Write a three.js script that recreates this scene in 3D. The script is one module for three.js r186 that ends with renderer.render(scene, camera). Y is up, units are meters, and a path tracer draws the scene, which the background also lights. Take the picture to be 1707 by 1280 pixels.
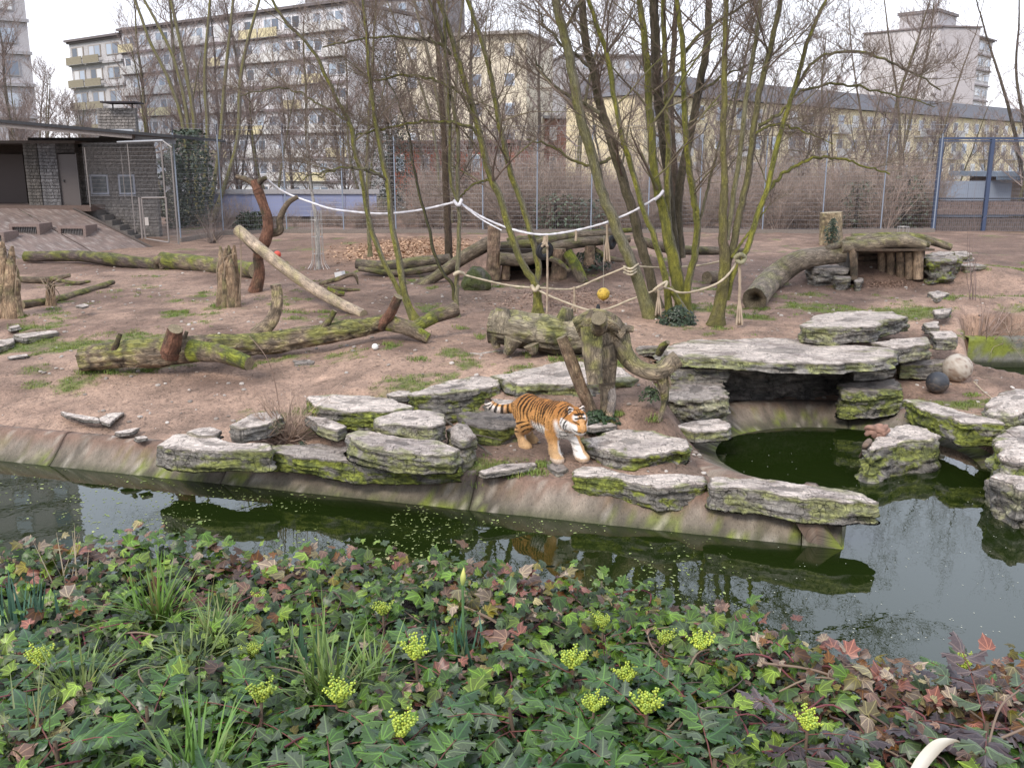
import * as THREE from 'three';
import { ImprovedNoise } from 'three/addons/math/ImprovedNoise.js';

// ---------- camera, sky, sun, exposure ----------
const F = 1550, CX = 853.5, CY = 640, PITCH = 13.1 * Math.PI / 180, EYEY = 4.3, SP = Math.sin(PITCH), CP = Math.cos(PITCH);
const scene = new THREE.Scene();
const camera = new THREE.PerspectiveCamera(2 * Math.atan(640 / F) * 180 / Math.PI, 1024 / 767, 0.1, 1200);
camera.position.set(0, EYEY, 0);
camera.rotation.set(-PITCH, 0, 0);
const renderer = new THREE.WebGLRenderer({ antialias: true });
renderer.setSize(1024, 767);
renderer.toneMapping = THREE.LinearToneMapping;
renderer.toneMappingExposure = 1.56;
renderer.shadowMap.enabled = true;
{ // an overcast sky: bright white at the horizon, a slightly cooler grey overhead with soft cloud structure
  const W = 256, H = 128, data = new Float32Array(W * H * 4), nz = new ImprovedNoise();
  for (let j = 0; j < H; j++) for (let i = 0; i < W; i++) {
    const el = ((j + .5) / H - .5) * Math.PI, az = (i + .5) / W * 2 * Math.PI, x = Math.cos(az) * Math.cos(el), y = Math.sin(el), z = Math.sin(az) * Math.cos(el), k = (j * W + i) * 4;
    const up = Math.max(0, y), cl = 1 + .10 * nz.noise(x * 2.2 / (.35 + up), 3.3, z * 2.2 / (.35 + up)) + .05 * nz.noise(x * 6 / (.3 + up), 8.1, z * 6 / (.3 + up));
    const b = (y < 0 ? .35 : 1.0 + .1 * up) * cl, t = Math.min(1, up * 3.2);
    data[k] = b * (1.0 - .17 * t); data[k + 1] = b * (.985 - .07 * t); data[k + 2] = b * (1.02 + .07 * t); data[k + 3] = 1;
  }
  const sky = new THREE.DataTexture(data, W, H, THREE.RGBAFormat, THREE.FloatType);
  sky.mapping = THREE.EquirectangularReflectionMapping; sky.magFilter = THREE.LinearFilter; sky.needsUpdate = true;
  scene.background = sky; scene.environment = sky;
}
const sun = new THREE.DirectionalLight(new THREE.Color(1, .92, .83), 1.9);
sun.position.set(-32, 58, 32); sun.castShadow = true; sun.shadow.radius = 34;
sun.shadow.mapSize.set(2048, 2048);
Object.assign(sun.shadow.camera, { left: -60, right: 60, top: 60, bottom: -60, near: 1, far: 200 });
scene.add(sun); sun.target.position.set(0, 0, -22); scene.add(sun.target);

// ---------- helpers ----------
const V = (x, y, z) => new THREE.Vector3(x, y, z);
const IN = new ImprovedNoise();
const n3 = (x, y, z) => IN.noise(x + 31.7, y + 17.3, z + 53.1);
const fbm = (x, y, z, o = 4) => { let s = 0, a = 1, t = 0; for (let i = 0; i < o; i++) { s += a * n3(x, y, z); t += a; a *= .5; x = x * 2.03 + 5.1; y = y * 2.03 + 1.7; z = z * 2.03 + 9.2; } return s / t; };
const clamp = (x, a = 0, b = 1) => Math.min(b, Math.max(a, x));
const sst = (a, b, x) => { const t = clamp((x - a) / (b - a)); return t * t * (3 - 2 * t); };
const lerp = (a, b, t) => a + (b - a) * t;
const mixc = (a, b, t) => [lerp(a[0], b[0], t), lerp(a[1], b[1], t), lerp(a[2], b[2], t)];
const mulc = (a, k) => [a[0] * k, a[1] * k, a[2] * k];
function RNG(seed) { let s = seed * 2654435761 >>> 0; const f = () => { s = (s + 0x6d2b79f5) | 0; let t = Math.imul(s ^ (s >>> 15), 1 | s); t = (t + Math.imul(t ^ (t >>> 7), 61 | t)) ^ t; return ((t ^ (t >>> 14)) >>> 0) / 4294967296; }; f.r = (a, b) => a + (b - a) * f(); f.g = () => (f() + f() + f() + f() - 2) * .87; return f; }
const pl = (tab, x) => { if (x <= tab[0][0]) return tab[0][1]; for (let i = 1; i < tab.length; i++) if (x <= tab[i][0]) { const t = (x - tab[i - 1][0]) / (tab[i][0] - tab[i - 1][0]); return lerp(tab[i - 1][1], tab[i][1], t); } return tab[tab.length - 1][1]; };
// a place seen in the survey view -> a point of the scene, at distance d, at height y, or on the ground
const ray = (px, py) => { const u = (px - CX) / F, v = (py - CY) / F; return [u, -(SP + v * CP), -(CP - v * SP)]; };
function atD(px, py, d) { const r = ray(px, py), t = d / -r[2]; return V(r[0] * t, EYEY + r[1] * t, -d); }
function onY(px, py, y) { const r = ray(px, py), t = (y - EYEY) / r[1]; return V(r[0] * t, y, r[2] * t); }
function onG(px, py, up = 0) {
  const r = ray(px, py); let a = 9, b = 9;
  for (let t = 9; t < 140; t += .25) { b = t; if (EYEY + r[1] * t < ground(r[0] * t, r[2] * t) + up) break; a = t; }
  for (let i = 0; i < 14; i++) { const m = (a + b) / 2; if (EYEY + r[1] * m < ground(r[0] * m, r[2] * m) + up) b = m; else a = m; }
  return V(r[0] * b, EYEY + r[1] * b, r[2] * b);
}
const names = new Map();
function numbered(n) { const k = names.get(n) || 0; names.set(n, k + 1); return k ? n + '_' + String(k).padStart(3, '0') : n; }
function tag(o, label, category, group, kind) { if (label) o.userData.label = label; if (category) o.userData.category = category; if (group) o.userData.group = group; if (kind) o.userData.kind = kind; return o; }
function thing(name, pos, label, category, group) { const o = new THREE.Group(); o.name = numbered(name); o.position.copy(pos); scene.add(o); return tag(o, label, category, group); }
// geometry collector; positions are given in world axes and stored relative to an origin
class MB {
  constructor(o) { this.p = []; this.c = []; this.u = []; this.i = []; this.o = o || V(0, 0, 0); }
  v(x, y, z, c, u = 0, w = 0) { this.p.push(x - this.o.x, y - this.o.y, z - this.o.z); this.c.push(c[0], c[1], c[2]); this.u.push(u, w); return this.p.length / 3 - 1; }
  t(a, b, c) { this.i.push(a, b, c); }
  q(a, b, c, d) { this.i.push(a, b, c, a, c, d); }
  geo(flat) {
    let g = new THREE.BufferGeometry();
    g.setAttribute('position', new THREE.Float32BufferAttribute(this.p, 3));
    g.setAttribute('color', new THREE.Float32BufferAttribute(this.c, 3));
    g.setAttribute('uv', new THREE.Float32BufferAttribute(this.u, 2));
    g.setIndex(this.i);
    if (flat) g = g.toNonIndexed();
    g.computeVertexNormals(); return g;
  }
  build(name, mat, parent = scene, flat = false) {
    const m = new THREE.Mesh(this.geo(flat), mat); m.name = parent === scene ? numbered(name) : name; m.castShadow = m.receiveShadow = true;
    if (parent === scene) m.position.copy(this.o);
    parent.add(m); return m;
  }
  // box from centre, half sizes and three axes
  box(c, hx, hy, hz, col, ax = V(1, 0, 0), ay = V(0, 1, 0), az = V(0, 0, 1)) {
    const P = (i, j, k) => V(c.x + ax.x * hx * i + ay.x * hy * j + az.x * hz * k, c.y + ax.y * hx * i + ay.y * hy * j + az.y * hz * k, c.z + ax.z * hx * i + ay.z * hy * j + az.z * hz * k);
    const face = (a, b, d, e, w, h) => { const k = [a, b, d, e].map((q, n) => this.v(q.x, q.y, q.z, col, (n === 1 || n === 2) ? w : 0, n > 1 ? h : 0)); this.q(k[0], k[1], k[2], k[3]); };
    face(P(-1, -1, 1), P(1, -1, 1), P(1, 1, 1), P(-1, 1, 1), 2 * hx, 2 * hy); face(P(1, -1, -1), P(-1, -1, -1), P(-1, 1, -1), P(1, 1, -1), 2 * hx, 2 * hy);
    face(P(1, -1, 1), P(1, -1, -1), P(1, 1, -1), P(1, 1, 1), 2 * hz, 2 * hy); face(P(-1, -1, -1), P(-1, -1, 1), P(-1, 1, 1), P(-1, 1, -1), 2 * hz, 2 * hy);
    face(P(-1, 1, 1), P(1, 1, 1), P(1, 1, -1), P(-1, 1, -1), 2 * hx, 2 * hz); face(P(-1, -1, -1), P(1, -1, -1), P(1, -1, 1), P(-1, -1, 1), 2 * hx, 2 * hz);
    return this;
  }
  bar(a, b, r, col, sides = 4) { return this.tube([a, b], [r, r], { sides, col: () => col, cap: true }); }
  tube(pts, rad, { sides = 6, col, amp = 0, f = 3, seed = 0, cap = false, capCol = null, vs = 1, hollow = 0 } = {}) {
    const n = pts.length; let T = V(0, 0, 0), N = null, L = 0, prev = null, first = 0; const rings = [], base = this.p.length / 3;
    for (let i = 0; i < n; i++) {
      T.copy(pts[Math.min(n - 1, i + 1)]).sub(pts[Math.max(0, i - 1)]).normalize();
      if (!N) { N = Math.abs(T.y) > .9 ? V(1, 0, 0) : V(0, 1, 0); }
      N = N.clone().addScaledVector(T, -N.dot(T)).normalize();
      const B = T.clone().cross(N); if (i) L += pts[i].distanceTo(pts[i - 1]);
      const ring = [];
      for (let k = 0; k <= sides; k++) {
        const kk = k % sides, a = kk / sides * Math.PI * 2, ca = Math.cos(a), sa = Math.sin(a), nx = N.x * ca + B.x * sa, ny = N.y * ca + B.y * sa, nz = N.z * ca + B.z * sa;
        let r = rad[i];
        if (amp) r *= 1 + amp * (.6 * n3(ca * f + seed, L * f * .35, sa * f) + .5 * n3(ca * f * 3 + seed, L * f * .5 / Math.max(.05, rad[i]) * .15, sa * f * 3));
        const x = pts[i].x + nx * r, y = pts[i].y + ny * r, z = pts[i].z + nz * r;
        ring.push(this.v(x, y, z, col(x, y, z, nx, ny, nz, n > 1 ? i / (n - 1) : 0), k / sides * Math.max(1, Math.round(rad[i] * 2 * Math.PI / .35)) * vs, L / .7 * vs));
      }
      if (prev) for (let k = 0; k < sides; k++) this.q(prev[k], prev[k + 1], ring[k + 1], ring[k]);
      prev = ring; rings.push(ring);
    }
    if (cap) for (const e of [0, n - 1]) {
      const R = rings[e], cc = capCol, P0 = pts[e], nIn = 3; let pr = null;
      const dir = V(0, 0, 0).copy(pts[e ? n - 1 : 0]).sub(pts[e ? n - 2 : 1]).normalize();
      for (let q = 0; q <= nIn; q++) {
        const s = 1 - q / nIn, ring = [];
        for (let k = 0; k <= sides; k++) {
          const id = R[k % sides] * 3, x = this.p[id] + this.o.x, y = this.p[id + 1] + this.o.y, z = this.p[id + 2] + this.o.z;
          const dep = hollow && e === 0 && s < .7 ? -hollow * (1 - s / .7) : (q ? .004 * Math.min(1, rad[e] * 10) : 0);
          const X = lerp(P0.x, x, s) + dir.x * dep, Y = lerp(P0.y, y, s) + dir.y * dep, Z = lerp(P0.z, z, s) + dir.z * dep;
          const c0 = cc ? (typeof cc === 'function' ? cc(s, k / sides) : cc) : col(x, y, z, dir.x, dir.y, dir.z, e ? 1 : 0);
          ring.push(this.v(X, Y, Z, c0, s * Math.cos(k) * .3, s * Math.sin(k) * .3));
        }
        if (pr) for (let k = 0; k < sides; k++) e ? this.q(pr[k], pr[k + 1], ring[k + 1], ring[k]) : this.q(pr[k + 1], pr[k], ring[k], ring[k + 1]);
        pr = ring;
      }
    }
    return this;
  }
}
function spline(pts, n) { const c = new THREE.CatmullRomCurve3(pts, false, 'centripetal'); return c.getPoints(n); }
const resamp = (arr, n) => Array.from({ length: n + 1 }, (_, i) => { const t = i / n * (arr.length - 1), k = Math.min(arr.length - 2, Math.floor(t)); return lerp(arr[k], arr[k + 1], t - k); });

// ---------- textures (grain, relief) ----------
function lattice(seed, P) { const r = RNG(seed), a = new Float32Array(P * P); for (let i = 0; i < a.length; i++) a[i] = r(); return a; }
function tileNoise(seed, P) { const a = lattice(seed, P), s = (t) => t * t * (3 - 2 * t); return (x, y) => { x *= P; y *= P; const i = Math.floor(x), j = Math.floor(y), fx = s(x - i), fy = s(y - j), m = (p) => ((p % P) + P) % P, g = (p, q) => a[m(q) * P + m(p)]; return lerp(lerp(g(i, j), g(i + 1, j), fx), lerp(g(i, j + 1), g(i + 1, j + 1), fx), fy); }; }
function tex(size, f, srgb = false) {
  const d = new Uint8Array(size * size * 4);
  for (let j = 0; j < size; j++) for (let i = 0; i < size; i++) { const c = f(i / size, j / size), k = (j * size + i) * 4, a = c.length ? c : [c, c, c]; d[k] = clamp(a[0]) * 255; d[k + 1] = clamp(a[1]) * 255; d[k + 2] = clamp(a[2]) * 255; d[k + 3] = 255; }
  const t = new THREE.DataTexture(d, size, size); t.wrapS = t.wrapT = THREE.RepeatWrapping; t.magFilter = THREE.LinearFilter; t.minFilter = THREE.LinearMipmapLinearFilter; if (srgb) t.colorSpace = THREE.SRGBColorSpace; t.needsUpdate = true; return t;
}
const T1 = tileNoise(1, 8), T2 = tileNoise(2, 24), T3 = tileNoise(3, 64), T4 = tileNoise(4, 160), T5 = tileNoise(5, 320);
function tileXY(seed, P, R) { const r = RNG(seed), a = new Float32Array(P * R), s = (t) => t * t * (3 - 2 * t); for (let i = 0; i < a.length; i++) a[i] = r(); return (x, y) => { x *= P; y *= R; const i = Math.floor(x), j = Math.floor(y), fx = s(x - i), fy = s(y - j), g = (p, q) => a[(((q % R) + R) % R) * P + ((p % P) + P) % P]; return lerp(lerp(g(i, j), g(i + 1, j), fx), lerp(g(i, j + 1), g(i + 1, j + 1), fx), fy); }; }
const BA = tileXY(7, 20, 9), BB = tileXY(8, 44, 22);
const dirtTex = tex(1024, (x, y) => { const p = T5(x, y), q = T4(x + .3, y), peb = sst(.80, .9, T4(x, y + .5)) * .35 * T5(x + .1, y); return .30 + .22 * T2(x, y) + .22 * T3(x, y) + .26 * q + .24 * p - .25 * sst(.72, .9, T3(x + .2, y + .7)) + peb; });
const rockTex = tex(1024, (x, y) => { const w = T1(x, y) * .06, a = T3(x * 1 + w, y), cr = Math.abs(T2(x, y * 1) * 2 - 1), st = T3(x * .25 + .1, y + w); return .44 + .26 * T2(x + .4, y) + .22 * a + .24 * T4(x, y) + .2 * T5(x, y) - .45 * (1 - sst(0, .12, cr)) * sst(.35, .65, T1(x + .5, y)) - .22 * sst(.55, .8, st); });
const barkTex = tex(512, (x, y) => { const w = T1(x, y) * .10 + T2(x, y) * .035, w2 = T1(x + .37, y + .21) * .22 + T2(x + .6, y + .3) * .06, a = Math.abs(BA(x + w, y + w2) * 2 - 1), b = Math.abs(BB(x + w * .6, y + w2 * .6) * 2 - 1); return .16 + .75 * Math.sqrt(Math.min(a, b * 1.5 + .1)) + .22 * T4(x, y) + .12 * T3(x, y); });
const concTex = tex(1024, (x, y) => .44 + .22 * T2(x, y) + .16 * T3(x, y) + .2 * T5(x, y) + .18 * T4(x, y) - .3 * sst(.8, .95, T4(x + .4, y)) + .16 * sst(.86, .95, T5(x + .4, y)));
function M(o) { return new THREE.MeshStandardMaterial({ roughness: .92, metalness: 0, vertexColors: true, ...o }); }
const mat = {
  dirt: M({ map: dirtTex, bumpMap: dirtTex, bumpScale: .035, roughness: .97 }),
  rock: M({ map: rockTex, bumpMap: rockTex, bumpScale: .04, roughness: .9 }),
  bark: M({ map: barkTex, bumpMap: barkTex, bumpScale: .04, roughness: .95 }),
  wood: M({ map: barkTex, bumpMap: barkTex, bumpScale: .014, roughness: .85 }),
  conc: M({ map: concTex, bumpMap: concTex, bumpScale: .014, roughness: .9 }),
  plain: M({ roughness: .85 }), leaf: M({ roughness: .55 }), metal: M({ roughness: .45, metalness: .7 }), paint: M({ roughness: .5 }), rope: M({ roughness: .95 }),
  twig: M({ roughness: .9 }),
};
// ---------- the lie of the land ----------
const WL = -.5;
const A0 = [-8.61, 14.93], B0 = [4.27, 11.2];
const poolC = [5.65, 15.1], poolR = [2.15, 1.9];
const arc = []; for (let k = 0; k <= 40; k++) { const a = lerp(-1.92, -6.6, k / 40); arc.push([poolC[0] + poolR[0] * Math.cos(a), poolC[1] + poolR[1] * Math.sin(a)]); }
const moatPoly = [[-60, 29.7], A0, B0, [4.75, 12.2], ...arc, [7.3, 13.5], [7.15, 13.1], [7.3, 12.5], [8.3, 11.8], [10.5, 11], [60, 2], [60, 1.2], [-60, 1.2]];
const rearPoly = [[11.4, 22.4], [60, 22.4], [60, 18.8], [13, 18.6], [10.4, 19.9]];
function polySD(P, x, d) { // positive outside
  let m = 1e9, ins = false;
  for (let i = 0, j = P.length - 1; i < P.length; j = i++) {
    const ax = P[j][0], ay = P[j][1], bx = P[i][0] - ax, by = P[i][1] - ay, t = clamp(((x - ax) * bx + (d - ay) * by) / (bx * bx + by * by)), ex = x - ax - bx * t, ey = d - ay - by * t;
    m = Math.min(m, ex * ex + ey * ey);
    if ((P[i][1] > d) !== (P[j][1] > d) && x < (P[j][0] - P[i][0]) * (d - P[i][1]) / (P[j][1] - P[i][1]) + P[i][0]) ins = !ins;
  }
  return (ins ? -1 : 1) * Math.sqrt(m);
}
function waterSD(x, d) { let s = 9; if (d < 31) s = polySD(moatPoly, x, d); if (x > 8 && d > 16 && d < 25) s = Math.min(s, polySD(rearPoly, x, d)); return s; }
const sLine = (x, d) => .2763 * (x - A0[0]) + .961 * (d - A0[1]);
const profA = [[0, -.12], [.6, -.08], [1.5, .08], [3, .3], [5, .5], [8, .72], [14, 1], [26, 1.28], [34, 1.32], [60, 1.2], [400, .6]];
const profB = [[0, -.12], [.6, -.07], [1, 0], [2.3, .04], [2.9, .45], [5, .66], [8, .76], [14, 1], [26, 1.28], [34, 1.32], [60, 1.2], [400, .6]];
const profC = [[10, -.15], [12, -.24], [13.5, -.36], [18, -.36], [18.6, -.2], [19.2, .66], [22, .8], [28, 1], [42, 1.3], [70, 1.2], [400, .6]];
const profD = [[11, -.1], [17, -.1], [19, .02], [20.6, .46], [23, .75], [28, 1], [42, 1.3], [70, 1.2], [400, .6]];
const mounds = [[.6, 30.4, 3.0, 1.3, .75], [3.4, 29.6, 1.8, 1.6, .6], [11.2, 28.6, 2.6, 1.3, .6], [14.4, 27.4, 1.6, 1.4, .4], [-9, 18.3, 3, 1.2, .12], [12.6, 24.3, 2.5, .8, .15]];
function baseH(x, d) {
  const s = sLine(x, d); let h = lerp(pl(profA, s), pl(profB, s), sst(-4.2, -2.4, x));
  const c = lerp(pl(profC, d), pl(profD, d), sst(7, 8.3, x)); h = lerp(h, c, sst(2.3, 3.3, x));
  for (const m of mounds) h += m[4] * Math.exp(-(((x - m[0]) / m[2]) ** 2) - ((d - m[1]) / m[3]) ** 2);
  return h;
}
function ground(x, z) {
  const d = -z; if (d < 1.2) return -1.5;
  const sd = waterSD(x, d); if (sd <= 0) return Math.max(-1.6, -.72 + sd * .9);
  const k = sst(.05, .5, sd); let h = baseH(x, d);
  if (d < 60) h += k * (.06 * n3(x * .45, 3, d * .45) + .03 * n3(x * 1.6, 7, d * 1.6) + .012 * n3(x * 5, 2, d * 5)) * sst(0, 1.2, sd);
  return lerp(-.72, h, k);
}
const SAND = [.425, .28, .2], SOIL = [.225, .14, .1], DARK = [.115, .074, .052], GRASS = [.15, .18, .04];
function grassiness(x, d) { // where the turf has survived
  let g = fbm(x * .55 + 4, 1.5, d * .55, 4) + .35 * fbm(x * 2.2, 6.5, d * 2.2, 3);
  const zone = .28 * Math.exp(-(((x + 8.5) / 4) ** 2) - ((d - 22) / 4) ** 2) + .36 * Math.exp(-(((x - 8.2) / 4.2) ** 2) - ((d - 23.4) / 2.2) ** 2) + .25 * Math.exp(-(((x - 17) / 5) ** 2) - ((d - 27) / 5) ** 2)
    + .1 * Math.exp(-(((x + 1) / 2.2) ** 2) - ((d - 17.5) / 2) ** 2) + .16 * Math.exp(-((x / 2.6) ** 2) - ((d - 12.9) / .9) ** 2) + .12 * Math.exp(-(((x + 5) / 4) ** 2) - ((d - 15.6) / 1) ** 2);
  return g + zone - .235;
}
function soilColor(x, d) {
  const f1 = fbm(x * .3, 2.2, d * .3, 4), f2 = fbm(x * 1.3, 5.2, d * 1.3, 3);
  let sandy = sst(-.25, .3, f1 + .3 * f2 + .45 * Math.exp(-(((x + 6) / 6) ** 2) - ((d - 17) / 3.0) ** 2) + .25 * Math.exp(-(((x - 3) / 5) ** 2) - ((d - 22) / 3) ** 2));
  sandy = clamp(sandy - .45 * sst(23, 29, d)); let c = mixc(SOIL, SAND, sandy); c = mulc(c, 1 + .5 * f2 + .25 * n3(x * 4.5, 3, d * 4.5)); c = mixc(c, DARK, .55 * sst(.12, .5, fbm(x * .8 + 9, 4, d * .8, 3)));
  const wet = .7 * Math.exp(-(((x + 1.9) / 2.4) ** 2) - ((d - 24.5) / 1.2) ** 2) + .6 * sst(1.5, 3.2, x) * sst(8, 6.5, x) * sst(18.9, 17.2, d) + .55 * Math.exp(-(((x - .6) / 1.6) ** 2) - ((d - 13.6) / .9) ** 2);
  c = mixc(c, DARK, clamp(wet));
  const leafy = Math.exp(-(((x + 3.9) / 2.6) ** 2) - ((d - 36.5) / 4) ** 2); c = mixc(c, [.42, .22, .1], clamp(leafy * 1.1 + .2 * f2 * leafy));
  c = mixc(c, GRASS, .8 * sst(.02, .2, grassiness(x, d)));
  return c;
}
{ // one sheet from the near bank to the horizon
  const axis = (knots) => { const o = []; for (let k = 1; k < knots.length; k++) { const [a, b, n] = knots[k]; for (let i = 0; i < n; i++) o.push(lerp(a, b, i / n)); } o.push(knots[knots.length - 1][1]); return o; };
  const xs = axis([0, [-700, -120, 6], [-120, -40, 14], [-40, -16, 40], [-16, -9, 50], [-9, 11, 230], [11, 18, 50], [18, 40, 36], [40, 120, 14], [120, 700, 6]]);
  const ds = axis([0, [-300, 1, 4], [1, 10, 20], [10, 19, 120], [19, 30, 100], [30, 46, 60], [46, 80, 20], [80, 200, 12], [200, 900, 7]]);
  const g = new MB(), nx = xs.length;
  for (const d of ds) for (const x of xs) g.v(x, ground(x, -d), -d, d > 1 && d < 60 ? soilColor(x, d) : [.12, .12, .06], x / 2.3, d / 2.3);
  for (let j = 0; j + 1 < ds.length; j++) for (let i = 0; i + 1 < nx; i++) { const a = j * nx + i; g.q(a, a + 1, a + nx + 1, a + nx); }
  tag(g.build('ground', mat.dirt), null, null, null, 'structure');
}
{ // moat and pool water
  const g = new MB(V(0, WL, 0)); const N = 40;
  const f = (x, d) => g.v(x, WL, -d, [1, 1, 1], x, d); const a = [f(-70, 1.2), f(70, 1.2), f(70, 31), f(-70, 31)]; g.q(...a);
  const wn = tex(512, (x, y) => .5 * T2(x, y) + .3 * T3(x, y) + .2 * T1(x, y));
  wn.repeat.set(.35, .35);
  const m = new THREE.MeshPhysicalMaterial({ color: new THREE.Color(.010, .017, .003), roughness: .008, metalness: 0, ior: 1.6, bumpMap: wn, bumpScale: .0005 });
  tag(g.build('moat_water', m), null, null, null, 'structure');
}
// concrete edging of the moat, poured in lengths with joints between them, and the rim of the round pool
{
  const bank = thing('concrete_bank', V(0, 0, 0)); tag(bank, null, null, null, 'structure'); bank.userData.kind = 'structure';
  const prof = [[-.22, -.72], [-.05, -.56], [.0, -.5], [.12, -.40], [.26, -.26], [.38, -.12], [.46, -.07], [.58, -.07], [.66, -.16]];
  function strip(path, name, seed, k = 1, topY = 0) { // path: [x,d] points, land on the left-hand side normal
    const g = new MB(), n = path.length; let prev = null;
    for (let i = 0; i < n; i++) {
      const a = path[Math.max(0, i - 1)], b = path[Math.min(n - 1, i + 1)], L = Math.hypot(b[0] - a[0], b[1] - a[1]) || 1, nx = -(b[1] - a[1]) / L, nd = (b[0] - a[0]) / L, row = [];
      for (let q = 0; q < prof.length; q++) {
        const jit = .014 * n3(path[i][0] * 3, q, path[i][1] * 3), off = prof[q][0] * k + jit, x = path[i][0] + nx * off, d = path[i][1] + nd * off, y = q > 2 ? lerp(-.5, lerp(prof[q][1], prof[q][1] + topY, 1), 1) : prof[q][1];
        const f1 = fbm(x * 1.4, 1, d * 1.4, 4), f2 = fbm(x * 5, 4, d * 5, 3), up = (y + .5) / .43;
        let c = mixc([.31, .25, .195], [.15, .122, .09], sst(-.2, .3, f1)); c = mulc(c, 1 + .45 * f2);
        c = mixc(c, [.07, .075, .03], .85 * sst(.34, .0, up + .16 * f1));                     // wet algae line
        c = mixc(c, [.2, .24, .03], .85 * sst(.12, .34, f2 + .5 * f1 + .12 * Math.sin(x * 1.3 + seed)));  // moss
        c = mixc(c, mulc(SOIL, 1.05), sst(.42, .82, up + .45 * f2 + .3 * f1)); c = mixc(c, [.09, .075, .055], .6 * sst(.05, .38, fbm(x * 3, 9, d * .8, 3))); c = mulc(c, 1 + .35 * n3(x * 11, q * .8, d * 11)); c = mixc(c, [.5, .44, .36], .5 * sst(.34, .5, n3(x * 16, q, d * 16)));
        row.push(g.v(x, y, -d, c, (i * .1), q * .09));
      }
      if (prev) for (let q = 0; q + 1 < row.length; q++) g.q(prev[q], row[q], row[q + 1], prev[q + 1]);
      prev = row;
    }
    // end faces close the length at its joint
    for (const e of [0, n - 1]) { const s = e * prof.length, ids = prof.map((_, q) => s + q), c = g.v(g.p[(s + 4) * 3], -.75, g.p[(s + 4) * 3 + 2], [.1, .09, .07]); for (let q = 0; q + 1 < ids.length; q++) g.t(c, ids[q + (e ? 1 : 0)], ids[q + (e ? 0 : 1)]); }
    g.build(name, mat.conc, bank);
  }
  const line = (t) => [lerp(A0[0], B0[0], t), lerp(A0[1], B0[1], t)];
  const cuts = [-1.2, -.55, .075, .315, .62, .962, 1.0];
  for (let k = 0; k + 1 < cuts.length; k++) { const len = (cuts[k + 1] - cuts[k]) * 13.4, n = Math.max(3, Math.round(len / .09)), g0 = .008 / 13.4; strip(Array.from({ length: n + 1 }, (_, i) => line(lerp(cuts[k] + g0, cuts[k + 1] - g0, i / n))), 'concrete_panel', k); }
  strip(Array.from({ length: 13 }, (_, i) => { const t = i / 12; return [lerp(B0[0] + .01, 4.75, t), lerp(B0[1], 12.4, t)]; }), 'concrete_panel', 9);
  // pool rim: the land side is outside of the ellipse
  const rim = []; for (let k = 0; k <= 150; k++) { const a = lerp(-1.95, -6.6, k / 150); rim.push([poolC[0] + poolR[0] * Math.cos(a), poolC[1] + poolR[1] * Math.sin(a)]); }
  prof.splice(0, prof.length, [-.3, -.75], [-.12, -.6], [0, -.5], [.1, -.44], [.22, -.36], [.34, -.26], [.42, -.205], [.56, -.20], [.64, -.34]);
  const third = 50; for (let k = 0; k < 3; k++) strip(rim.slice(k * third, (k + 1) * third + 1), 'pool_rim', 20 + k, 1.75);
  // mossy concrete wall behind the far water on the right
  const w = thing('moat_wall', V(0, 0, 0)); w.userData.kind = 'structure';
  for (let k = 0; k < 5; k++) { const g = new MB(), x0 = 11.2 + k * 4, n = 40, m = 10; let pr = null;
    for (let i = 0; i <= n; i++) { const row = []; for (let j = 0; j <= m + 2; j++) { const x = x0 + i / n * 3.985, jj = Math.min(j, m), y = lerp(-.8, .24, jj / m) + (j > m ? .005 : 0), d = 22.42 + (j > m ? (j - m) * .2 : 0), f1 = fbm(x * 2, y * 2, 4), f2 = fbm(x * 6, y * 6, 1);
      let c = mixc([.22, .21, .18], [.22, .25, .035], sst(-.22, .15, f1 + .4 * f2)); c = mixc(c, [.03, .035, .012], sst(-.3, -.42, y + .05 * f1)); if (Math.abs(y - .0) < .03) c = mulc(c, .5); row.push(g.v(x, y + .01 * f1, -d, c, x * .6, y * .6)); }
      if (pr) for (let j = 0; j < m + 2; j++) g.q(pr[j], row[j], row[j + 1], pr[j + 1]); pr = row; }
    g.build('concrete_panel', mat.conc, w); }
  // retaining wall of the planted near bank (its front stands in the water)
}
// ---------- stone slabs ----------
const MOSS = [.24, .265, .045], MOSSD = [.115, .135, .03], PALE = [.76, .645, .555], GREYR = [.19, .175, .155], DARKR = [.075, .07, .06];
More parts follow.
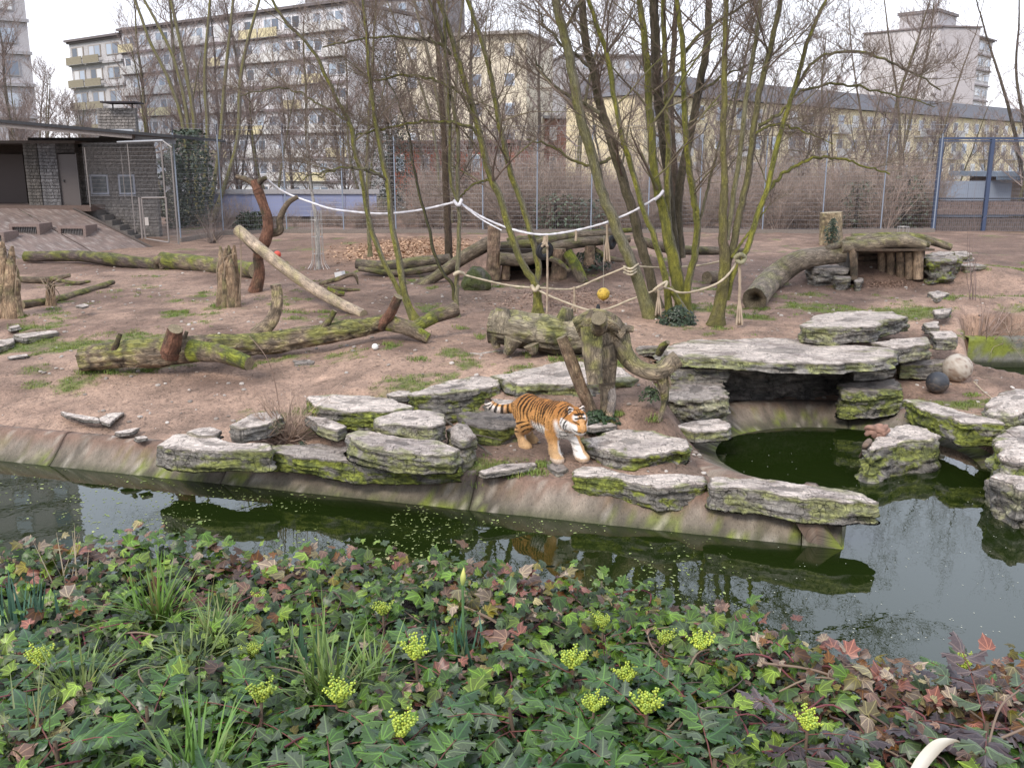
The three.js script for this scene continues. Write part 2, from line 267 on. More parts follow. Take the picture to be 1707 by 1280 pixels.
// top: outline of the upper face as surveyed, y: its height there, t: thickness
function rock(label, top, y, t, { moss = .5, tilt = 0, pale = 1, under = 0, strata = 1, group, name = 'flat_rock', cat = 'rock', rough = 1, dome = 0, seed, dark = 0, flare = 0 } = {}) {
  const sd = seed ?? Math.round(top[0][0] * 3 + top[0][1]); if (t < .45) t *= .84;
  let P = top.map(([px, py]) => onY(px, py, y)); const c = V(0, 0, 0); P.forEach(p => c.add(p)); c.multiplyScalar(1 / P.length);
  const loop = []; let per = 0; for (let i = 0; i < P.length; i++) per += P[i].distanceTo(P[(i + 1) % P.length]);
  const N = Math.round(clamp(per / .026, 40, 210));
  let area = 0; for (let i = 0; i < P.length; i++) { const a = P[i], b = P[(i + 1) % P.length]; area += a.x * b.z - b.x * a.z; } if (area > 0) P.reverse();
  const rad = Math.sqrt(Math.abs(area) / 2 / Math.PI), E = clamp(rad, .12, 1) * rough;
  { const seg = []; let L = 0; for (let i = 0; i < P.length; i++) { seg.push(L); L += P[i].distanceTo(P[(i + 1) % P.length]); }
    for (let k = 0; k < N; k++) { const s = k / N * per; let i = P.length - 1; while (seg[i] > s) i--; const a = P[i], b = P[(i + 1) % P.length], u = (s - seg[i]) / a.distanceTo(b); loop.push(V(lerp(a.x, b.x, u), 0, lerp(a.z, b.z, u))); }
    for (let it = 0; it < 2; it++) { const sm = loop.map((p, k) => V(0, 0, 0).add(loop[(k + N - 1) % N]).add(p).add(p).add(loop[(k + 1) % N]).multiplyScalar(.25)); sm.forEach((p, k) => loop[k] = p); } }
  const nrm = loop.map((p, k) => { const a = loop[(k + N - 1) % N], b = loop[(k + 1) % N]; return V(-(b.z - a.z), 0, b.x - a.x).normalize().multiplyScalar(-1); });
  // broken outline: wide bays, and chips split off in steps
  const chip = (x, z, k) => E * (.08 * n3(x * 1.3, sd + k, z * 1.3) + .13 * (Math.round(3.2 * n3(x * 2.4, sd + 5 + k, z * 2.4)) / 3.2) + .03 * n3(x * 9, sd + k, z * 9));
  const A = .055 * rough * clamp(rad, .3, 1.1);
  const g = new MB(V(c.x, y - t, c.z));
  const topY = (x, z, s) => y + tilt * (z - c.z) + dome * (1 - s * s) + rough * clamp(rad * 2, .3, 1) * (.028 * fbm(x * 1.5, sd, z * 1.5, 3) + .008 * n3(x * 9, sd, z * 9) + .022 * Math.round(2.4 * n3(x * 1.2 + sd, 5, z * 2.6)) / 2.4 - .008 * sst(.9, 1, s));
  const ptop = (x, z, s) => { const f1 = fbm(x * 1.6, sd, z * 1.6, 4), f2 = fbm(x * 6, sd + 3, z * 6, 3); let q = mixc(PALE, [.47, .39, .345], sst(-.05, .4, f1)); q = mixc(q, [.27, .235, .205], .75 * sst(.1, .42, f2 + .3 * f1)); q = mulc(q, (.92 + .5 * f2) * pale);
    q = mixc(q, [.2, .15, .12], .6 * sst(.16, .36, fbm(x * 2.4, sd + 8, z * 2.4, 3) + .15 * (s - .6)));                  // soil caught on top
    return mixc(q, MOSS, clamp(moss * .8 * sst(.12, .3, f2 * .5 + f1 + .5 * (s - .84) * 2))); };
  const edge0 = loop.map((p, k) => { const o = chip(p.x, p.z, 0); return V(p.x + nrm[k].x * o, 0, p.z + nrm[k].z * o); });
  const rings = [0, .22, .42, .6, .74, .85, .93, .98];
  const inner = rings.map(s => s === 0 ? [g.v(c.x, topY(c.x, c.z, 0), c.z, ptop(c.x, c.z, 0), c.x, c.z)] : edge0.map((p) => { const x = lerp(c.x, p.x, s), z = lerp(c.z, p.z, s); return g.v(x, topY(x, z, s), z, ptop(x, z, s), x * .8, z * .8); }));
  const M2 = Math.round(clamp(t / .021, 5, 22)), side = [], nl = Math.max(2, Math.round(t / .085 * strata));
  for (let q = 0; q <= M2; q++) {
    const f = q / M2, row = [];
    for (let k = 0; k < N; k++) {
      const p = loop[k], n = nrm[k], tt = t * (1 + .22 * n3(p.x * 1.3, sd + 3, p.z * 1.3)), yy = topY(p.x, p.z, 1) - .012 - f * tt, fl = (f + .1 * n3(p.x * .9, sd, p.z * .9)) * nl, lay = Math.floor(fl), lf = fl - lay;
      let off = lerp(chip(p.x, p.z, 0), chip(p.x, p.z, lay * 3.7), lay > 0 ? .75 : 0) + A * (1.3 * n3(p.x * 1.1 + lay * 7.3, sd + lay * 2.1, p.z * 1.1) * (lay > 0 ? 1 : .3) + .5 * n3(p.x * 4, yy * 14, p.z * 4)) + .014 * n3(p.x * 14, yy * 30, p.z * 14) - .03 * (sst(.16, .0, lf) + .5 * sst(.88, 1, lf)) * (lay > 0 || lf > .5 ? 1 : 0);
      off -= under * f * f * t; off += flare * f * t; if (q === 0) off -= .006;
      const x = p.x + n.x * off, z = p.z + n.z * off, f1 = fbm(x * 1.8, yy * 3.5, z * 1.8 + sd, 4), f2 = fbm(x * 5, yy * 12, z * 5, 3), f3 = n3(x * 17, yy * 30, z * 17);
      let q3 = mixc([.26, .235, .205], mulc(PALE, .68), sst(-.1, .35, f1)); q3 = mulc(q3, 1 + .8 * f2 + .3 * f3); q3 = mixc(q3, DARKR, .62 * sst(.05, .4, n3(x * 2, yy * 16, z * 2)) + .4 * sst(.14, .0, lf) * (lay > 0 ? 1 : 0));
      const ms = clamp(moss * 1.3 * sst(-.1, .14, f1 + .35 * f2 + .2 * (moss - .5) + .12 * f3)); q3 = mixc(q3, mulc(mixc(MOSSD, MOSS, sst(-.15, .2, f2 + .3 * f3)), 1 + .5 * f3), ms);
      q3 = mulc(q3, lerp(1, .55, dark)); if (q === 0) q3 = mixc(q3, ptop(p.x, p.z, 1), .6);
      row.push(g.v(x, yy, z, q3, k / N * per * .8, yy * .8 + sd));
    }
    side.push(row);
  }
  for (let k = 0; k < N; k++) g.t(inner[0][0], inner[1][k], inner[1][(k + 1) % N]);
  const all = [...inner.slice(1), ...side];
  for (let r = 0; r + 1 < all.length; r++) for (let k = 0; k < N; k++) { const a = all[r], b = all[r + 1], k1 = (k + 1) % N; g.q(a[k], b[k], b[k1], a[k1]); }
  const bot = side[M2], bc = g.v(c.x, y - t, c.z, DARKR); for (let k = 0; k < N; k++) g.t(bc, bot[(k + 1) % N], bot[k]);
  return tag(g.build(name, mat.rock), label, cat, group);
}
rock('long low grey slab with yellow moss streaks at the left end of the shore rocks', [[258, 739], [287, 724], [340, 724], [387, 736], [450, 740], [452, 749], [400, 751], [340, 751], [290, 748]], .22, .36, { moss: .65 });
rock('thin pale flat stone lying behind the long low shore slab', [[307, 720], [323, 713], [353, 711], [368, 717], [357, 725], [330, 726]], .27, .12, { moss: .2 });
rock('low bright mossy slab under the layered slab, right on the concrete bank', [[445, 742], [520, 741], [640, 745], [760, 755], [768, 771], [715, 776], [640, 774], [570, 768], [500, 760], [450, 754]], .1, .34, { moss: 1.1, pale: .6 });
rock('layered grey slab with rippled face above the low mossy slab', [[577, 722], [597, 717], [640, 722], [674, 731], [731, 732], [766, 748], [752, 758], [700, 758], [655, 752], [610, 744], [582, 736]], .42, .34, { moss: .55, strata: 1.8 });
rock('pale rounded block standing above the layered slab beside the dry bush', [[627, 696], [664, 685], [707, 682], [737, 690], [742, 703], [721, 712], [661, 709], [629, 706]], .55, .32, { moss: .45 });
rock('large pale slab with a mossy front uppermost behind the dry bush', [[512, 661], [560, 657], [617, 658], [684, 676], [660, 684], [597, 685], [540, 680], [518, 673]], .56, .42, { moss: .8 });
rock('pale lichen covered stone on the left of the dry bush', [[384, 709], [417, 689], [460, 685], [474, 695], [445, 706], [402, 714]], .42, .28, { moss: .35 });
rock('narrow flat stone running to the right out of the dry bush', [[507, 692], [545, 696], [577, 709], [562, 716], [528, 706]], .42, .2, { moss: .4 });
rock('pale topped slab with thick mossy face on the left of the tiger tail', [[683, 654], [740, 635], [800, 625], [834, 632], [832, 641], [780, 650], [722, 656], [690, 658]], .64, .52, { moss: .75 });
rock('small flat stone at the left foot of the pale topped slab', [[643, 657], [665, 651], [684, 652], [680, 660], [655, 661]], .5, .12, { moss: .3 });
rock('long weathered slab behind the tiger under the cut stump', [[820, 626], [860, 617], [905, 608], [960, 600], [1010, 606], [1072, 630], [1030, 637], [985, 641], [930, 641], [862, 640]], .68, .34, { moss: .6, under: .3 });
rock('grey block wedged under the left end of the long weathered slab', [[806, 660], [848, 655], [858, 664], [850, 676], [812, 676]], .42, .4, { moss: .45 });
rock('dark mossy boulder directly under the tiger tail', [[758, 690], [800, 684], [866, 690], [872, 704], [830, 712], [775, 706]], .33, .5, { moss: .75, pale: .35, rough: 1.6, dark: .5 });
rock('rounded grey boulder between the layered slab and the tail boulder', [[746, 716], [762, 703], [780, 708], [792, 728], [774, 738], [752, 730]], .36, .45, { moss: .4, pale: .7, dome: .06, rough: 1.6 });
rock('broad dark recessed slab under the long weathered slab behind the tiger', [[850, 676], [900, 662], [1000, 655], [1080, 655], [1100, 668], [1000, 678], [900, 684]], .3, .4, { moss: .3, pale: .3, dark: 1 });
rock('thin pale flat stone let into the soil left of the tiger feet', [[796, 784], [835, 773], [892, 769], [896, 775], [850, 783], [806, 789]], .035, .08, { moss: .15 });
rock('small tilted flat stone under the right forepaw of the tiger', [[908, 766], [934, 768], [948, 782], [930, 788], [911, 776]], .01, .1, { moss: .1, pale: .6 });
rock('wide mossy edged slab right of the tiger forelegs', [[966, 735], [1000, 722], [1028, 714], [1091, 718], [1146, 731], [1149, 745], [1056, 760], [1008, 751], [978, 741]], .22, .36, { moss: .85 });
rock('small thin flat stone beside the tiger face', [[975, 710], [1011, 700], [1030, 709], [987, 714]], .26, .08, { moss: .1 });
rock('mossy front slab under the left forepaw of the tiger', [[953, 783], [976, 776], [1002, 779], [1047, 791], [1094, 795], [1176, 791], [1174, 806], [1100, 813], [1032, 798], [958, 791]], .07, .42, { moss: .95 });
rock('long flat slab jutting out over the moat corner in front of the pool', [[1183, 793], [1245, 795], [1330, 805], [1440, 822], [1461, 836], [1400, 838], [1337, 832], [1227, 815], [1185, 811]], .13, .34, { moss: .55, under: .15 });
rock('small thin slab at the left rim of the round pool', [[1118, 712], [1153, 701], [1201, 696], [1220, 704], [1217, 715], [1160, 720]], .05, .2, { moss: .55 });
rock('huge flat table slab roofing the low den by the round pool', [[1104, 578], [1153, 566], [1282, 562], [1337, 565], [1359, 571], [1447, 575], [1487, 582], [1486, 597], [1411, 603], [1360, 606], [1308, 603], [1234, 599], [1146, 595], [1108, 590]], .8, .2, { moss: .55, under: .9, strata: .7 });
rock('pale square block carrying the left end of the table slab', [[1112, 606], [1215, 604], [1214, 614], [1116, 616]], .58, .34, { moss: .4, pale: .8 });
rock('layered grey boulder under the left block of the low den', [[1108, 640], [1160, 628], [1205, 640], [1216, 662], [1170, 668], [1110, 660]], .3, .55, { moss: .35, pale: .6, rough: 1.8, strata: 1.6 });
rock('dark upright block carrying the right end of the table slab', [[1420, 592], [1494, 588], [1496, 600], [1425, 606]], .62, .4, { moss: .1, pale: .7 });
rock('broad mossy boulder at the right foot of the low den', [[1400, 640], [1440, 627], [1496, 630], [1508, 648], [1450, 655], [1405, 652]], .22, .5, { moss: .7, pale: .4, rough: 1.6 });
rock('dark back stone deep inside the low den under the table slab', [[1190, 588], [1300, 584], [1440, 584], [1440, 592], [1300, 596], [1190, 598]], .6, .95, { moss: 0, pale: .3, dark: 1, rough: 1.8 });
rock('long tilted slab with bright top on the right rim of the pool', [[1512, 660], [1534, 660], [1600, 682], [1668, 704], [1673, 710], [1602, 709], [1570, 695], [1530, 676]], .2, .42, { moss: .85, tilt: .06 });
rock('rounded pale boulder at the right edge near the two balls', [[1640, 676], [1665, 657], [1700, 648], [1745, 652], [1760, 680], [1700, 692], [1655, 694]], .3, .45, { moss: .5, dome: .09 });
rock('mossy boulder at the right edge above the pool outlet', [[1657, 745], [1675, 722], [1707, 704], [1760, 704], [1765, 760], [1705, 775], [1665, 768]], .25, .5, { moss: .8, dome: .05, rough: 1.4 });
rock('grey boulder rising from the water at the right edge', [[1664, 795], [1685, 768], [1720, 748], [1780, 765], [1770, 805], [1700, 818]], .05, .75, { moss: .3, rough: 1.3, dome: .05 });
rock('smooth concrete coloured boulder at the waterline of the right edge', [[1648, 800], [1668, 790], [1720, 800], [1760, 830], [1720, 845], [1665, 826]], -.18, .6, { moss: .3, pale: .55, dome: .05 });
rock('flat topped island boulder standing in the round pool', [[1444, 746], [1466, 720], [1513, 707], [1550, 712], [1562, 724], [1561, 735], [1521, 737], [1484, 743], [1452, 752]], 0.0, .75, { moss: .7, under: .35, rough: 1.5 });
rock('thick pale slab alone on the sand behind the table slab', [[1335, 545], [1362, 522], [1402, 513], [1489, 516], [1514, 525], [1476, 535], [1452, 546], [1396, 549], [1345, 549]], 1.12, .4, { moss: .5, tilt: .04 });
rock('grey block with a mossy right top beside the thick pale slab', [[1453, 571], [1500, 564], [1544, 561], [1552, 572], [1492, 580]], .82, .36, { moss: .35 });
rock('smaller pale topped block right of the grey block', [[1552, 552], [1588, 551], [1598, 561], [1563, 565]], .85, .28, { moss: .35 });
rock('little pale stone above the smaller pale topped block', [[1539, 538], [1563, 535], [1566, 545], [1546, 546]], .84, .16, { moss: .3 });
rock('little grey stone in the grass in front of the timber den', [[1547, 488], [1563, 484], [1585, 488], [1563, 497]], 1.02, .2, { moss: .3 });
rock('flat pale stone on the slope right of the grass', [[1556, 517], [1588, 513], [1583, 522], [1560, 524]], .95, .14, { moss: .1 });
rock('low retaining stone behind the two balls', [[1500, 600], [1560, 597], [1612, 600], [1612, 607], [1550, 607], [1502, 607]], .36, .35, { moss: .5, pale: .7 });
rock('long thin kerb stone with a green foot at the left edge', [[20, 558], [93, 550], [97, 553], [40, 562]], .62, .16, { moss: .3 });
rock('pale kerb stone cut by the left edge of the picture', [[-40, 574], [0, 566], [22, 563], [24, 570], [-20, 582]], .55, .14, { moss: .2 });
rock('small pale stone behind the kerb stones at the left', [[12, 545], [30, 541], [34, 544], [16, 548]], .66, .08, { moss: .1 });
rock('thin white stone flush with the sand left of the fallen log', [[12, 594], [44, 589], [46, 592], [16, 597]], .46, .04, { moss: 0 });
rock('flat whitish stone on the soil beside the small mossy branches', [[125, 509], [140, 506], [148, 509], [136, 512]], .94, .05, { moss: 0 });
rock('forked white bedrock streak in the sand above the moat, left part', [[100, 685], [124, 690], [160, 696], [166, 700], [140, 699], [110, 692]], .12, .05, { moss: 0, pale: 1.1 });
rock('forked white bedrock streak in the sand above the moat, right part', [[164, 697], [182, 688], [206, 686], [192, 695], [182, 706], [168, 702]], .11, .05, { moss: 0, pale: 1.1 });
rock('short white bedrock streak nearest to the concrete bank on the left', [[189, 719], [212, 715], [234, 712], [220, 719], [200, 722]], .04, .05, { moss: 0, pale: 1.1 });
rock('small whitish stone between the streak and the long low shore slab', [[222, 728], [240, 725], [246, 729], [228, 732]], .02, .05, { moss: 0, pale: 1 });
rock('pale flat stone alone in the sand in front of the fallen log', [[495, 624], [516, 617], [540, 614], [534, 620], [502, 628]], .36, .06, { moss: .1 });
rock('squat grey stone half buried in front of the fallen log', [[487, 600], [510, 596], [525, 599], [522, 606], [490, 607]], .5, .16, { moss: .2, pale: .5 });
rock('flat pale stone in the sand left of the mossy flat rock', [[672, 604], [697, 596], [725, 597], [752, 603], [724, 608]], .5, .08, { moss: .1 });
rock('greenish flat stone behind the flat pale stone', [[716, 588], [732, 583], [762, 590], [740, 594]], .58, .07, { moss: .5 });
rock('mossy flat rock in front of the hollow root log', [[764, 581], [800, 577], [838, 578], [845, 585], [800, 590], [770, 588]], .68, .26, { moss: .8 });
rock('pale stone ledge under the table slab, at the foot of the forked branch', [[1050, 566], [1110, 570], [1120, 580], [1060, 582]], .66, .2, { moss: .3, pale: .7 });
// boulders at the two dens
{
  const boulder = (label, px, py, w, h, k = .3, moss = .5) => rock(label, [[px - w / 2, py], [px - w * .3, py - h * k], [px + w * .25, py - h * k], [px + w / 2, py - h * .05], [px + w * .3, py + h * .12], [px - w * .35, py + h * .14]], onG(px, py + h).y + h * onG(px, py + h).z / -1550, h * -onG(px, py + h).z / 1550 + .15, { moss, rough: 1.7, pale: .75, flare: .12, name: 'boulder', cat: 'boulder' });
  boulder('big dark grey boulder under the raised end of the hollow trunk', 1382, 446, 78, 22, .25, .1);
  boulder('pale angular stone leaning at the left post of the timber den', 1405, 462, 30, 17, .4, .3);
  boulder('small upright stone at the front left corner of the timber den', 1432, 467, 13, 14, .3, .2);
  boulder('mossy boulder against the right wall of the timber den', 1572, 430, 58, 28, .4, .75);
  boulder('low stone behind the mossy boulder of the timber den', 1602, 424, 40, 12, .4, .5);
  boulder('flat stone at the right of the timber den heap', 1624, 442, 40, 8, .4, .4);
}
// ---------- logs, stumps, dens ----------
const BARK = [.26, .195, .135], BARKD = [.095, .068, .047], BARE = [.52, .39, .26], RED = [.25, .12, .075], CUT = [.6, .48, .3];
function barkCol(o = {}) { const { base = BARK, dark = BARKD, moss = .5, bare = 0, sd = 0, up = .5 } = o;
  return (x, y, z, nx, ny, nz) => { const f1 = fbm(x * 1.7 + sd, y * 1.7, z * 1.7, 4), f2 = fbm(x * 7, y * 7 + sd, z * 7, 3); let c = mixc(base, dark, sst(-.1, .35, f1 - .25 * ny)); c = mixc(c, BARE, bare * sst(-.15, .2, f2 * .7 + f1 * .6)); c = mulc(c, 1 + .9 * f2);
    return mixc(c, mixc(MOSSD, [.27, .29, .035], sst(-.25, .2, f2)), clamp(moss * 1.25 * sst(-.2, .22, f1 + .5 * f2 + up * ny * .55 + moss * .3 - .3))); }; }
const cutCol = (dark = 0) => (s, a) => mixc(mulc(CUT, .8 + .25 * Math.sin(s * 40)), [.05, .035, .025], clamp(dark + .5 * sst(.8, 1, s) * .5 + .25 * n3(s * 4, a * 9, 1)));
// a limb: survey points with their distance taken from the ground under the first/last point or given
function limb(g, P, W, { d0, d1, sides = 20, n = 44, amp = .17, f = 3, col, cap = true, capDark = 0, hollow = 0, seed = 1 } = {}) {
  const pts = P.map(([px, py, d], i) => atD(px, py, d ?? lerp(d0, d1 ?? d0, i / (P.length - 1)))); const c = spline(pts, n), w = resamp(W, n).map((x, i) => x / 2 / F * -c[i].z);
  const mr = Math.max(...w); g.tube(c, w, { sides, col, amp, f, cap, capCol: cutCol(capDark), hollow, seed, vs: mr > .28 ? .34 : mr > .12 ? .5 : .8 }); return c;
}
const gd = (px, py) => -onG(px, py).z;
function logThing(name, label, cat, specs, group) {
  const d = specs[0].d0 ?? specs[0].P[0][2], o = atD(specs[0].P[0][0], specs[0].P[0][1], d), t = thing(name, o, label, cat, group);
  for (const s of specs) { const g = new MB(o); limb(g, s.P, s.W, { ...s, col: s.col || barkCol({ moss: .5, sd: s.P[0][0] * .01, ...s.c }) }); tag(g.build(s.name || 'trunk', s.mat || mat.bark, t), s.label); }
  return t;
}
{ // the large fallen tree lying across the sand
  const dA = gd(150, 622), dB = gd(560, 585), dC = gd(700, 572);
  logThing('fallen_log', 'large mossy fallen tree lying across the sand with sawn branch stubs', 'log', [
    { name: 'trunk', P: [[136, 599, dA], [200, 591, dA], [270, 587, dA], [350, 579, dA + .3], [430, 573, dA + .9], [520, 560, dB], [600, 546, dB + .3], [650, 535, dB + .6]], W: [41, 43, 46, 43, 37, 36, 31, 24], amp: .34, f: 4, c: { moss: .62, bare: .95 }, n: 110, sides: 40 },
    { name: 'branch', P: [[640, 537, dB + .5], [680, 547, dC + .1], [714, 565, dC]], W: [28, 26, 18], c: { moss: .9 } },
    { name: 'branch', P: [[690, 546, dC + .2], [725, 528, dC + .5], [760, 515, dC + .8]], W: [20, 22, 24], c: { moss: .7 }, capDark: .2 },
    { name: 'stub', P: [[636, 545, dB + .4], [652, 520, dB + .2], [664, 494, dB + .1]], W: [20, 17, 16], c: { base: RED, moss: .25 } },
    { name: 'stub', P: [[425, 560, dA + 1], [452, 535, dA + 1.1], [462, 500, dA + 1.1], [459, 474, dA + 1.1]], W: [26, 22, 19, 18], c: { bare: .9, moss: .35 } },
    { name: 'stub', P: [[282, 590, dA - .1], [288, 566, dA - .25], [292, 548, dA - .35]], W: [36, 30, 25], c: { base: RED, dark: BARKD, moss: .15 }, sides: 16 },
    { name: 'stub', P: [[188, 592, dA - .1], [194, 572, dA - .15], [200, 556, dA - .1]], W: [18, 9, 7], c: { base: RED, moss: .3 } },
    { name: 'stub', P: [[538, 548, dB], [550, 532, dB], [558, 518, dB]], W: [13, 10, 9], c: { moss: .5 } },
    { name: 'root', P: [[320, 585, dA], [370, 590, dA - .3], [415, 606, dA - .6]], W: [38, 30, 24], c: { moss: .8, bare: .4 } },
    { name: 'stub', P: [[300, 576, dA], [308, 560, dA], [311, 552, dA]], W: [9, 7, 6], c: { bare: .8, moss: .1 } },
  ]);
  logThing('long_log', 'long mossy log lying below the paved slope', 'log', [{ P: [[42, 428], [130, 427], [180, 432], [262, 442]], d0: gd(60, 438), d1: gd(262, 448), W: [17, 18, 21, 21], c: { moss: .5, base: [.14, .1, .085] }, n: 40 }, { name: 'stub', P: [[250, 440], [268, 434], [272, 447]], d0: gd(262, 448), W: [14, 16, 12] }]);
  logThing('ridged_log', 'thick ridged mossy log behind the dead stump', 'log', [{ P: [[270, 434], [330, 440], [380, 446], [425, 451]], d0: gd(270, 447), d1: gd(425, 464), W: [26, 28, 28, 27], amp: .2, c: { moss: .7 }, n: 36 }]);
  const mb = 'mossy branches left of the stump';
  logThing('mossy_branch', 'mossy branch lying nearest the far left stump', 'branch', [{ P: [[36, 508], [95, 500], [145, 485], [188, 470]], d0: gd(36, 515), d1: gd(188, 477), W: [13, 14, 12, 8] }], mb);
  logThing('mossy_branch', 'thin forked mossy branch behind the nearest mossy branch', 'branch', [{ P: [[33, 466], [80, 466], [116, 459]], d0: gd(60, 472), W: [10, 10, 6] }, { P: [[92, 467], [125, 472], [150, 469]], d0: gd(110, 476), W: [7, 7, 4] }], mb);
}
{ // leaning pole on the pruned tree
  logThing('leaning_pole', 'stripped pole leaning against the pruned dead tree', 'log', [{ P: [[397, 384], [440, 420], [500, 466], [555, 500], [606, 524]], d0: gd(425, 484) - .15, d1: gd(606, 526), W: [19, 19, 19, 19, 16], amp: .05, mat: mat.wood, col: barkCol({ base: [.48, .37, .27], dark: [.3, .24, .15], moss: .3, bare: .35, up: .2 }), n: 40 }]);
  const d = gd(425, 486);
  logThing('pruned_tree', 'pruned dead tree with twisted reddish trunk and cut limbs', 'tree stump', [
    { name: 'trunk', P: [[424, 488], [432, 455], [430, 425], [441, 402], [447, 372], [440, 345], [430, 318], [422, 300]], d0: d, W: [22, 18, 16, 20, 17, 15, 17, 12], c: { base: RED, dark: BARKD, moss: .12 }, n: 50, amp: .2 },
    { name: 'branch', P: [[430, 312], [412, 300], [393, 294]], d0: d, W: [12, 9, 7], c: { moss: .2 } },
    { name: 'branch', P: [[446, 390], [466, 384], [466, 366], [480, 338], [496, 328]], d0: d + .2, W: [14, 13, 10, 9, 7], c: { moss: .35, bare: .2 } },
    { name: 'branch', P: [[430, 420], [418, 410], [409, 402]], d0: d - .1, W: [11, 9, 8], c: { moss: .3 } },
    { name: 'branch', P: [[426, 310], [436, 300], [444, 296]], d0: d, W: [11, 9, 7], c: { moss: .2 } }]);
}
// splintered dead stumps with upright shards
function stumpThing(label, px0, px1, ytop, ybot, seed, ivy = 0) {
  const d = gd((px0 + px1) / 2, ybot), o = atD((px0 + px1) / 2, ybot, d), t = thing('dead_stump', o, label, 'tree stump'), r = RNG(seed), w = px1 - px0;
  for (let k = 0; k < 11; k++) {
    const g = new MB(o), fx = k < 6 ? (k + .5) / 6 : (k - 5.5) / 5, x = lerp(px0 + w * .12, px1 - w * .12, fx), top = ytop + (.08 + .55 * Math.pow(r(), 1.6)) * (ybot - ytop) * (k < 6 ? .6 : 1), dd = d + (k < 6 ? .12 : -.1) + (r() - .5) * .08, wd = w * r.r(.3, .42);
    limb(g, [[x + (fx - .5) * w * .25, ybot + 3, dd], [x + r.r(-1, 1), lerp(ybot, top, .5), dd], [x + r.r(-2, 2), lerp(ybot, top, .86), dd], [x + r.r(-3, 3), top, dd]], [wd * 1.15, wd, wd * .8, wd * .3], { sides: 14, n: 26, amp: .4, f: 5, col: barkCol({ base: [.46, .31, .19], dark: [.12, .085, .06], bare: .6, moss: .3, sd: k, up: .2 }), seed: k * 3 + seed });
    g.build('shard', mat.bark, t);
  }
  for (let k = 0; k < 7; k++) { const g = new MB(o), x = px0 + w * r(); limb(g, [[x, ybot, d - .1], [x + r.r(-10, 10), lerp(ybot, ytop, r.r(.3, .7)), d - .2 * r()], [x + r.r(-28, 28), lerp(ybot, ytop, r.r(.7, 1.25)), d - .1]], [2.4, 1.8, .8], { sides: 4, n: 8, amp: .2, col: barkCol({ moss: 0 }) }); g.build('shoot', mat.twig, t); }
  return t;
}
stumpThing('splintered dead stump with thin shoots in front of the ridged log', 363, 398, 402, 510, 5);
stumpThing('tall splintered stump with a mossy foot at the left edge', -14, 34, 396, 528, 6);
stumpThing('small splintered stump standing behind the mossy branches', 76, 92, 462, 508, 7);
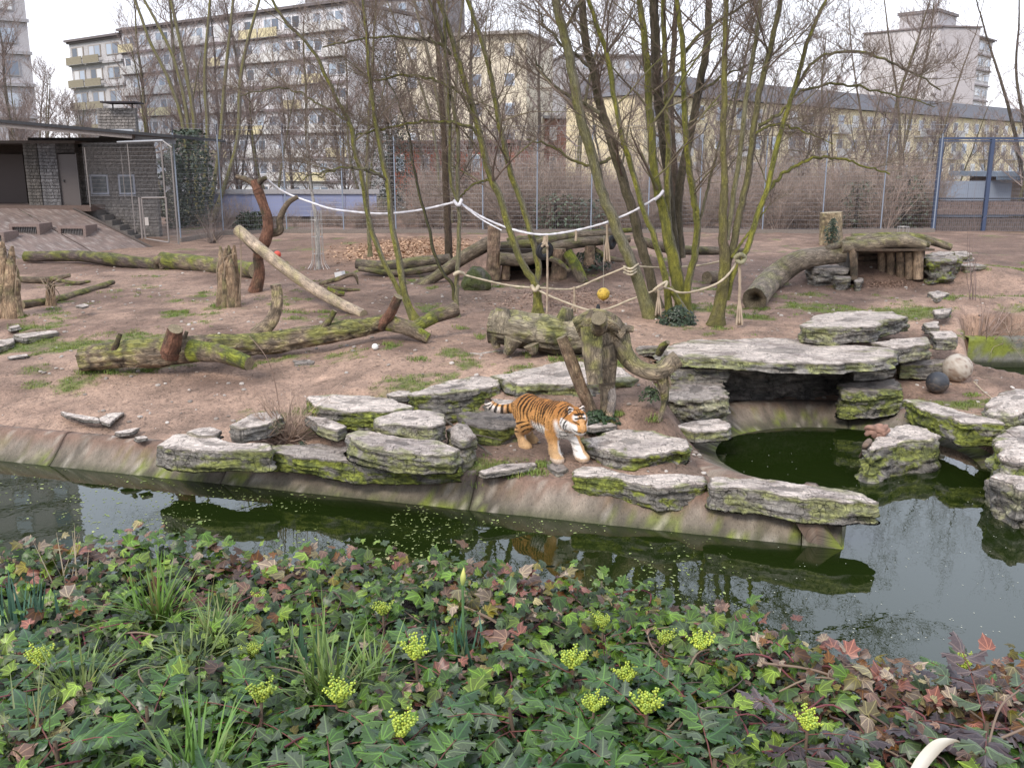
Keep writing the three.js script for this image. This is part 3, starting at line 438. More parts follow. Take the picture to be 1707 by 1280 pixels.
{ // hollow root log with the sawn stump sculpture
  const d = gd(880, 590), c = { moss: .42, base: [.36, .3, .21], dark: [.1, .08, .055] };
  logThing('root_log', 'thick rough barked hollow root log behind the tiger', 'log', [
    { name: 'trunk', P: [[818, 545, d + .2], [850, 548, d + .1], [900, 556, d], [950, 560, d - .1], [1000, 556, d - .3], [1040, 556, d - .5]], W: [52, 56, 62, 62, 56, 34], amp: .3, f: 5, sides: 56, n: 110, c, capDark: .4, hollow: .25 },
    { name: 'burl', P: [[834, 552], [836, 528], [838, 514]], d0: d, W: [40, 34, 22], c, amp: .3, hollow: .06, capDark: .6 },
    { name: 'burl', P: [[938, 550], [943, 526], [946, 513]], d0: d - .1, W: [36, 26, 18], c, amp: .3 },
    { name: 'root', P: [[855, 565], [850, 578], [844, 590]], d0: d - .3, W: [30, 20, 12], c, amp: .3 },
    { name: 'root', P: [[885, 575], [888, 584], [886, 590]], d0: d - .4, W: [26, 16, 10], c, amp: .3 },
    { name: 'root', P: [[828, 555], [826, 570], [828, 580]], d0: d, W: [24, 16, 12], c: { ...c, bare: .4 }, amp: .3 }]);
  const e = gd(1010, 690), s = { moss: .35, base: [.33, .26, .18], dark: [.1, .075, .05], bare: .35 };
  logThing('cut_stump', 'tangled sawn stump with stubby limbs standing on the rocks', 'tree stump', [
    { name: 'trunk', P: [[1010, 690], [1012, 650], [1008, 600], [1000, 560], [996, 540]], d0: e, W: [20, 24, 44, 56, 44], amp: .22, sides: 22, n: 40, c: { ...s, bare: .5 } },
    { name: 'stub', P: [[985, 545], [988, 590], [992, 640]], d0: e - .25, d1: e - .45, W: [36, 34, 26], c: { ...s, moss: .5 }, amp: .16, sides: 18, capDark: .15 },
    { name: 'limb', P: [[1030, 555, e], [1042, 590, e - .1], [1062, 612, e - .2], [1095, 620, e - .25], [1130, 598, e - .2]], W: [36, 30, 28, 28, 30], c: { ...s, moss: .4, bare: .35 }, amp: .2, sides: 18, n: 40 },
    { name: 'limb', P: [[1104, 612, e - .2], [1106, 640, e - .2], [1108, 670, e - .2], [1097, 704, e - .3]], W: [32, 20, 11, 8], c: { ...s, moss: .45 }, amp: .25 },
    { name: 'stub', P: [[996, 548], [1000, 542], [998, 530]], d0: e - .35, d1: e - .75, W: [28, 27, 26], c: s, amp: .08, sides: 24 },
    { name: 'stub', P: [[1020, 556], [1040, 548], [1056, 549]], d0: e - .1, W: [20, 12, 11], c: { ...s, moss: .5 } },
    { name: 'burl', P: [[960, 548], [990, 536], [1022, 545], [1034, 560]], d0: e - .1, W: [28, 38, 34, 20], c: s, amp: .7, f: 5, sides: 32 },
    { name: 'shard', P: [[978, 545], [984, 528], [986, 516]], d0: e - .2, W: [22, 14, 5], c: s, amp: .4 }, { name: 'shard', P: [[1012, 546], [1019, 534], [1024, 524]], d0: e - .15, W: [24, 15, 6], c: { ...s, bare: .7 }, amp: .4 }, { name: 'shard', P: [[1030, 560], [1038, 552], [1042, 545]], d0: e - .2, W: [18, 12, 5], c: { ...s, bare: .7 }, amp: .4 },
    { name: 'root', P: [[1016, 640, e], [1020, 665, e - .1], [1016, 694, e - .15]], W: [16, 15, 14], c: { bare: 1, moss: 0, base: [.5, .42, .36] } },
    { name: 'bark_strip', P: [[1112, 622], [1117, 636], [1118, 648]], d0: e - .3, W: [4, 4, 1], c: { bare: 1, moss: 0 } },
    { name: 'branch', P: [[1098, 590, e + .5], [1105, 578, e + .4], [1114, 570, e + .3]], W: [12, 14, 8], c: { moss: .6 } }]);
  const q = gd(985, 690) - .15;
  logThing('rotten_post', 'slanting split post with ivy in front of the cut stump', 'post', [
    { name: 'trunk', P: [[936, 562], [955, 610], [972, 655], [985, 688]], d0: q, W: [18, 22, 20, 14], c: { base: [.46, .29, .17], dark: [.24, .14, .085], moss: .08, bare: .5 }, amp: .16, mat: mat.bark },
    { name: 'root', P: [[975, 650], [985, 672], [994, 688]], d0: q + .1, W: [14, 12, 8], c: { base: [.3, .22, .15], moss: .1, bare: .7 } }]);
}
{ // left den: a mound with logs laid over a dark entrance
  const d = gd(900, 470), D = d + .4;
  // the cavity is really there: side posts, a roof of logs, a dark back
  const den = (label, P, W, c = {}, name = 'den_log', extra = {}) => logThing(name, label, 'log', [{ P, W, d0: D, c: { base: [.27, .21, .15], dark: [.1, .078, .055], moss: .32, ...c }, n: 36, amp: .16, ...extra }], 'logs of the left den');
  den('long split log at the far left of the earth den', [[594, 440, D + 1.3], [640, 444, D + 1.1], [700, 437, D + .9], [750, 431, D + .8]], [16, 19, 20, 16], { moss: .35, base: [.2, .16, .12] }, 'split_log');
  den('second long log lying close behind the split log', [[598, 448, D + 1.1], [660, 455, D + .8], [730, 446, D + .6]], [8, 11, 12], { moss: .4 });
  den('sloping log rising from the soil to the den post', [[695, 482, D - .4], [740, 452, D - .1], [780, 425, D + .1], [822, 402, D + .3]], [14, 18, 22, 24], { moss: .25 });
  den('thin log on the soil left of the den', [[676, 480, D - .3], [700, 470, D - .2], [716, 462, D]], [9, 10, 8]);
  den('front roof log over the dark den entrance', [[833, 432, D - .4], [880, 432, D - .3], [930, 411, D - .1], [990, 402, D + .1], [1050, 398, D + .3]], [22, 20, 17, 16, 12], { moss: .3 });
  den('upper roof log behind the front roof log', [[835, 412, D + .2], [900, 404, D + .3], [960, 393, D + .4], [1030, 388, D + .5]], [17, 17, 15, 10], { moss: .45 });
  den('topmost thin log of the den roof', [[845, 402, D + .6], [920, 393, D + .7], [1000, 387, D + .8], [1060, 383, D + .9]], [10, 11, 10, 7], { moss: .6 });
  den('curved mossy branch bending down at the den entrance', [[905, 428, D - .5], [930, 436, D - .6], [950, 452, D - .7]], [9, 9, 7], { moss: .7 });
  den('mossy slab of wood leaning on the right of the den', [[946, 420, D - .4], [960, 445, D - .6], [974, 472, D - .8]], [16, 20, 16], { moss: 1 });
  den('log end running out right behind the leaning trunks', [[1070, 402, D + .6], [1120, 415, D + .8], [1200, 418, D + 1.2], [1240, 418, D + 1.4]], [14, 17, 13, 8], { moss: .3 });
  den('slim log crossing behind the right part of the den', [[985, 410, D + .3], [1015, 430, D], [1040, 434, D]], [8, 9, 6], { moss: .4 });
  const post = (label, x, yt, yb, w, dd = 0) => logThing('den_post', label, 'post', [{ P: [[x - 1, yb + 4], [x, lerp(yt, yb, .5)], [x + .5, yt]], d0: D - .3 + dd, W: [w * 1.12, w, w * .95], c: { base: [.42, .28, .19], dark: [.14, .09, .06], moss: .12, bare: .45 }, amp: .2, f: 5, sides: 18 }], 'posts of the left den');
  post('tall weathered post left of the den entrance', 823, 376, 462, 22);
  post('short dark post beside the tall den post', 843, 440, 462, 14, .1);
  post('dark post at the right of the den entrance', 932, 414, 466, 24, .1);
  post('reddish short post standing on the den mound', 983, 410, 438, 17, .3);
  // turf mound that carries the logs and holds the hollow
  const t = thing('earth_den', atD(890, 462, D), 'dark earth den entrance under the left log pile', 'den');
  const gb = new MB(t.position); const cA = atD(850, 428, D), cB = atD(925, 464, D), w2 = (cB.x - cA.x) / 2, h2 = (cA.y - cB.y) / 2, cx = (cA.x + cB.x) / 2, cy = (cA.y + cB.y) / 2;
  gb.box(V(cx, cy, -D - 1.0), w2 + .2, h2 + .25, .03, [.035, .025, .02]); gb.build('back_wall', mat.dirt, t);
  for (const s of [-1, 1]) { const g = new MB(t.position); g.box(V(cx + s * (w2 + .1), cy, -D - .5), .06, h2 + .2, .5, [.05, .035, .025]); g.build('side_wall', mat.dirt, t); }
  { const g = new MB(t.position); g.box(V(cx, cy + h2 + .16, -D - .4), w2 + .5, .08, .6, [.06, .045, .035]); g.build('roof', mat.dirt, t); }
  // upright mossy boulder left of the posts
  const b = onG(795, 483), g = new MB(b), n = 30, m = 20; for (let j = 0; j <= m; j++) for (let i = 0; i <= n; i++) { const a = i / n * Math.PI * 2, e = (j / m - .5) * Math.PI, x0 = Math.cos(e) * Math.cos(a), y0 = Math.sin(e), z0 = Math.cos(e) * Math.sin(a), r = 1 + .22 * n3(x0 * 1.6, y0 * 1.6, z0 * 1.6) + .08 * n3(x0 * 5, y0 * 5, z0 * 5), x = b.x + .38 * x0 * r * (1.05 - .35 * y0), y = b.y + .28 + .38 * y0 * r, z = b.z + .25 * z0 * r, f = fbm(x * 4, y * 4, z * 4, 3); g.v(x, y, z, mixc([.13, .15, .05], [.2, .19, .15], sst(0, .35, f)), i * .1, j * .05); }
  for (let j = 0; j < m; j++) for (let i = 0; i < n; i++) { const k = j * (n + 1) + i; g.q(k + n + 1, k + n + 2, k + 1, k); }
  tag(g.build('boulder', mat.rock), 'green upright boulder left of the den posts', 'boulder');
}
{ // right den: roofed timber shelter of upright logs, with a hollow trunk running up to it
  const d = gd(1480, 468), c = { base: [.33, .26, .19], dark: [.12, .09, .065], moss: .28 };
  logThing('hollow_trunk', 'bent hollow trunk climbing to the timber den', 'log', [{ P: [[1258, 500, gd(1260, 515)], [1292, 462, d - .4], [1330, 436, d - .2], [1370, 427, d], [1408, 424, d]], W: [40, 40, 36, 32, 26], c: { ...c, moss: .3 }, n: 50, sides: 24, amp: .12, hollow: .5, capDark: .55 }, { name: 'branch', P: [[1378, 415], [1395, 410], [1410, 404]], d0: d - .1, W: [10, 11, 10], c }]);
  const o = atD(1480, 465, d), t = thing('timber_den', o, 'timber den of upright logs with a log roof', 'animal shelter');
  const add = (name, P, W, dd, cc, n = 20) => { const g = new MB(o); limb(g, P, W, { d0: d + dd, sides: 14, n, amp: .1, col: barkCol({ ...c, ...cc }), seed: P[0][0] }); g.build(name, mat.bark, t); };
  add('roof_log', [[1404, 412], [1450, 408], [1490, 403], [1520, 404], [1542, 410]], [19, 20, 20, 20, 16], -.2, { base: [.38, .3, .21], moss: .35 }, 40);
  add('roof_log', [[1410, 402], [1460, 399], [1510, 398], [1550, 408]], [14, 15, 14, 10], .35, { moss: .4 }, 30);
  add('roof_log', [[1420, 396], [1470, 394], [1530, 396], [1586, 412]], [12, 14, 14, 12], .8, { moss: .6 }, 30);
  add('roof_log', [[1408, 416], [1470, 418], [1530, 414]], [8, 7, 7], -.1, { base: [.28, .18, .12], moss: 0 });
  for (const [k, x] of [[0, 1531], [1, 1516], [2, 1501], [3, 1485], [4, 1470]].values()) add('wall_post', [[x, 465], [x + .5, 440], [x, k ? 420 : 412]], [13 + (k ? 0 : 3), 13 + (k ? 0 : 3), 13 + (k ? 0 : 3)], k * .18 - .1, { base: [.46, .33, .22], dark: [.24, .165, .11], moss: .04 });
  add('front_post', [[1424, 466], [1424, 440], [1421, 414]], [12, 12, 12], -.25, { base: [.46, .33, .22], moss: .05 });
  for (let k = 0; k < 5; k++) add('back_log', [[1415, 456 - k * 9], [1445, 457 - k * 9], [1475, 456 - k * 9]], [8, 8, 8], 1, { base: [.2, .13, .09], moss: 0 });
  { const g = new MB(o), a = atD(1410, 414, d + .4), b = atD(1540, 414, d + .4); g.box(V((a.x + b.x) / 2, a.y + .02, a.z), (b.x - a.x) / 2, .03, .75, [.13, .09, .06]); g.build('roof_board', mat.wood, t); }
  { const g = new MB(o), a = atD(1410, 440, d + 1.15), b = atD(1540, 440, d + 1.15); g.box(V((a.x + b.x) / 2, a.y, a.z), (b.x - a.x) / 2, .55, .04, [.06, .04, .03]); g.build('back_wall', mat.wood, t); }
  { const g = new MB(o), a = atD(1412, 440, d + .5); g.box(V(a.x, a.y, a.z), .06, .42, .7, [.1, .08, .06]); g.build('side_wall', mat.wood, t); }
  logThing('ivy_stump', 'tall cut stump with ivy behind the hollow trunk', 'tree stump', [{ P: [[1386, 412], [1386, 380], [1386, 354]], d0: gd(1386, 408), W: [40, 36, 35], amp: .2, f: 5, sides: 22, c: { base: [.4, .31, .19], moss: .3, bare: .4 } }]);
  logThing('short_log', 'short sawn log lying on the soil right of the trunks', 'log', [{ P: [[1179, 463, gd(1180, 472)], [1200, 461, gd(1200, 470) + .2]], W: [21, 20], amp: .1, hollow: .05, capDark: .35, c: { moss: .1 } }]);
  logThing('stick', 'bleached curved stick left of the split log', 'branch', [{ P: [[532, 474], [560, 466], [590, 458], [597, 474]], d0: gd(560, 476), W: [6, 8, 7, 2], c: { moss: .5, bare: .3 } }]);
  logThing('stick', 'short mossy stick in front of the bleached curved stick', 'branch', [{ P: [[540, 476], [570, 482], [600, 484]], d0: gd(570, 487), W: [5, 6, 5], c: { moss: .4 } }]);
  logThing('stick', 'mossy chunk of wood under the leaning pole', 'branch', [{ P: [[545, 482], [560, 488], [574, 490]], d0: gd(560, 494), W: [9, 10, 8], c: { moss: .9 } }]);
  logThing('stick', 'thin dead stick lying at the tail boulder left of the tiger', 'branch', [{ P: [[742, 700, 14.4], [775, 725, 14], [820, 758, 13.5]], W: [3.5, 3.5, 3], c: { base: [.32, .26, .2], moss: 0 } }, { P: [[770, 722, 14], [800, 726, 13.8], [837, 734, 13.7]], W: [3, 2.5, 1.5], c: { base: [.32, .26, .2], moss: 0 } }]);
}
// ---------- trees ----------
const TW = [.17, .125, .1], TWD = [.07, .052, .045];
// a bare branch that divides into twigs
function grow(g, p, dir, len, r, lev, rng, o) {
  const n = lev >= 3 ? 3 : lev === 2 ? 4 : 6, pts = [p.clone()], rad = [r], q = p.clone(), D = dir.clone(), rmin = o.rmin || .004;
  for (let i = 1; i <= n; i++) {
    D.x += rng.g() * o.wob; D.y += rng.g() * o.wob + o.up * (lev === 1 ? (i < n * .5 ? 1 : o.droop ?? 1) : 1); D.z += rng.g() * o.wob; D.normalize();
    q.addScaledVector(D, len / n); pts.push(q.clone()); rad.push(Math.max(rmin * .6, r * (1 - .8 * i / n)));
    if (lev < o.max && i >= (lev === 0 ? 2 : 1)) {
      const kids = lev === 0 ? o.k0 : lev === 1 ? o.k1 : o.k2, c = Math.floor(kids) + (rng() < kids % 1 ? 1 : 0);
      for (let k = 0; k < c; k++) {
        const s = V(rng.g(), rng.g() * .7 + .25, rng.g()).normalize(), nd = D.clone().multiplyScalar(o.fwd).add(s).normalize();
        grow(g, q, nd, len * rng.r(.38, .62) * (1 - .35 * i / n), Math.max(rmin, rad[i] * rng.r(.42, .66)), lev + 1, rng, o);
      }
    }
  }
  const t = clamp(r / .03), col0 = o.col || mixc(TW, [.1, .1, .055], .0), sides = r > .05 ? 7 : r > .02 ? 5 : 3;
  g.tube(pts, rad, { sides, col: (x, y, z, nx, ny, nz) => { const m = (o.moss || 0) * t * sst(-.1, .3, n3(x * 3, y * 3, z * 3) + .3 * ny); return mixc(mulc(col0, .85 + .5 * (n3(x * 2, y * 2, z * 2) + .2)), [.15, .17, .025], clamp(m)); } });
}
const barkTree = (o) => { const { base = [.34, .30, .22], dark = [.16, .135, .1], moss = .5, side = V(-.7, 0, .4), sd = 0, foot = 0 } = o; return (x, y, z, nx, ny, nz, t) => { const f1 = fbm(x * 1.2 + sd, y * .7, z * 1.2, 3), f2 = fbm(x * 8, y * 3 + sd, z * 8, 3), s = nx * side.x + ny * .3 + nz * side.z; let c = mixc(base, dark, sst(-.1, .4, f2 + .2 * f1)); c = mulc(c, 1 + .35 * f1); return mixc(c, mixc([.22, .22, .05], [.42, .40, .06], sst(-.15, .25, f2)), clamp(moss * 1.12 * sst(-.25, .4, s * 1.15 + f1 * .9 + foot * sst(.12, 0, t) * 1.2))); }; };
// stems: survey lines up each stem, base first; they go on above the picture
function tree(label, base, stems, { cat = 'tree', seed = 1, moss = .5, tone, branches = 12, group, extend = 5 } = {}) {
  const o = onG(base[0], base[1]), d = -o.z, t = thing('tree', o, label, cat, group), rng = RNG(seed), crown = new MB(o);
  stems.forEach((s, k) => {
    const P = s.p.map(([px, py], i) => { const f = i / (s.p.length - 1); return atD(px, py, d + (s.dd || 0) + (s.lean || 0) * f + .12 * n3(k * 3.1, f * 3, seed)); });
    if (!s.from) { P[0].y = Math.min(P[0].y, ground(P[0].x, P[0].z) - .03); }
    const a = P[P.length - 1], b = P[P.length - 2], dir = a.clone().sub(b).normalize(), ext = s.ext ?? extend;
    const q = a.clone(), w1 = s.w[s.w.length - 1], wr = s.w.slice();
    if (ext) for (let i = 1; i <= 4; i++) { dir.x += rng.g() * .12; dir.z += rng.g() * .1; dir.y += .06; dir.normalize(); q.addScaledVector(dir, ext / 4); P.push(q.clone()); }
    const n = Math.round(clamp(P.length * 6, 14, 80)), c = spline(P, n); c.forEach((p, i) => { const a = Math.min(1, i / 4) * (s.from && !s.ext && s.ext !== undefined ? .07 : .03); p.x += a * n3(i * .55, k * 7.1, seed); p.y += a * n3(i * .55, k * 7.1, seed + 9); }); const nb = s.p.length - 1, rr = c.map((p, i) => { const f = i / n * (P.length - 1); return .82 * (f <= nb ? pl(wr.map((w, j) => [j / (wr.length - 1), w]), f / nb) / 2 / F * d : w1 / 2 / F * d * (1 - .85 * (f - nb) / 4)); });
    if (!s.from) { rr[0] *= 1.5; rr[1] *= 1.25; rr[2] *= 1.1; }
    const g = new MB(o), m = s.moss ?? moss;
    g.tube(c, rr, { sides: rr[0] > .06 ? 12 : 8, amp: .09, f: 3, seed: k + seed, col: barkTree({ moss: m, sd: k + seed, base: s.tone || tone, dark: s.dark, side: s.side, foot: s.from ? 0 : 1 }), cap: true });
    g.build('trunk', mat.bark, t);
    const B = Math.round((s.br ?? branches) * 1.5);
    for (let i = 0; i < B; i++) {
      const f = rng.r(s.b0 ?? .3, 1), id = Math.min(n - 1, Math.floor(f * n)), p = c[id], T = c[Math.min(n, id + 1)].clone().sub(c[id]).normalize(), az = rng() * 6.283;
      const side = V(Math.cos(az), rng.r(-.05, .5), Math.sin(az)), D = T.multiplyScalar(rng.r(.3, .8)).add(side).normalize();
      grow(crown, p, D, rng.r(1.1, 3.2) * (s.bl || 1), Math.max(.012, rr[id] * rng.r(.2, .42)), 1, rng, { wob: .17, up: .055, droop: -.9, k0: 1, k1: 1.9, k2: 1.5, max: 3, fwd: .9, moss: m * .9, rmin: .0042, col: s.twig });
    }
    if (ext) grow(crown, P[P.length - 1], dir, 2.5, rr[n], 1, rng, { wob: .12, up: .05, k0: 1, k1: 1.5, k2: 1.1, max: 3, fwd: 1, rmin: .0042 });
  });
  // limbs traced singly
  crown.build('crown', mat.twig, t);
  return t;
}
tree('slim mossy tree with two stems standing behind the large fallen log', [690, 532], [
  { p: [[692, 534], [675, 494], [665, 436], [652, 371], [645, 300], [634, 247], [625, 196], [619, 151], [614, 113], [611, 50], [605, 0]], w: [17, 14, 12, 11, 9, 8, 7, 6], moss: .75 },
  { p: [[668, 492], [640, 436], [622, 393], [612, 348], [606, 310], [594, 260], [591, 247], [584, 209], [574, 189], [561, 164], [546, 133], [526, 93], [501, 60], [480, 43], [454, 0]], w: [10, 11, 10, 9, 9, 8, 7, 6, 5], from: 1, moss: .75 },
  { p: [[645, 300], [618, 285], [585, 278], [540, 285], [500, 302]], w: [6, 5, 4, 2], from: 1, ext: 0, br: 5, bl: .5, lean: -1, moss: .8 },
  { p: [[634, 290], [610, 283], [570, 280], [530, 296]], w: [5, 4, 3, 2], from: 1, ext: 0, br: 4, bl: .5, lean: 1, moss: .8 },
  { p: [[578, 200], [545, 180], [500, 155], [455, 147], [400, 160]], w: [5, 4, 3, 2], from: 1, ext: 0, br: 7, bl: .6, moss: .4 },
], { seed: 11, branches: 9 });
tree('thin dark double stemmed tree between the mossy trees', [762, 528], [
  { p: [[762, 530], [760, 500], [762, 460], [765, 398], [765, 343], [763, 298], [764, 260], [763, 214], [753, 164], [740, 75], [730, 38], [715, 0]], w: [13, 10, 9, 8, 8, 8, 7, 7, 6], moss: .35 },
  { p: [[757, 500], [753, 474], [738, 454], [725, 424], [713, 368], [697, 318], [687, 260], [682, 227], [672, 196], [662, 164], [647, 136]], w: [8, 7, 7, 6, 5, 4, 3, 2], from: 1, ext: 1, moss: .3, dark: [.045, .04, .035], tone: [.09, .08, .06] },
  { p: [[764, 340], [752, 300], [751, 240], [748, 160], [742, 60], [738, 0]], w: [7, 7, 6, 5, 4], from: 1, moss: .6 },
], { seed: 12, branches: 7, moss: .3 });
tree('forked mossy tree left of the yellow ball', [896, 522], [
  { p: [[897, 524], [895, 490], [890, 468], [872, 442], [851, 386], [831, 324], [816, 290], [800, 227], [788, 176], [770, 121], [758, 83], [745, 33], [730, 0]], w: [20, 17, 15, 14, 14, 13, 13, 12, 11, 9, 8], moss: .75 },
  { p: [[893, 474], [898, 450], [886, 392], [866, 327], [853, 292], [840, 239], [829, 191], [819, 127], [808, 88], [795, 45], [780, 0]], w: [14, 13, 12, 11, 10, 9, 8], from: 1, moss: .75 },
  { p: [[800, 227], [780, 210], [740, 203], [700, 203], [640, 214], [590, 228]], w: [8, 7, 6, 5, 3], from: 1, ext: 0, br: 8, bl: .6, lean: -.6, moss: .85 },
  { p: [[784, 172], [760, 150], [720, 133], [670, 126], [610, 140]], w: [7, 6, 5, 3], from: 1, ext: 0, br: 7, bl: .6, lean: .5, moss: .7 },
  { p: [[752, 90], [725, 70], [680, 62], [610, 64], [540, 80]], w: [7, 6, 4, 3], from: 1, ext: 0, br: 8, bl: .6, lean: -.8, moss: .6 },
  { p: [[822, 300], [800, 303], [775, 320], [760, 335]], w: [6, 5, 4, 3], from: 1, ext: 0, br: 2, bl: .4, moss: .8 },
], { seed: 13, branches: 9 });
tree('big cluster of leaning and upright mossy trunks in the middle of the enclosure', [1138, 522], [
  { p: [[1087, 516], [1059, 453], [1036, 400], [1015, 348], [1002, 315], [986, 255], [970, 204], [959, 149], [951, 101], [938, 48], [926, 0]], w: [25, 22, 21, 20, 19, 19, 18, 17, 16], moss: .45, side: V(-.6, 0, .2), dd: -.6 },
  { p: [[1097, 486], [1083, 455], [1068, 406], [1050, 336], [1035, 290], [1012, 212], [999, 170], [989, 117], [975, 61], [970, 0]], w: [22, 21, 20, 19, 18, 17, 16, 14], moss: .12, dark: [.1, .082, .062], tone: [.23, .185, .13], dd: .5 },
  { p: [[1118, 500], [1106, 450], [1089, 392], [1068, 335], [1052, 276], [1039, 234], [1028, 181], [1020, 138], [1010, 85], [994, 35], [981, 0]], w: [14, 12, 11, 11, 10, 10, 9, 8], moss: .95, dd: -.5 },
  { p: [[1140, 524], [1132, 477], [1118, 412], [1105, 348], [1096, 315], [1087, 239], [1082, 159], [1079, 106], [1071, 40], [1066, 0]], w: [30, 27, 20, 18, 16, 14, 13, 11], moss: .85, side: V(-.5, 0, .8) },
  { p: [[1128, 480], [1122, 420], [1115, 377], [1113, 330], [1115, 239], [1111, 159], [1108, 80], [1107, 0]], w: [18, 17, 15, 13, 12, 11, 9], from: 1, moss: .75, dd: .3 },
  { p: [[1128, 430], [1118, 340], [1105, 226], [1095, 133], [1092, 53], [1090, 0]], w: [16, 17, 18, 19, 18], from: 1, moss: .08, dark: [.09, .075, .058], tone: [.19, .155, .11], dd: .8 },
  { p: [[1148, 516], [1146, 478], [1159, 424], [1162, 362], [1155, 320], [1145, 239], [1141, 159], [1139, 80], [1129, 0]], w: [16, 15, 14, 13, 12, 11, 9], moss: 1, dd: -.2 },
  { p: [[1150, 512], [1130, 500], [1118, 480]], w: [14, 13, 11], ext: 0, br: 0, moss: 1.1, dd: -.5 },
  { p: [[1161, 380], [1170, 357], [1179, 318], [1194, 260], [1210, 200]], w: [7, 6, 5, 3], from: 1, ext: 1.5, br: 5, bl: .6, moss: .3 },
  { p: [[1136, 430], [1130, 350], [1135, 300], [1145, 252], [1161, 173], [1172, 114], [1180, 61], [1182, 0]], w: [20, 18, 17, 16, 15, 13], from: 1, moss: .1, dark: [.09, .075, .058], tone: [.2, .16, .115], dd: 1 },
  { p: [[1172, 150], [1200, 130], [1240, 112], [1300, 95]], w: [6, 5, 3, 2], from: 1, ext: 0, br: 5, bl: .6, dd: 1 },
  { p: [[1018, 263], [995, 275], [960, 268], [920, 245], [880, 232]], w: [7, 6, 5, 3], from: 1, ext: 0, br: 6, bl: .5, moss: .5 },
  { p: [[1000, 188], [960, 165], [915, 135], [893, 95]], w: [8, 7, 5, 3], from: 1, ext: 0, br: 6, bl: .6, moss: .2 },
  { p: [[985, 112], [950, 85], [915, 50], [895, 15]], w: [7, 6, 5, 3], from: 1, ext: 0, br: 6, bl: .6, moss: .2 },
  { p: [[1140, 90], [1165, 60], [1210, 28], [1250, 0]], w: [8, 7, 6, 5], from: 1, ext: 1, br: 4, bl: .6, moss: .6 },
], { seed: 14, branches: 9 });
tree('spreading tree with pale trunks and mossy limbs right of the hanging ropes', [1194, 541], [
  { p: [[1194, 543], [1203, 490], [1208, 439], [1206, 393], [1207, 325], [1208, 300], [1206, 239], [1208, 160], [1209, 80], [1212, 0]], w: [30, 25, 22, 17, 15, 13, 12, 11, 9], moss: .5, tone: [.24, .17, .12], dark: [.13, .1, .075], side: V(-.2, 0, .3) },
  { p: [[1206, 470], [1218, 425], [1232, 362], [1244, 310], [1253, 249], [1263, 171], [1277, 112], [1287, 64], [1301, 0]], w: [16, 15, 14, 13, 12, 11, 9], from: 1, moss: .35, tone: [.2, .16, .11] },
  { p: [[1212, 500], [1226, 448], [1245, 415], [1263, 359], [1277, 325], [1293, 257], [1309, 195], [1328, 139], [1344, 80], [1365, 27], [1378, 0]], w: [13, 13, 12, 11, 10, 9, 8, 6], from: 1, moss: .95 },
  { p: [[1212, 400], [1228, 300], [1240, 200], [1250, 128], [1263, 54], [1269, 0]], w: [11, 10, 9, 7], from: 1, moss: .3 },
  { p: [[1280, 320], [1305, 290], [1352, 265], [1395, 262], [1440, 275], [1480, 290]], w: [8, 7, 6, 4, 3], from: 1, ext: 0, br: 6, bl: .5, lean: -.5, moss: 1 },
  { p: [[1265, 210], [1300, 190], [1330, 155], [1400, 140], [1470, 152], [1560, 178]], w: [7, 6, 5, 4, 2], from: 1, ext: 0, br: 9, bl: .6, moss: .6 },
  { p: [[1325, 150], [1360, 100], [1420, 85], [1500, 110], [1570, 150]], w: [7, 6, 5, 3], from: 1, ext: 0, br: 9, bl: .6, moss: .6, lean: 1 },
  { p: [[1255, 225], [1290, 208], [1330, 215], [1390, 240]], w: [6, 5, 4, 2], from: 1, ext: 0, br: 5, bl: .5, moss: .9 },
  { p: [[1220, 430], [1240, 400], [1262, 370]], w: [8, 6, 5], from: 1, ext: .5, br: 1, bl: .4, moss: .9 },
], { seed: 15, branches: 10 });
tree('brown trunk of a tree rising behind the split log', [748, 440], [{ p: [[748, 442], [747, 400], [745, 350], [742, 290], [740, 230], [735, 150], [728, 60], [724, 0]], w: [17, 15, 14, 13, 11, 9, 7], moss: .05, tone: [.13, .085, .06], dark: [.07, .045, .035] }], { seed: 16, branches: 12 });
tree('slender tree with a green foot behind the split log', [617, 428], [{ p: [[617, 430], [615, 390], [612, 340], [612, 270], [616, 180], [622, 90], [626, 0]], w: [9, 8, 7, 6, 5, 4], moss: .4 }], { seed: 17, branches: 8 });
tree('brown trunk close behind the trunk cluster on the far side of the ropes', [1122, 440], [{ p: [[1126, 425], [1130, 370], [1128, 320], [1122, 250], [1118, 160], [1124, 70], [1128, 0]], w: [19, 17, 15, 13, 11, 9], moss: .05, tone: [.14, .09, .07], dark: [.07, .05, .04] }], { seed: 18, branches: 9 });
const farTree = { rmin: .009 };
tree('olive many stemmed tree standing behind the fence in front of the apartment block', [322, 371], [
  { p: [[316, 374], [306, 215], [280, 130], [250, 70], [225, 0]], w: [9, 8, 7, 6, 5], bl: 1.7, b0: .45 }, { p: [[318, 374], [312, 200], [290, 100], [262, 40], [240, 0]], w: [8, 7, 6, 5], bl: 1.7, b0: .45 }, { p: [[325, 374], [326, 230], [310, 120], [285, 0]], w: [10, 9, 8, 6], bl: 1.7, b0: .45 },
  { p: [[334, 374], [345, 230], [341, 120], [350, 0]], w: [9, 8, 7, 5], bl: 1.7, b0: .45 }, { p: [[345, 374], [366, 240], [374, 140], [388, 0]], w: [9, 8, 7, 5], bl: 1.7, b0: .45 }, { p: [[352, 374], [394, 240], [402, 120], [432, 0]], w: [9, 8, 7, 5], bl: 1.7, b0: .45 }], { seed: 31, branches: 5, moss: .45, tone: [.3, .25, .2] });
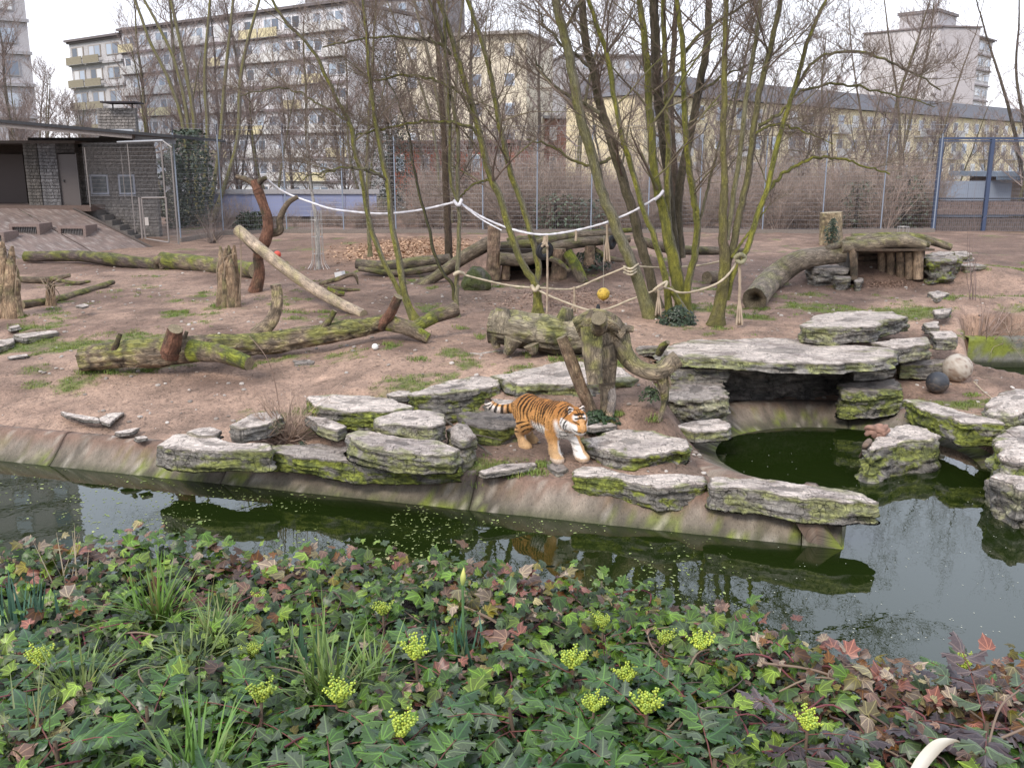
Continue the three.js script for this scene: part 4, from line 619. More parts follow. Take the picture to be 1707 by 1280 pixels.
tree('close bundle of grey stems behind the fence left of the cream block', [742, 371], [
  { p: [[738, 374], [742, 240], [720, 120], [690, 0]], w: [8, 8, 7, 5], bl: 1.5, b0: .45 }, { p: [[745, 374], [749, 240], [741, 110], [746, 0]], w: [8, 8, 7, 5], bl: 1.5, b0: .45 }, { p: [[752, 374], [756, 235], [762, 100], [772, 0]], w: [8, 7, 6, 4], bl: 1.5, b0: .45 }, { p: [[735, 374], [726, 240], [700, 140], [660, 40]], w: [7, 6, 5, 3], bl: 1.5, b0: .45 }], { seed: 32, branches: 4, moss: .25, tone: [.27, .23, .19] });
tree('reddish twiggy tree behind the fence left of the blue gate', [1490, 373], [
  { p: [[1488, 376], [1492, 320], [1518, 200], [1548, 80]], w: [7, 6, 5, 3], bl: 1.6, b0: .35 }, { p: [[1492, 376], [1500, 320], [1500, 200], [1482, 60]], w: [7, 6, 5, 3], bl: 1.6, b0: .35 }, { p: [[1485, 376], [1470, 310], [1440, 210], [1425, 120]], w: [6, 5, 4, 3], bl: 1.6, b0: .35 }, { p: [[1496, 376], [1530, 300], [1570, 220], [1600, 130]], w: [6, 5, 4, 3], bl: 1.6, b0: .35 }], { seed: 33, branches: 5, moss: .1, tone: [.24, .175, .15], dark: [.13, .09, .08] });
tree('dark tree leaning in from the right edge above the gate', [1712, 372], [
  { p: [[1712, 375], [1700, 260], [1680, 170], [1655, 90], [1640, 40]], w: [9, 8, 6, 4, 3], bl: 1.7, b0: .35 }, { p: [[1712, 375], [1712, 240], [1695, 120], [1700, 30]], w: [7, 6, 5, 3], bl: 1.7, b0: .35 }], { seed: 34, branches: 6, moss: .05, tone: [.16, .125, .11] });
// young pale tree in a wire guard
{
  const t = tree('young pale barked tree inside a flared wire guard', [531, 448], [{ p: [[531, 450], [529, 400], [524, 350], [518, 310], [514, 270], [512, 220]], w: [8, 8, 7, 5, 4, 2], moss: 0, tone: [.7, .65, .58], dark: [.45, .4, .36], br: 7, bl: .6, ext: 1 }], { seed: 19 });
  const o = t.position;
  for (let k = 0; k < 14; k++) { const a = k / 14 * 6.283, g = new MB(o), pt = (r, y) => V(o.x + r * Math.cos(a), o.y + y, o.z + r * Math.sin(a)); g.tube(spline([pt(.36, 0), pt(.24, .18), pt(.19, .45), pt(.18, 1), pt(.17, 1.9)], 8), resamp([.008, .008], 8), { sides: 4, col: () => [.5, .48, .46] }); g.build('guard_wire', mat.metal, t); }
  for (const y of [.5, 1.05, 1.6]) { const g = new MB(o); g.tube(Array.from({ length: 17 }, (_, i) => V(o.x + .185 * Math.cos(i / 8 * Math.PI), o.y + y, o.z + .185 * Math.sin(i / 8 * Math.PI))), Array(17).fill(.007), { sides: 4, col: () => [.5, .48, .46] }); g.build('guard_ring', mat.metal, t); }
  const q = thing('tree_guard', onG(1505, 396), 'short round wire guard behind the timber den', 'tree guard');
  for (let k = 0; k < 10; k++) { const a = k / 10 * 6.283, g = new MB(q.position); g.bar(V(q.position.x + .25 * Math.cos(a), q.position.y - .03, q.position.z + .25 * Math.sin(a)), V(q.position.x + .25 * Math.cos(a), q.position.y + .5, q.position.z + .25 * Math.sin(a)), .011, [.4, .38, .36]); g.build('guard_wire', mat.metal, q); }
  const g = new MB(q.position); g.tube(Array.from({ length: 17 }, (_, i) => V(q.position.x + .25 * Math.cos(i / 8 * Math.PI), q.position.y + .48, q.position.z + .25 * Math.sin(i / 8 * Math.PI))), Array(17).fill(.012), { sides: 4, col: () => [.4, .38, .36] }); g.build('guard_ring', mat.metal, q);
}
// ---------- the bare trees and thicket outside the fence ----------
{
  function proto(seed, H, kind) {
    const rng = RNG(seed), t = new THREE.Group(), g = new MB(), tr = new MB(); t.name = 'bare_tree';
    const stems = kind === 2 ? 4 : kind === 1 ? 2 : 1;
    for (let s = 0; s < stems; s++) {
      const pts = [V(rng.g() * .2 * s, -.2, rng.g() * .2 * s)], D = V(rng.g() * .12 * (1 + s), 1, rng.g() * .12 * (1 + s)).normalize(), n = 9, h = H * rng.r(.75, 1), r0 = H * .0105 * (stems > 1 ? .75 : 1);
      for (let i = 1; i <= n; i++) { D.x += rng.g() * .1; D.z += rng.g() * .1; D.y += .1; D.normalize(); pts.push(pts[i - 1].clone().addScaledVector(D, h / n)); }
      const c = spline(pts, 24), rr = c.map((_, i) => r0 * Math.pow(1 - i / 25, .8) + .012);
      tr.tube(c, rr, { sides: 7, amp: .1, col: barkTree({ moss: .28, sd: seed + s, base: [.22, .18, .15], dark: [.11, .088, .075] }) });
      for (let i = 0; i < (stems > 1 ? 14 : 26); i++) { const f = Math.pow(rng.r(.04, 1), .8), id = Math.min(23, Math.floor(f * 24)), az = rng() * 6.283, D2 = V(Math.cos(az), rng.r(.35, 1.1), Math.sin(az)).normalize(); grow(g, c[id], D2, H * rng.r(.16, .3) * (1.2 - .7 * f), Math.max(.02, rr[id] * .45), 1, rng, { wob: .15, up: .08, k0: 1, k1: 1.9, k2: 1.7, max: 3, fwd: 1, rmin: .0105, col: [.27, .21, .185] }); }
    }
    const a = tr.build('trunk', mat.bark, t), b = g.build('crown', mat.twig, t); return t;
  }
  const P = [proto(101, 15, 0), proto(102, 13, 1), proto(103, 11, 2), proto(104, 17, 0), proto(105, 12, 1)];
  const rng = RNG(55), used = new Set();
  const put = (k, px, d, s, label, group) => { let t = P[k]; if (used.has(k)) t = t.clone(); used.add(k); t.name = numbered('bare_tree'); const p = atD(px, 300, d); t.position.set(p.x, ground(p.x, -d), -d); t.rotation.set(0, rng() * 6.28, 0); t.scale.setScalar(s); scene.add(t); tag(t, label, 'tree', group); };
  const rows = [
    ['behind the zoo house', 'bare trees behind the zoo house', [[-30, 60, .95, 3], [15, 64, 1, 0], [45, 58, .8, 2], [90, 70, .9, 1], [120, 62, .75, 4], [150, 75, .9, 2], [-90, 62, 1, 0], [60, 75, 1, 1]]],
    ['before the pale apartment block', 'bare trees before the apartment block', [[262, 60, 1, 0], [285, 56, .9, 1], [310, 62, 1.05, 3], [345, 58, .95, 4], [362, 66, 1, 0], [395, 60, .9, 2], [425, 68, 1.05, 3], [455, 58, .85, 1], [490, 64, .95, 4], [520, 70, 1, 0], [575, 62, .9, 2]]],
    ['before the cream block', 'bare trees before the cream block', [[610, 58, .95, 1], [650, 66, 1, 3], [715, 58, 1, 1], [750, 60, 1, 4], [775, 55, 1, 0], [850, 62, .85, 2], [890, 66, 1.05, 0]]],
    ['before the distant block', 'bare trees before the distant block', [[965, 64, 1, 3], [1020, 66, .95, 1], [1090, 70, 1, 4], [1150, 62, .7, 2], [1210, 68, 1, 3]]],
    ['before the yellow building', 'bare trees before the yellow building', [[1240, 60, .85, 1], [1285, 66, .9, 4], [1330, 58, .75, 2], [1370, 64, .85, 0], [1410, 60, .75, 1], [1440, 56, .7, 2], [1475, 63, .95, 3], [1510, 58, .8, 4], [1550, 62, .75, 2], [1590, 66, .7, 1]]],
    ['behind the blue gate', 'bare trees behind the blue gate', [[1702, 52, .95, 4], [1760, 56, 1, 0], [1650, 72, .7, 2], [1820, 60, 1, 3]]],
  ];
  const ORD = ['first', 'second', 'third', 'fourth', 'fifth', 'sixth', 'seventh', 'eighth', 'ninth', 'tenth', 'eleventh'], KIND = ['single trunked tall', 'twin trunked', 'low many stemmed', 'slender very tall', 'narrow twin trunked'];
  for (const [label, group, list] of rows) list.sort((a, b) => a[0] - b[0]).forEach(([px, d, s, k], i) => put(k, px, d, s, KIND[k] + ' bare tree, ' + ORD[i] + ' from the left ' + label, group));
  // thicket of shrubs along the outside of the fence
  const bush = (seed) => { const r = RNG(seed), g = new MB(); for (let i = 0; i < 16; i++) { const az = r() * 6.28, D = V(Math.cos(az) * r.r(.15, .7), 1, Math.sin(az) * r.r(.15, .7)).normalize(); grow(g, V(r.g() * .25, -.1, r.g() * .25), D, r.r(1.5, 3), .016, 1, r, { wob: .2, up: .0, k0: 1, k1: 1.6, k2: 1.3, max: 3, fwd: .9, rmin: .007, col: r() < .4 ? [.38, .285, .235] : [.31, .245, .2] }); } return g; };
  [201, 202, 203].forEach((sd, k) => {
    const geo = bush(sd).geo(), n = 92, im = new THREE.InstancedMesh(geo, mat.twig, n), m = new THREE.Matrix4(), q = new THREE.Quaternion();
    for (let i = 0; i < n; i++) { const px = rng() < .2 ? rng.r(330, 700) : rng.r(700, 1560), d = px < 700 ? rng.r(47, 52) : rng.r(46.5, 62), p = atD(px, 300, d), s = px < 700 ? rng.r(.22, .5) : rng.r(.6, 1.35) * (rng() < .3 ? .6 : 1); m.compose(V(p.x, ground(p.x, -d), -d), q.setFromAxisAngle(V(0, 1, 0), rng() * 6.28), V(s, s * rng.r(.8, 1.15), s)); im.setMatrixAt(i, m); }
    im.name = numbered('shrub_thicket'); scene.add(tag(im, ['brown bare thicket of shrubs behind the wire fence', 'reddish bare undergrowth mixed into the thicket behind the fence', 'grey bare undergrowth mixed into the thicket behind the fence'][k], 'shrubs', null, 'stuff'));
  });
  // evergreens: leaf clumps round a stem
  const ever = (label, px, py, d, w, h, tone, n, seed, name = 'evergreen_shrub') => { const r = RNG(seed), o = atD(px, py, d); o.y = ground(o.x, -d); const t = thing(name, o, label, 'evergreen'), g = new MB(o), s = new MB(o); s.tube(spline([V(o.x, o.y - .1, o.z), V(o.x + r.g() * .2, o.y + h * .5, o.z), V(o.x, o.y + h * .95, o.z)], 8), resamp([.12, .03], 8), { sides: 6, col: () => TWD }); s.build('trunk', mat.bark, t);
    for (let i = 0; i < n; i++) { const f = r(), az = r() * 6.28, wr = w * (.55 + .45 * Math.sin(Math.PI * (f * .85 + .1))) * (1 + .4 * n3(az * 1.2, f * 5, seed)), rr = Math.sqrt(r()) * wr, x = o.x + Math.cos(az) * rr, y = o.y + f * h, z = o.z + Math.sin(az) * rr, a = V(r.g(), r.g(), r.g()).normalize(), b = V(r.g(), r.g(), r.g()).cross(a).normalize(), k = r.r(.07, .13), c = mulc(tone, .6 + .9 * r()), v = [a.clone().multiplyScalar(k), b.clone().multiplyScalar(k * .5), a.clone().multiplyScalar(-k), b.clone().multiplyScalar(-k * .5)].map(q => g.v(x + q.x, y + q.y, z + q.z, c)); g.q(...v); }
    g.build('foliage', mat.leaf, t); };
  ever('tall dark ivy covered evergreen between the cage and the first fence posts', 325, 400, 50, 1.3, 4.9, [.04, .055, .033], 3000, 301, 'evergreen_tree');
  ever('low dark evergreen bush beside the tall ivy covered evergreen', 296, 400, 48, .8, 3.6, [.035, .05, .03], 1500, 302);
  ever('green bush behind the fence left of the trunk cluster', 925, 380, 47, 1.5, 1.7, [.09, .115, .07], 420, 303);
  ever('grey green bush behind the fence right of the den post', 985, 380, 47.5, 1.2, 1.5, [.09, .115, .08], 260, 304);
  ever('dark evergreen bush behind the fence near the blue gate', 1425, 385, 48, 1.3, 2.3, [.08, .09, .055], 420, 305);
  ever('small evergreen bush just left of the blue gate', 1510, 385, 48, 1.1, 2.6, [.08, .09, .055], 380, 306);
  ever('dark holly like tree standing in front of the apartment block end', 655, 330, 62, 2.1, 7.5, [.05, .06, .045], 2600, 307, 'evergreen_tree');
  ever('conifer like evergreen between the apartment block and the cream block', 645, 200, 70, 2.2, 12, [.055, .06, .05], 3000, 308, 'evergreen_tree');
  ever('low green bush at the fence foot under the pruned tree', 420, 392, 45.5, .9, .9, [.05, .06, .03], 600, 309);
}
// ---------- buildings ----------
const glassM = new THREE.MeshPhysicalMaterial({ color: new THREE.Color(.06, .075, .09), roughness: .08, metalness: 0 });
const paneMs = [[.10, .12, .15], [.3, .35, .42], [.45, .48, .53], [.18, .21, .26], [.38, .44, .52], [.6, .6, .6]].map(c => new THREE.MeshPhysicalMaterial({ color: new THREE.Color().setRGB(...c), roughness: .12 }));
const UP = V(0, 1, 0);
// a straight facade from a to b (x, d), its windows set out in bays and storeys
function block(name, label, a, b, y0, H, depth, { floors, bays, wall, band, winW = .6, winH = .55, frame = [.7, .7, .7], roof, par, skip = () => false, side = 0, balc, first = 0, cat = 'building', bandH = .3 }) {
  const A = V(a[0], y0, -a[1]), B = V(b[0], y0, -b[1]), ax = B.clone().sub(A), L = ax.length(); ax.normalize(); const out = V(-ax.z, 0, ax.x); if (out.dot(V(-A.x, 0, -A.z)) < 0) out.multiplyScalar(-1);
  const o = A.clone().add(B).multiplyScalar(.5), t = thing(name, o, label, cat), at = (u, y, w) => V(A.x + ax.x * u + out.x * w, y0 + y, A.z + ax.z * u + out.z * w), fh = H / floors, bw = L / bays;
  const cn = (c) => (Array.isArray(c) ? c : c);
  { const g = new MB(o); g.box(at(L / 2, H / 2 - 1, -depth / 2), L / 2, H / 2 + 1, depth / 2, wall, ax, UP, out); g.build('wall', mat.conc, t); }
  if (band) for (let f = first; f <= floors; f++) { const g = new MB(o); g.box(at(L / 2, f * fh - .02, .16), L / 2 + .15, bandH / 2, .155, f === floors && roof ? roof : band, ax, UP, out); g.build('floor_band', mat.conc, t); }
  { const g = new MB(o); g.box(at(L / 2, H + .2, -depth / 2 + .2), L / 2 + .3, .14, depth / 2 + .4, roof || [.12, .11, .11], ax, UP, out); const rf = g.build('roof', mat.conc, t); if (par) { const k = new MB(o); k.box(at(L / 2, H + .34 + par / 2, -depth / 2), L / 2 - .2, par / 2, depth / 2 - .1, roof, ax, UP, out); k.build('roof_slope', mat.conc, rf); } }
  const fg = new THREE.BoxGeometry(1, 1, 1), fm = new THREE.MeshStandardMaterial({ color: new THREE.Color(...frame), roughness: .5 });
  for (let f = first; f < floors; f++) for (let k = 0; k < bays; k++) {
    if (skip(k, f)) continue;
    const w = bw * winW, h = fh * winH, c = at((k + .5) * bw, f * fh + fh * .52, .04);
    const rot = new THREE.Quaternion().setFromRotationMatrix(new THREE.Matrix4().makeBasis(ax, UP, out));
    const fr = new THREE.Mesh(fg, fm); fr.name = 'window'; fr.position.copy(c).sub(o); fr.quaternion.copy(rot); fr.scale.set(w, h, .12); t.add(fr);
    const n = w > 1.6 ? 2 : 1; for (let p = 0; p < n; p++) { const pn = new THREE.Mesh(fg, paneMs[(k * 13 + f * 7 + p * 5 + (k * f) % 5) % 6]); pn.name = 'pane'; pn.scale.set((.88 - .04 * n) / n, .86, .3); pn.position.set(n === 1 ? 0 : (p - .5) * .47, 0, .42); fr.add(pn); }
    if (balc && balc(k, f)) { const g = new MB(o); g.box(at((k + .5) * bw, f * fh + .48, .75), bw * .46, .48, .04, balc(k, f), ax, UP, out); g.box(at((k + .5) * bw, f * fh + .02, .4), bw * .47, .07, .38, [.5, .48, .46], ax, UP, out); g.build('balcony', mat.conc, t); }
  }
  return { t, at, o, ax, out, L };
}
const YEL = [.78, .68, .42], WHT = [.88, .85, .87];
block('apartment_block', 'long pale apartment block with yellow parapets and rows of ribbon windows', [-50, 126], [-17.5, 104.5], .2, 21, 11, { floors: 8, bays: 12, wall: WHT, band: [.25, .2, .21], roof: [.2, .17, .17], winW: .82, winH: .5, frame: [.75, .74, .76], balc: (k, f) => f < 8 && (k * 7 + f * 3) % 4 !== 0 ? ((k + f * 5) % 7 < 2 ? YEL : [.78, .75, .72]) : null });
block('apartment_wing', 'set back end of the apartment block with dark recessed balconies', [-60.5, 134], [-50.4, 126.6], .2, 20.6, 10, { floors: 7.4 | 0, bays: 3, wall: [.6, .58, .58], band: [.5, .48, .48], roof: [.2, .17, .17], winW: .7, winH: .5, frame: [.3, .26, .22], balc: (k, f) => k < 2 ? [.32, .28, .2] : null });
block('dark_high_rise', 'dark grey high rise behind the apartment block', [-33, 158], [-13, 150], .2, 44, 14, { floors: 15, bays: 8, wall: [.3, .27, .27], band: [.22, .2, .2], winW: .55, winH: .5, frame: [.45, .43, .43], first: 8 });
block('grey_high_rise', 'grey high rise at the left edge behind the zoo house', [-66, 84], [-47.2, 96], .2, 36, 14, { floors: 12, bays: 6, wall: [.52, .49, .5], band: [.42, .4, .41], winW: .42, winH: .5, frame: [.3, .28, .28], first: 2 });
block('cream_block', 'plain cream block with small windows seen between the trunks', [-11.6, 98], [1.4, 94], .2, 16.5, 10, { floors: 6, bays: 4, wall: [.85, .75, .58], roof: [.5, .46, .42], winW: .3, winH: .42, frame: [.75, .75, .78] });
block('red_brick_house', 'low red brick house behind the fence in the middle', [-9.6, 74], [.2, 72], .4, 5.6, 8, { floors: 2, bays: 5, wall: [.42, .12, .07], roof: [.25, .13, .1], winW: .34, winH: .45, frame: [.7, .7, .7] });
block('brick_row', 'brick row house with white windows behind the leaning trunks', [1.2, 100], [11.5, 102], .2, 9, 9, { floors: 3, bays: 5, wall: [.34, .15, .11], roof: [.42, .4, .4], winW: .36, winH: .45, frame: [.8, .8, .82] });
block('distant_block', 'distant whitish flat roofed block between the leaning trunks', [9, 165], [26, 168], .2, 22.5, 12, { floors: 8, bays: 7, wall: [.6, .57, .57], band: [.5, .47, .48], roof: [.33, .31, .31], winW: .5, winH: .45, frame: [.6, .6, .62], first: 3 });
{
  const r = block('yellow_building', 'long yellow building with a grey roof running back on the right', [11.8, 86], [92, 155], .2, 10.4, 10, { floors: 4, bays: 34, wall: [.9, .76, .5], roof: [.28, .28, .31], par: 1.5, winW: .4, winH: .5, frame: [.75, .75, .74], balc: (k, f) => k % 3 === 1 && f > 0 ? [.6, .58, .56] : null });
}
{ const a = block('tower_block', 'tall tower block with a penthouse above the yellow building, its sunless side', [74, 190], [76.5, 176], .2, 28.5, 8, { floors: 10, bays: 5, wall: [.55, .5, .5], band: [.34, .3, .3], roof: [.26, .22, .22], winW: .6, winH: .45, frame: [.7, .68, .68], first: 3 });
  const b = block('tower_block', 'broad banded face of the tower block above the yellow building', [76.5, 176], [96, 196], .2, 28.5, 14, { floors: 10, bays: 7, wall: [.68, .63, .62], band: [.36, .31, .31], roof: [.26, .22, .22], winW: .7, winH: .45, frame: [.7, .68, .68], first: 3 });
  { const g = new MB(b.o); g.box(b.at(b.L * .25, 30.2, -5), 4.5, 1.5, 3.5, [.6, .56, .56], b.ax, UP, b.out); g.box(b.at(b.L * .25, 31.8, -5), 4.8, .25, 3.8, [.25, .22, .22], b.ax, UP, b.out); g.build('penthouse', mat.conc, b.t); } }
{ // blue grey wall outside the fence
  const g = V(-14.5, 1.1, -53), t = thing('blue_wall', g, 'long faded blue wall behind the fence on the left', 'wall'); t.userData.kind = 'structure';
  for (let k = 0; k < 6; k++) { const m = new MB(g); m.box(V(-17.2 + k * 1.75, 2.25, -53 - (k % 2) * .015), .868, .62, .05, mulc([.22, .245, .38], .9 + .1 * (k % 3)), V(1, 0, 0), UP, V(0, 0, 1)); m.build('wall_panel', mat.paint, t); }
  const m = new MB(g); m.box(V(-12.8, 1.3, -53.2), 5.4, .33, .1, [.16, .13, .11]); m.build('wall_base', mat.conc, t);
  const c = new MB(g); c.box(V(-12.8, 3.0, -53), 5.4, .12, .16, [.4, .38, .38]); c.build('wall_cap', mat.conc, t);
}
{ // flat roofed shed on the right and the grey wall next to it
  const o = V(28.5, 1, -56), t = thing('shed', o, 'small flat roofed shed behind the blue gate at the right edge', 'shed');
  const b = (n, c, x, y, z, col, m = mat.conc) => { const g = new MB(o); g.box(c, x, y, z, col); g.build(n, m, t); };
  b('wall', V(31, 2.2, -57), 2.6, 1.6, 2, [.4, .33, .28]); b('roof', V(30.6, 3.95, -56.5), 3.3, .14, 3, [.28, .34, .42]); b('fascia', V(30.6, 3.72, -53.6), 3.3, .09, .05, [.2, .26, .34]);
  const q = V(25.4, 1, -54), w = thing('grey_wall', q, 'blue grey panel wall behind the blue gate', 'wall'); w.userData.kind = 'structure';
  for (let k = 0; k < 4; k++) { const g = new MB(q); g.box(V(24.3 + k * 1.25, 2.2, -54.5), .615, 1.35, .06, [.25, .29, .36]); g.build('wall_panel', mat.paint, w); }
}
// ---------- zoo house on the left ----------
{
  const D = 41, o = atD(105, 342, D), t = thing('zoo_house', o, 'low dark zoo house with a flat overhanging roof and stone walls', 'animal house');
  const part = (name, m, f, parent = t) => { const g = new MB(o); f(g); return g.build(name, m, parent); };
  const P = (px, py, d = D) => atD(px, py, d), fl = o.y;
  const quad = (g, x0, x1, y0, y1, d, th, col) => { const a = P(x0, 342, d), b = P(x1, 342, d); g.box(V((a.x + b.x) / 2, (y0 + y1) / 2, -d - th / 2), (b.x - a.x) / 2, (y1 - y0) / 2, th / 2, col); };
  const stones = (name, x0, x1, y0, y1, d, tone, seed) => part(name, mat.rock, (g) => { const r = RNG(seed), a = P(x0, 342, d).x, b = P(x1, 342, d).x; quad(g, x0, x1, y0, y1, d + .06, .3, mulc(tone, .6)); for (let y = y0; y < y1 - .02; y += .14) { let x = a; while (x < b - .02) { const w = Math.min(r.r(.25, .6), b - x), h = Math.min(.13, y1 - y); g.box(V(x + w / 2, y + h / 2, -d), w / 2 - .008, h / 2 - .006, .05 + r() * .025, mulc(tone, .8 + .4 * r())); x += w; } } });
  const top = 5.35, ST = [.17, .15, .135];
  // recess with a dark gate
  part('recess_wall', mat.conc, g => { quad(g, -420, 60, fl - .2, top, D + 3.2, .2, [.08, .055, .045]); quad(g, 58, 262, .8, 5.6, D + 1.7, .2, [.1, .085, .08]); quad(g, 49, 53, fl - .2, top, D + .2, 3, [.06, .05, .045]); });
  part('sliding_gate', mat.paint, g => quad(g, -30, 46, fl, 4.9, D + 2.9, .08, [.05, .03, .024]));
  part('ceiling', mat.conc, g => quad(g, -420, 135, 5.3, 5.42, D - .2, 4, [.12, .1, .09]));
  part('floor', mat.conc, g => quad(g, -420, 150, fl - .25, fl, D - .3, 4, [.16, .11, .09]));
  tag(stones('stone_pillar', 49, 72, fl, top, D - .05, [.15, .135, .12], 31), null, null, null, 'stuff');
  tag(stones('stone_wall', 73, 103, fl, top, D, [.22, .21, .21], 32), null, null, null, 'stuff');
  const door = part('door', mat.paint, g => quad(g, 103, 133, fl, fl + 2.15, D + .05, .06, [.085, .07, .065])); part('handle', mat.metal, g => quad(g, 108, 110.5, fl + 1.0, fl + 1.08, D - .02, .05, [.05, .05, .05]), door);
  part('door_frame', mat.paint, g => { quad(g, 101.6, 103, fl, fl + 2.2, D, .1, [.09, .08, .075]); quad(g, 133, 134.4, fl, fl + 2.2, D, .1, [.09, .08, .075]); });
  tag(stones('stone_lintel', 103, 134, fl + 2.2, top, D + .02, [.09, .08, .075], 36), null, null, null, 'stuff');
  tag(stones('stone_wall', 134, 262, 1.2, 5.2, D + 1.2, [.27, .245, .225], 33), null, null, null, 'stuff');
  for (const [x0, x1] of [[153, 183], [200, 227]]) { const w = part('window', mat.paint, g => { const y0 = P(0, 324, D + 1.1).y, y1 = P(0, 291, D + 1.1).y; quad(g, x0, x1, y0, y1, D + 1.08, .06, [.34, .36, .42]); }); part('pane', glassM, g => { const y0 = P(0, 321, D + 1.1).y, y1 = P(0, 294, D + 1.1).y; quad(g, x0 + 3, x1 - 3, y0, y1, D + 1.06, .04, [1, 1, 1]); }, w); part('sill', mat.conc, g => { const y0 = P(0, 325, D + 1.1).y; quad(g, x0 - 1, x1 + 1, y0 - .05, y0, D + 1, .12, [.3, .3, .32]); }, w); }
  // roof slab: falls slightly to the right
  const a = P(-260, 150, D - 2.6), roof = (name, x0, x1, dy, h, d0, dep, col) => part(name, mat.conc, g => { const A = P(x0, 0, d0).x, B = P(x1, 0, d0).x, yA = lerp(6.1, 5.55, (x0 - 0) / 270), yB = lerp(6.1, 5.55, (x1 - 0) / 270), ax = V(B - A, yB - yA, 0).normalize(), ay = V(-ax.y, ax.x, 0); g.box(V((A + B) / 2, (yA + yB) / 2 + dy, -d0 - dep / 2), (B - A) / 2, h / 2, dep / 2, col, ax, ay, V(0, 0, 1)); });
  roof('roof', -420, 272, -.02, .12, D - 2.1, 7, [.045, .045, .05]); roof('fascia', -420, 200, -.16, .18, D - 2.0, 5, [.26, .225, .21]);
  roof('fascia', 200, 272, -.2, .2, D - 1.7, .1, [.3, .31, .33]);
  // chimney above the roof
  const ch = tag(stones('chimney', 176, 238, 5.5, 7.0, D + 4, [.36, .32, .29], 34), null, null, null, 'stuff');
  part('chimney_cap', mat.conc, g => { const p = P(203, 172, D + 4); g.box(V(p.x, p.y + .02, p.z), .78, .035, .6, [.05, .04, .045]); for (const s of [-.45, .45]) g.box(V(p.x + s, p.y - .2, p.z), .025, .22, .025, [.07, .06, .06]); });
  part('chimney_flashing', mat.metal, g => { const p = P(200, 219, D + 3.3); g.box(p, .6, .1, .1, [.45, .46, .48]); });
  // stairs behind the slope
  part('stair_wall', mat.conc, g => { for (let k = 0; k < 7; k++) { const x0 = 135 + k * 12, y1 = fl - k * .22; quad(g, x0, x0 + 12.4, .9, y1, D + .2, 1, mulc([.2, .18, .165], .9 + .05 * (k % 3))); } });
  // paved slope in front, with two grated vents in concrete hoods
  const s = thing('paved_slope', V(0, 0, 0)); s.userData.kind = 'structure';
  const tl = P(-300, 343, D), tr = P(110, 343, D), br = onG(256, 412), bl = onG(-250, 480); br.y -= .1; bl.y -= .25;
  const sl = (u, v) => V(0, 0, 0).lerpVectors(tl, tr, u).lerp(V(0, 0, 0).lerpVectors(bl, br, u), v);
  const lanes = [0, .52, .78, 1];
  for (let k = 0; k < 3; k++) { const g = new MB(), n = 60, m = 30, ids = []; for (let j = 0; j <= m; j++) for (let i = 0; i <= n; i++) { const u = lerp(lanes[k] + .002, lanes[k + 1] - .002, i / n), p = sl(u, j / m), f = fbm(p.x * 2, p.y * 2, p.z * 2, 4), f2 = n3(p.x * 14, p.y * 14, p.z * 14); let c = mixc([.26, .19, .16], [.2, .15, .13], sst(-.2, .3, f)); c = mulc(c, 1 + .45 * f2); c = mixc(c, [.4, .36, .33], .6 * sst(.25, .4, f2)); g.v(p.x, p.y + .02 * n3(p.x * 7, 1, p.z * 7), p.z, c, u * 14, j / m * 8); }
    for (let j = 0; j < m; j++) for (let i = 0; i < n; i++) { const q = j * (n + 1) + i; g.q(q, q + n + 1, q + n + 2, q + 1); } g.build('paving_lane', mat.conc, s); }
  { const g = new MB(), A = sl(1, 0), B = sl(1, 1); g.tube([A.clone().add(V(0, .04, 0)), B.clone().add(V(0, .04, 0))], [.06, .06], { sides: 4, col: () => [.1, .08, .07] }); g.build('slope_edge', mat.conc, s); }
  const vent = (label, x0, x1, y0, y1, d) => { const q = atD((x0 + x1) / 2, y1, d), v = thing('air_vent', q, label, 'vent'), pp = (n, m, f) => { const g = new MB(q); f(g); g.build(n, m, v); };
    const a = atD(x0, y0, d), b = atD(x1, y1, d), w = (b.x - a.x) / 2, h = (a.y - b.y) / 2, cx = (a.x + b.x) / 2, cy = (a.y + b.y) / 2;
    pp('hood', mat.conc, g => { g.box(V(cx, cy + h + .06, -d - .5), w + .12, .06, .55, [.26, .19, .165]); for (const e of [-1, 1]) g.box(V(cx + e * (w + .06), cy, -d - .5), .06, h, .55, [.24, .175, .15]); g.box(V(cx, cy - h - .05, -d - .5), w + .12, .05, .55, [.22, .17, .15]); });
    pp('back', mat.conc, g => g.box(V(cx, cy, -d - .3), w, h, .02, [.02, .018, .018]));
    for (let k = 0; k < 14; k++) pp('grille_bar', mat.metal, g => g.box(V(lerp(cx - w, cx + w, (k + .5) / 14), cy, -d - .06), .012, h, .012, [.25, .23, .22])); };
  { const dv = (x, y) => { for (let v = 0; v <= 1; v += .004) { for (let u = .2; u <= 1; u += .01) { const p = sl(u, v), dp = -p.z * CP + 0; const X = CX + F * p.x / ((-p.z) * CP + (EYEY - p.y) * SP); const Y = CY + F * ((EYEY - p.y) * CP - (-p.z) * SP) / ((-p.z) * CP + (EYEY - p.y) * SP); if (Math.abs(X - x) < 6 && Math.abs(Y - y) < 2) return -p.z; } } return 38; };
    vent('left grated vent in the paved slope', 20, 62, 378, 391, dv(41, 391) ); vent('right grated vent in the paved slope', 101, 139, 381, 393, dv(120, 393)); vent('grated vent cut off by the left edge of the picture', -40, 3, 392, 404, dv(-10, 404)); }
  // cage of welded mesh beside the house
  const cg = thing('wire_cage', atD(282, 405, 37.5), 'wire mesh cage with a framed gate at the corner of the zoo house', 'cage'), co = cg.position;
  const cpart = (n, m, f, par = cg) => { const g = new MB(co); f(g); return g.build(n, m, par); };
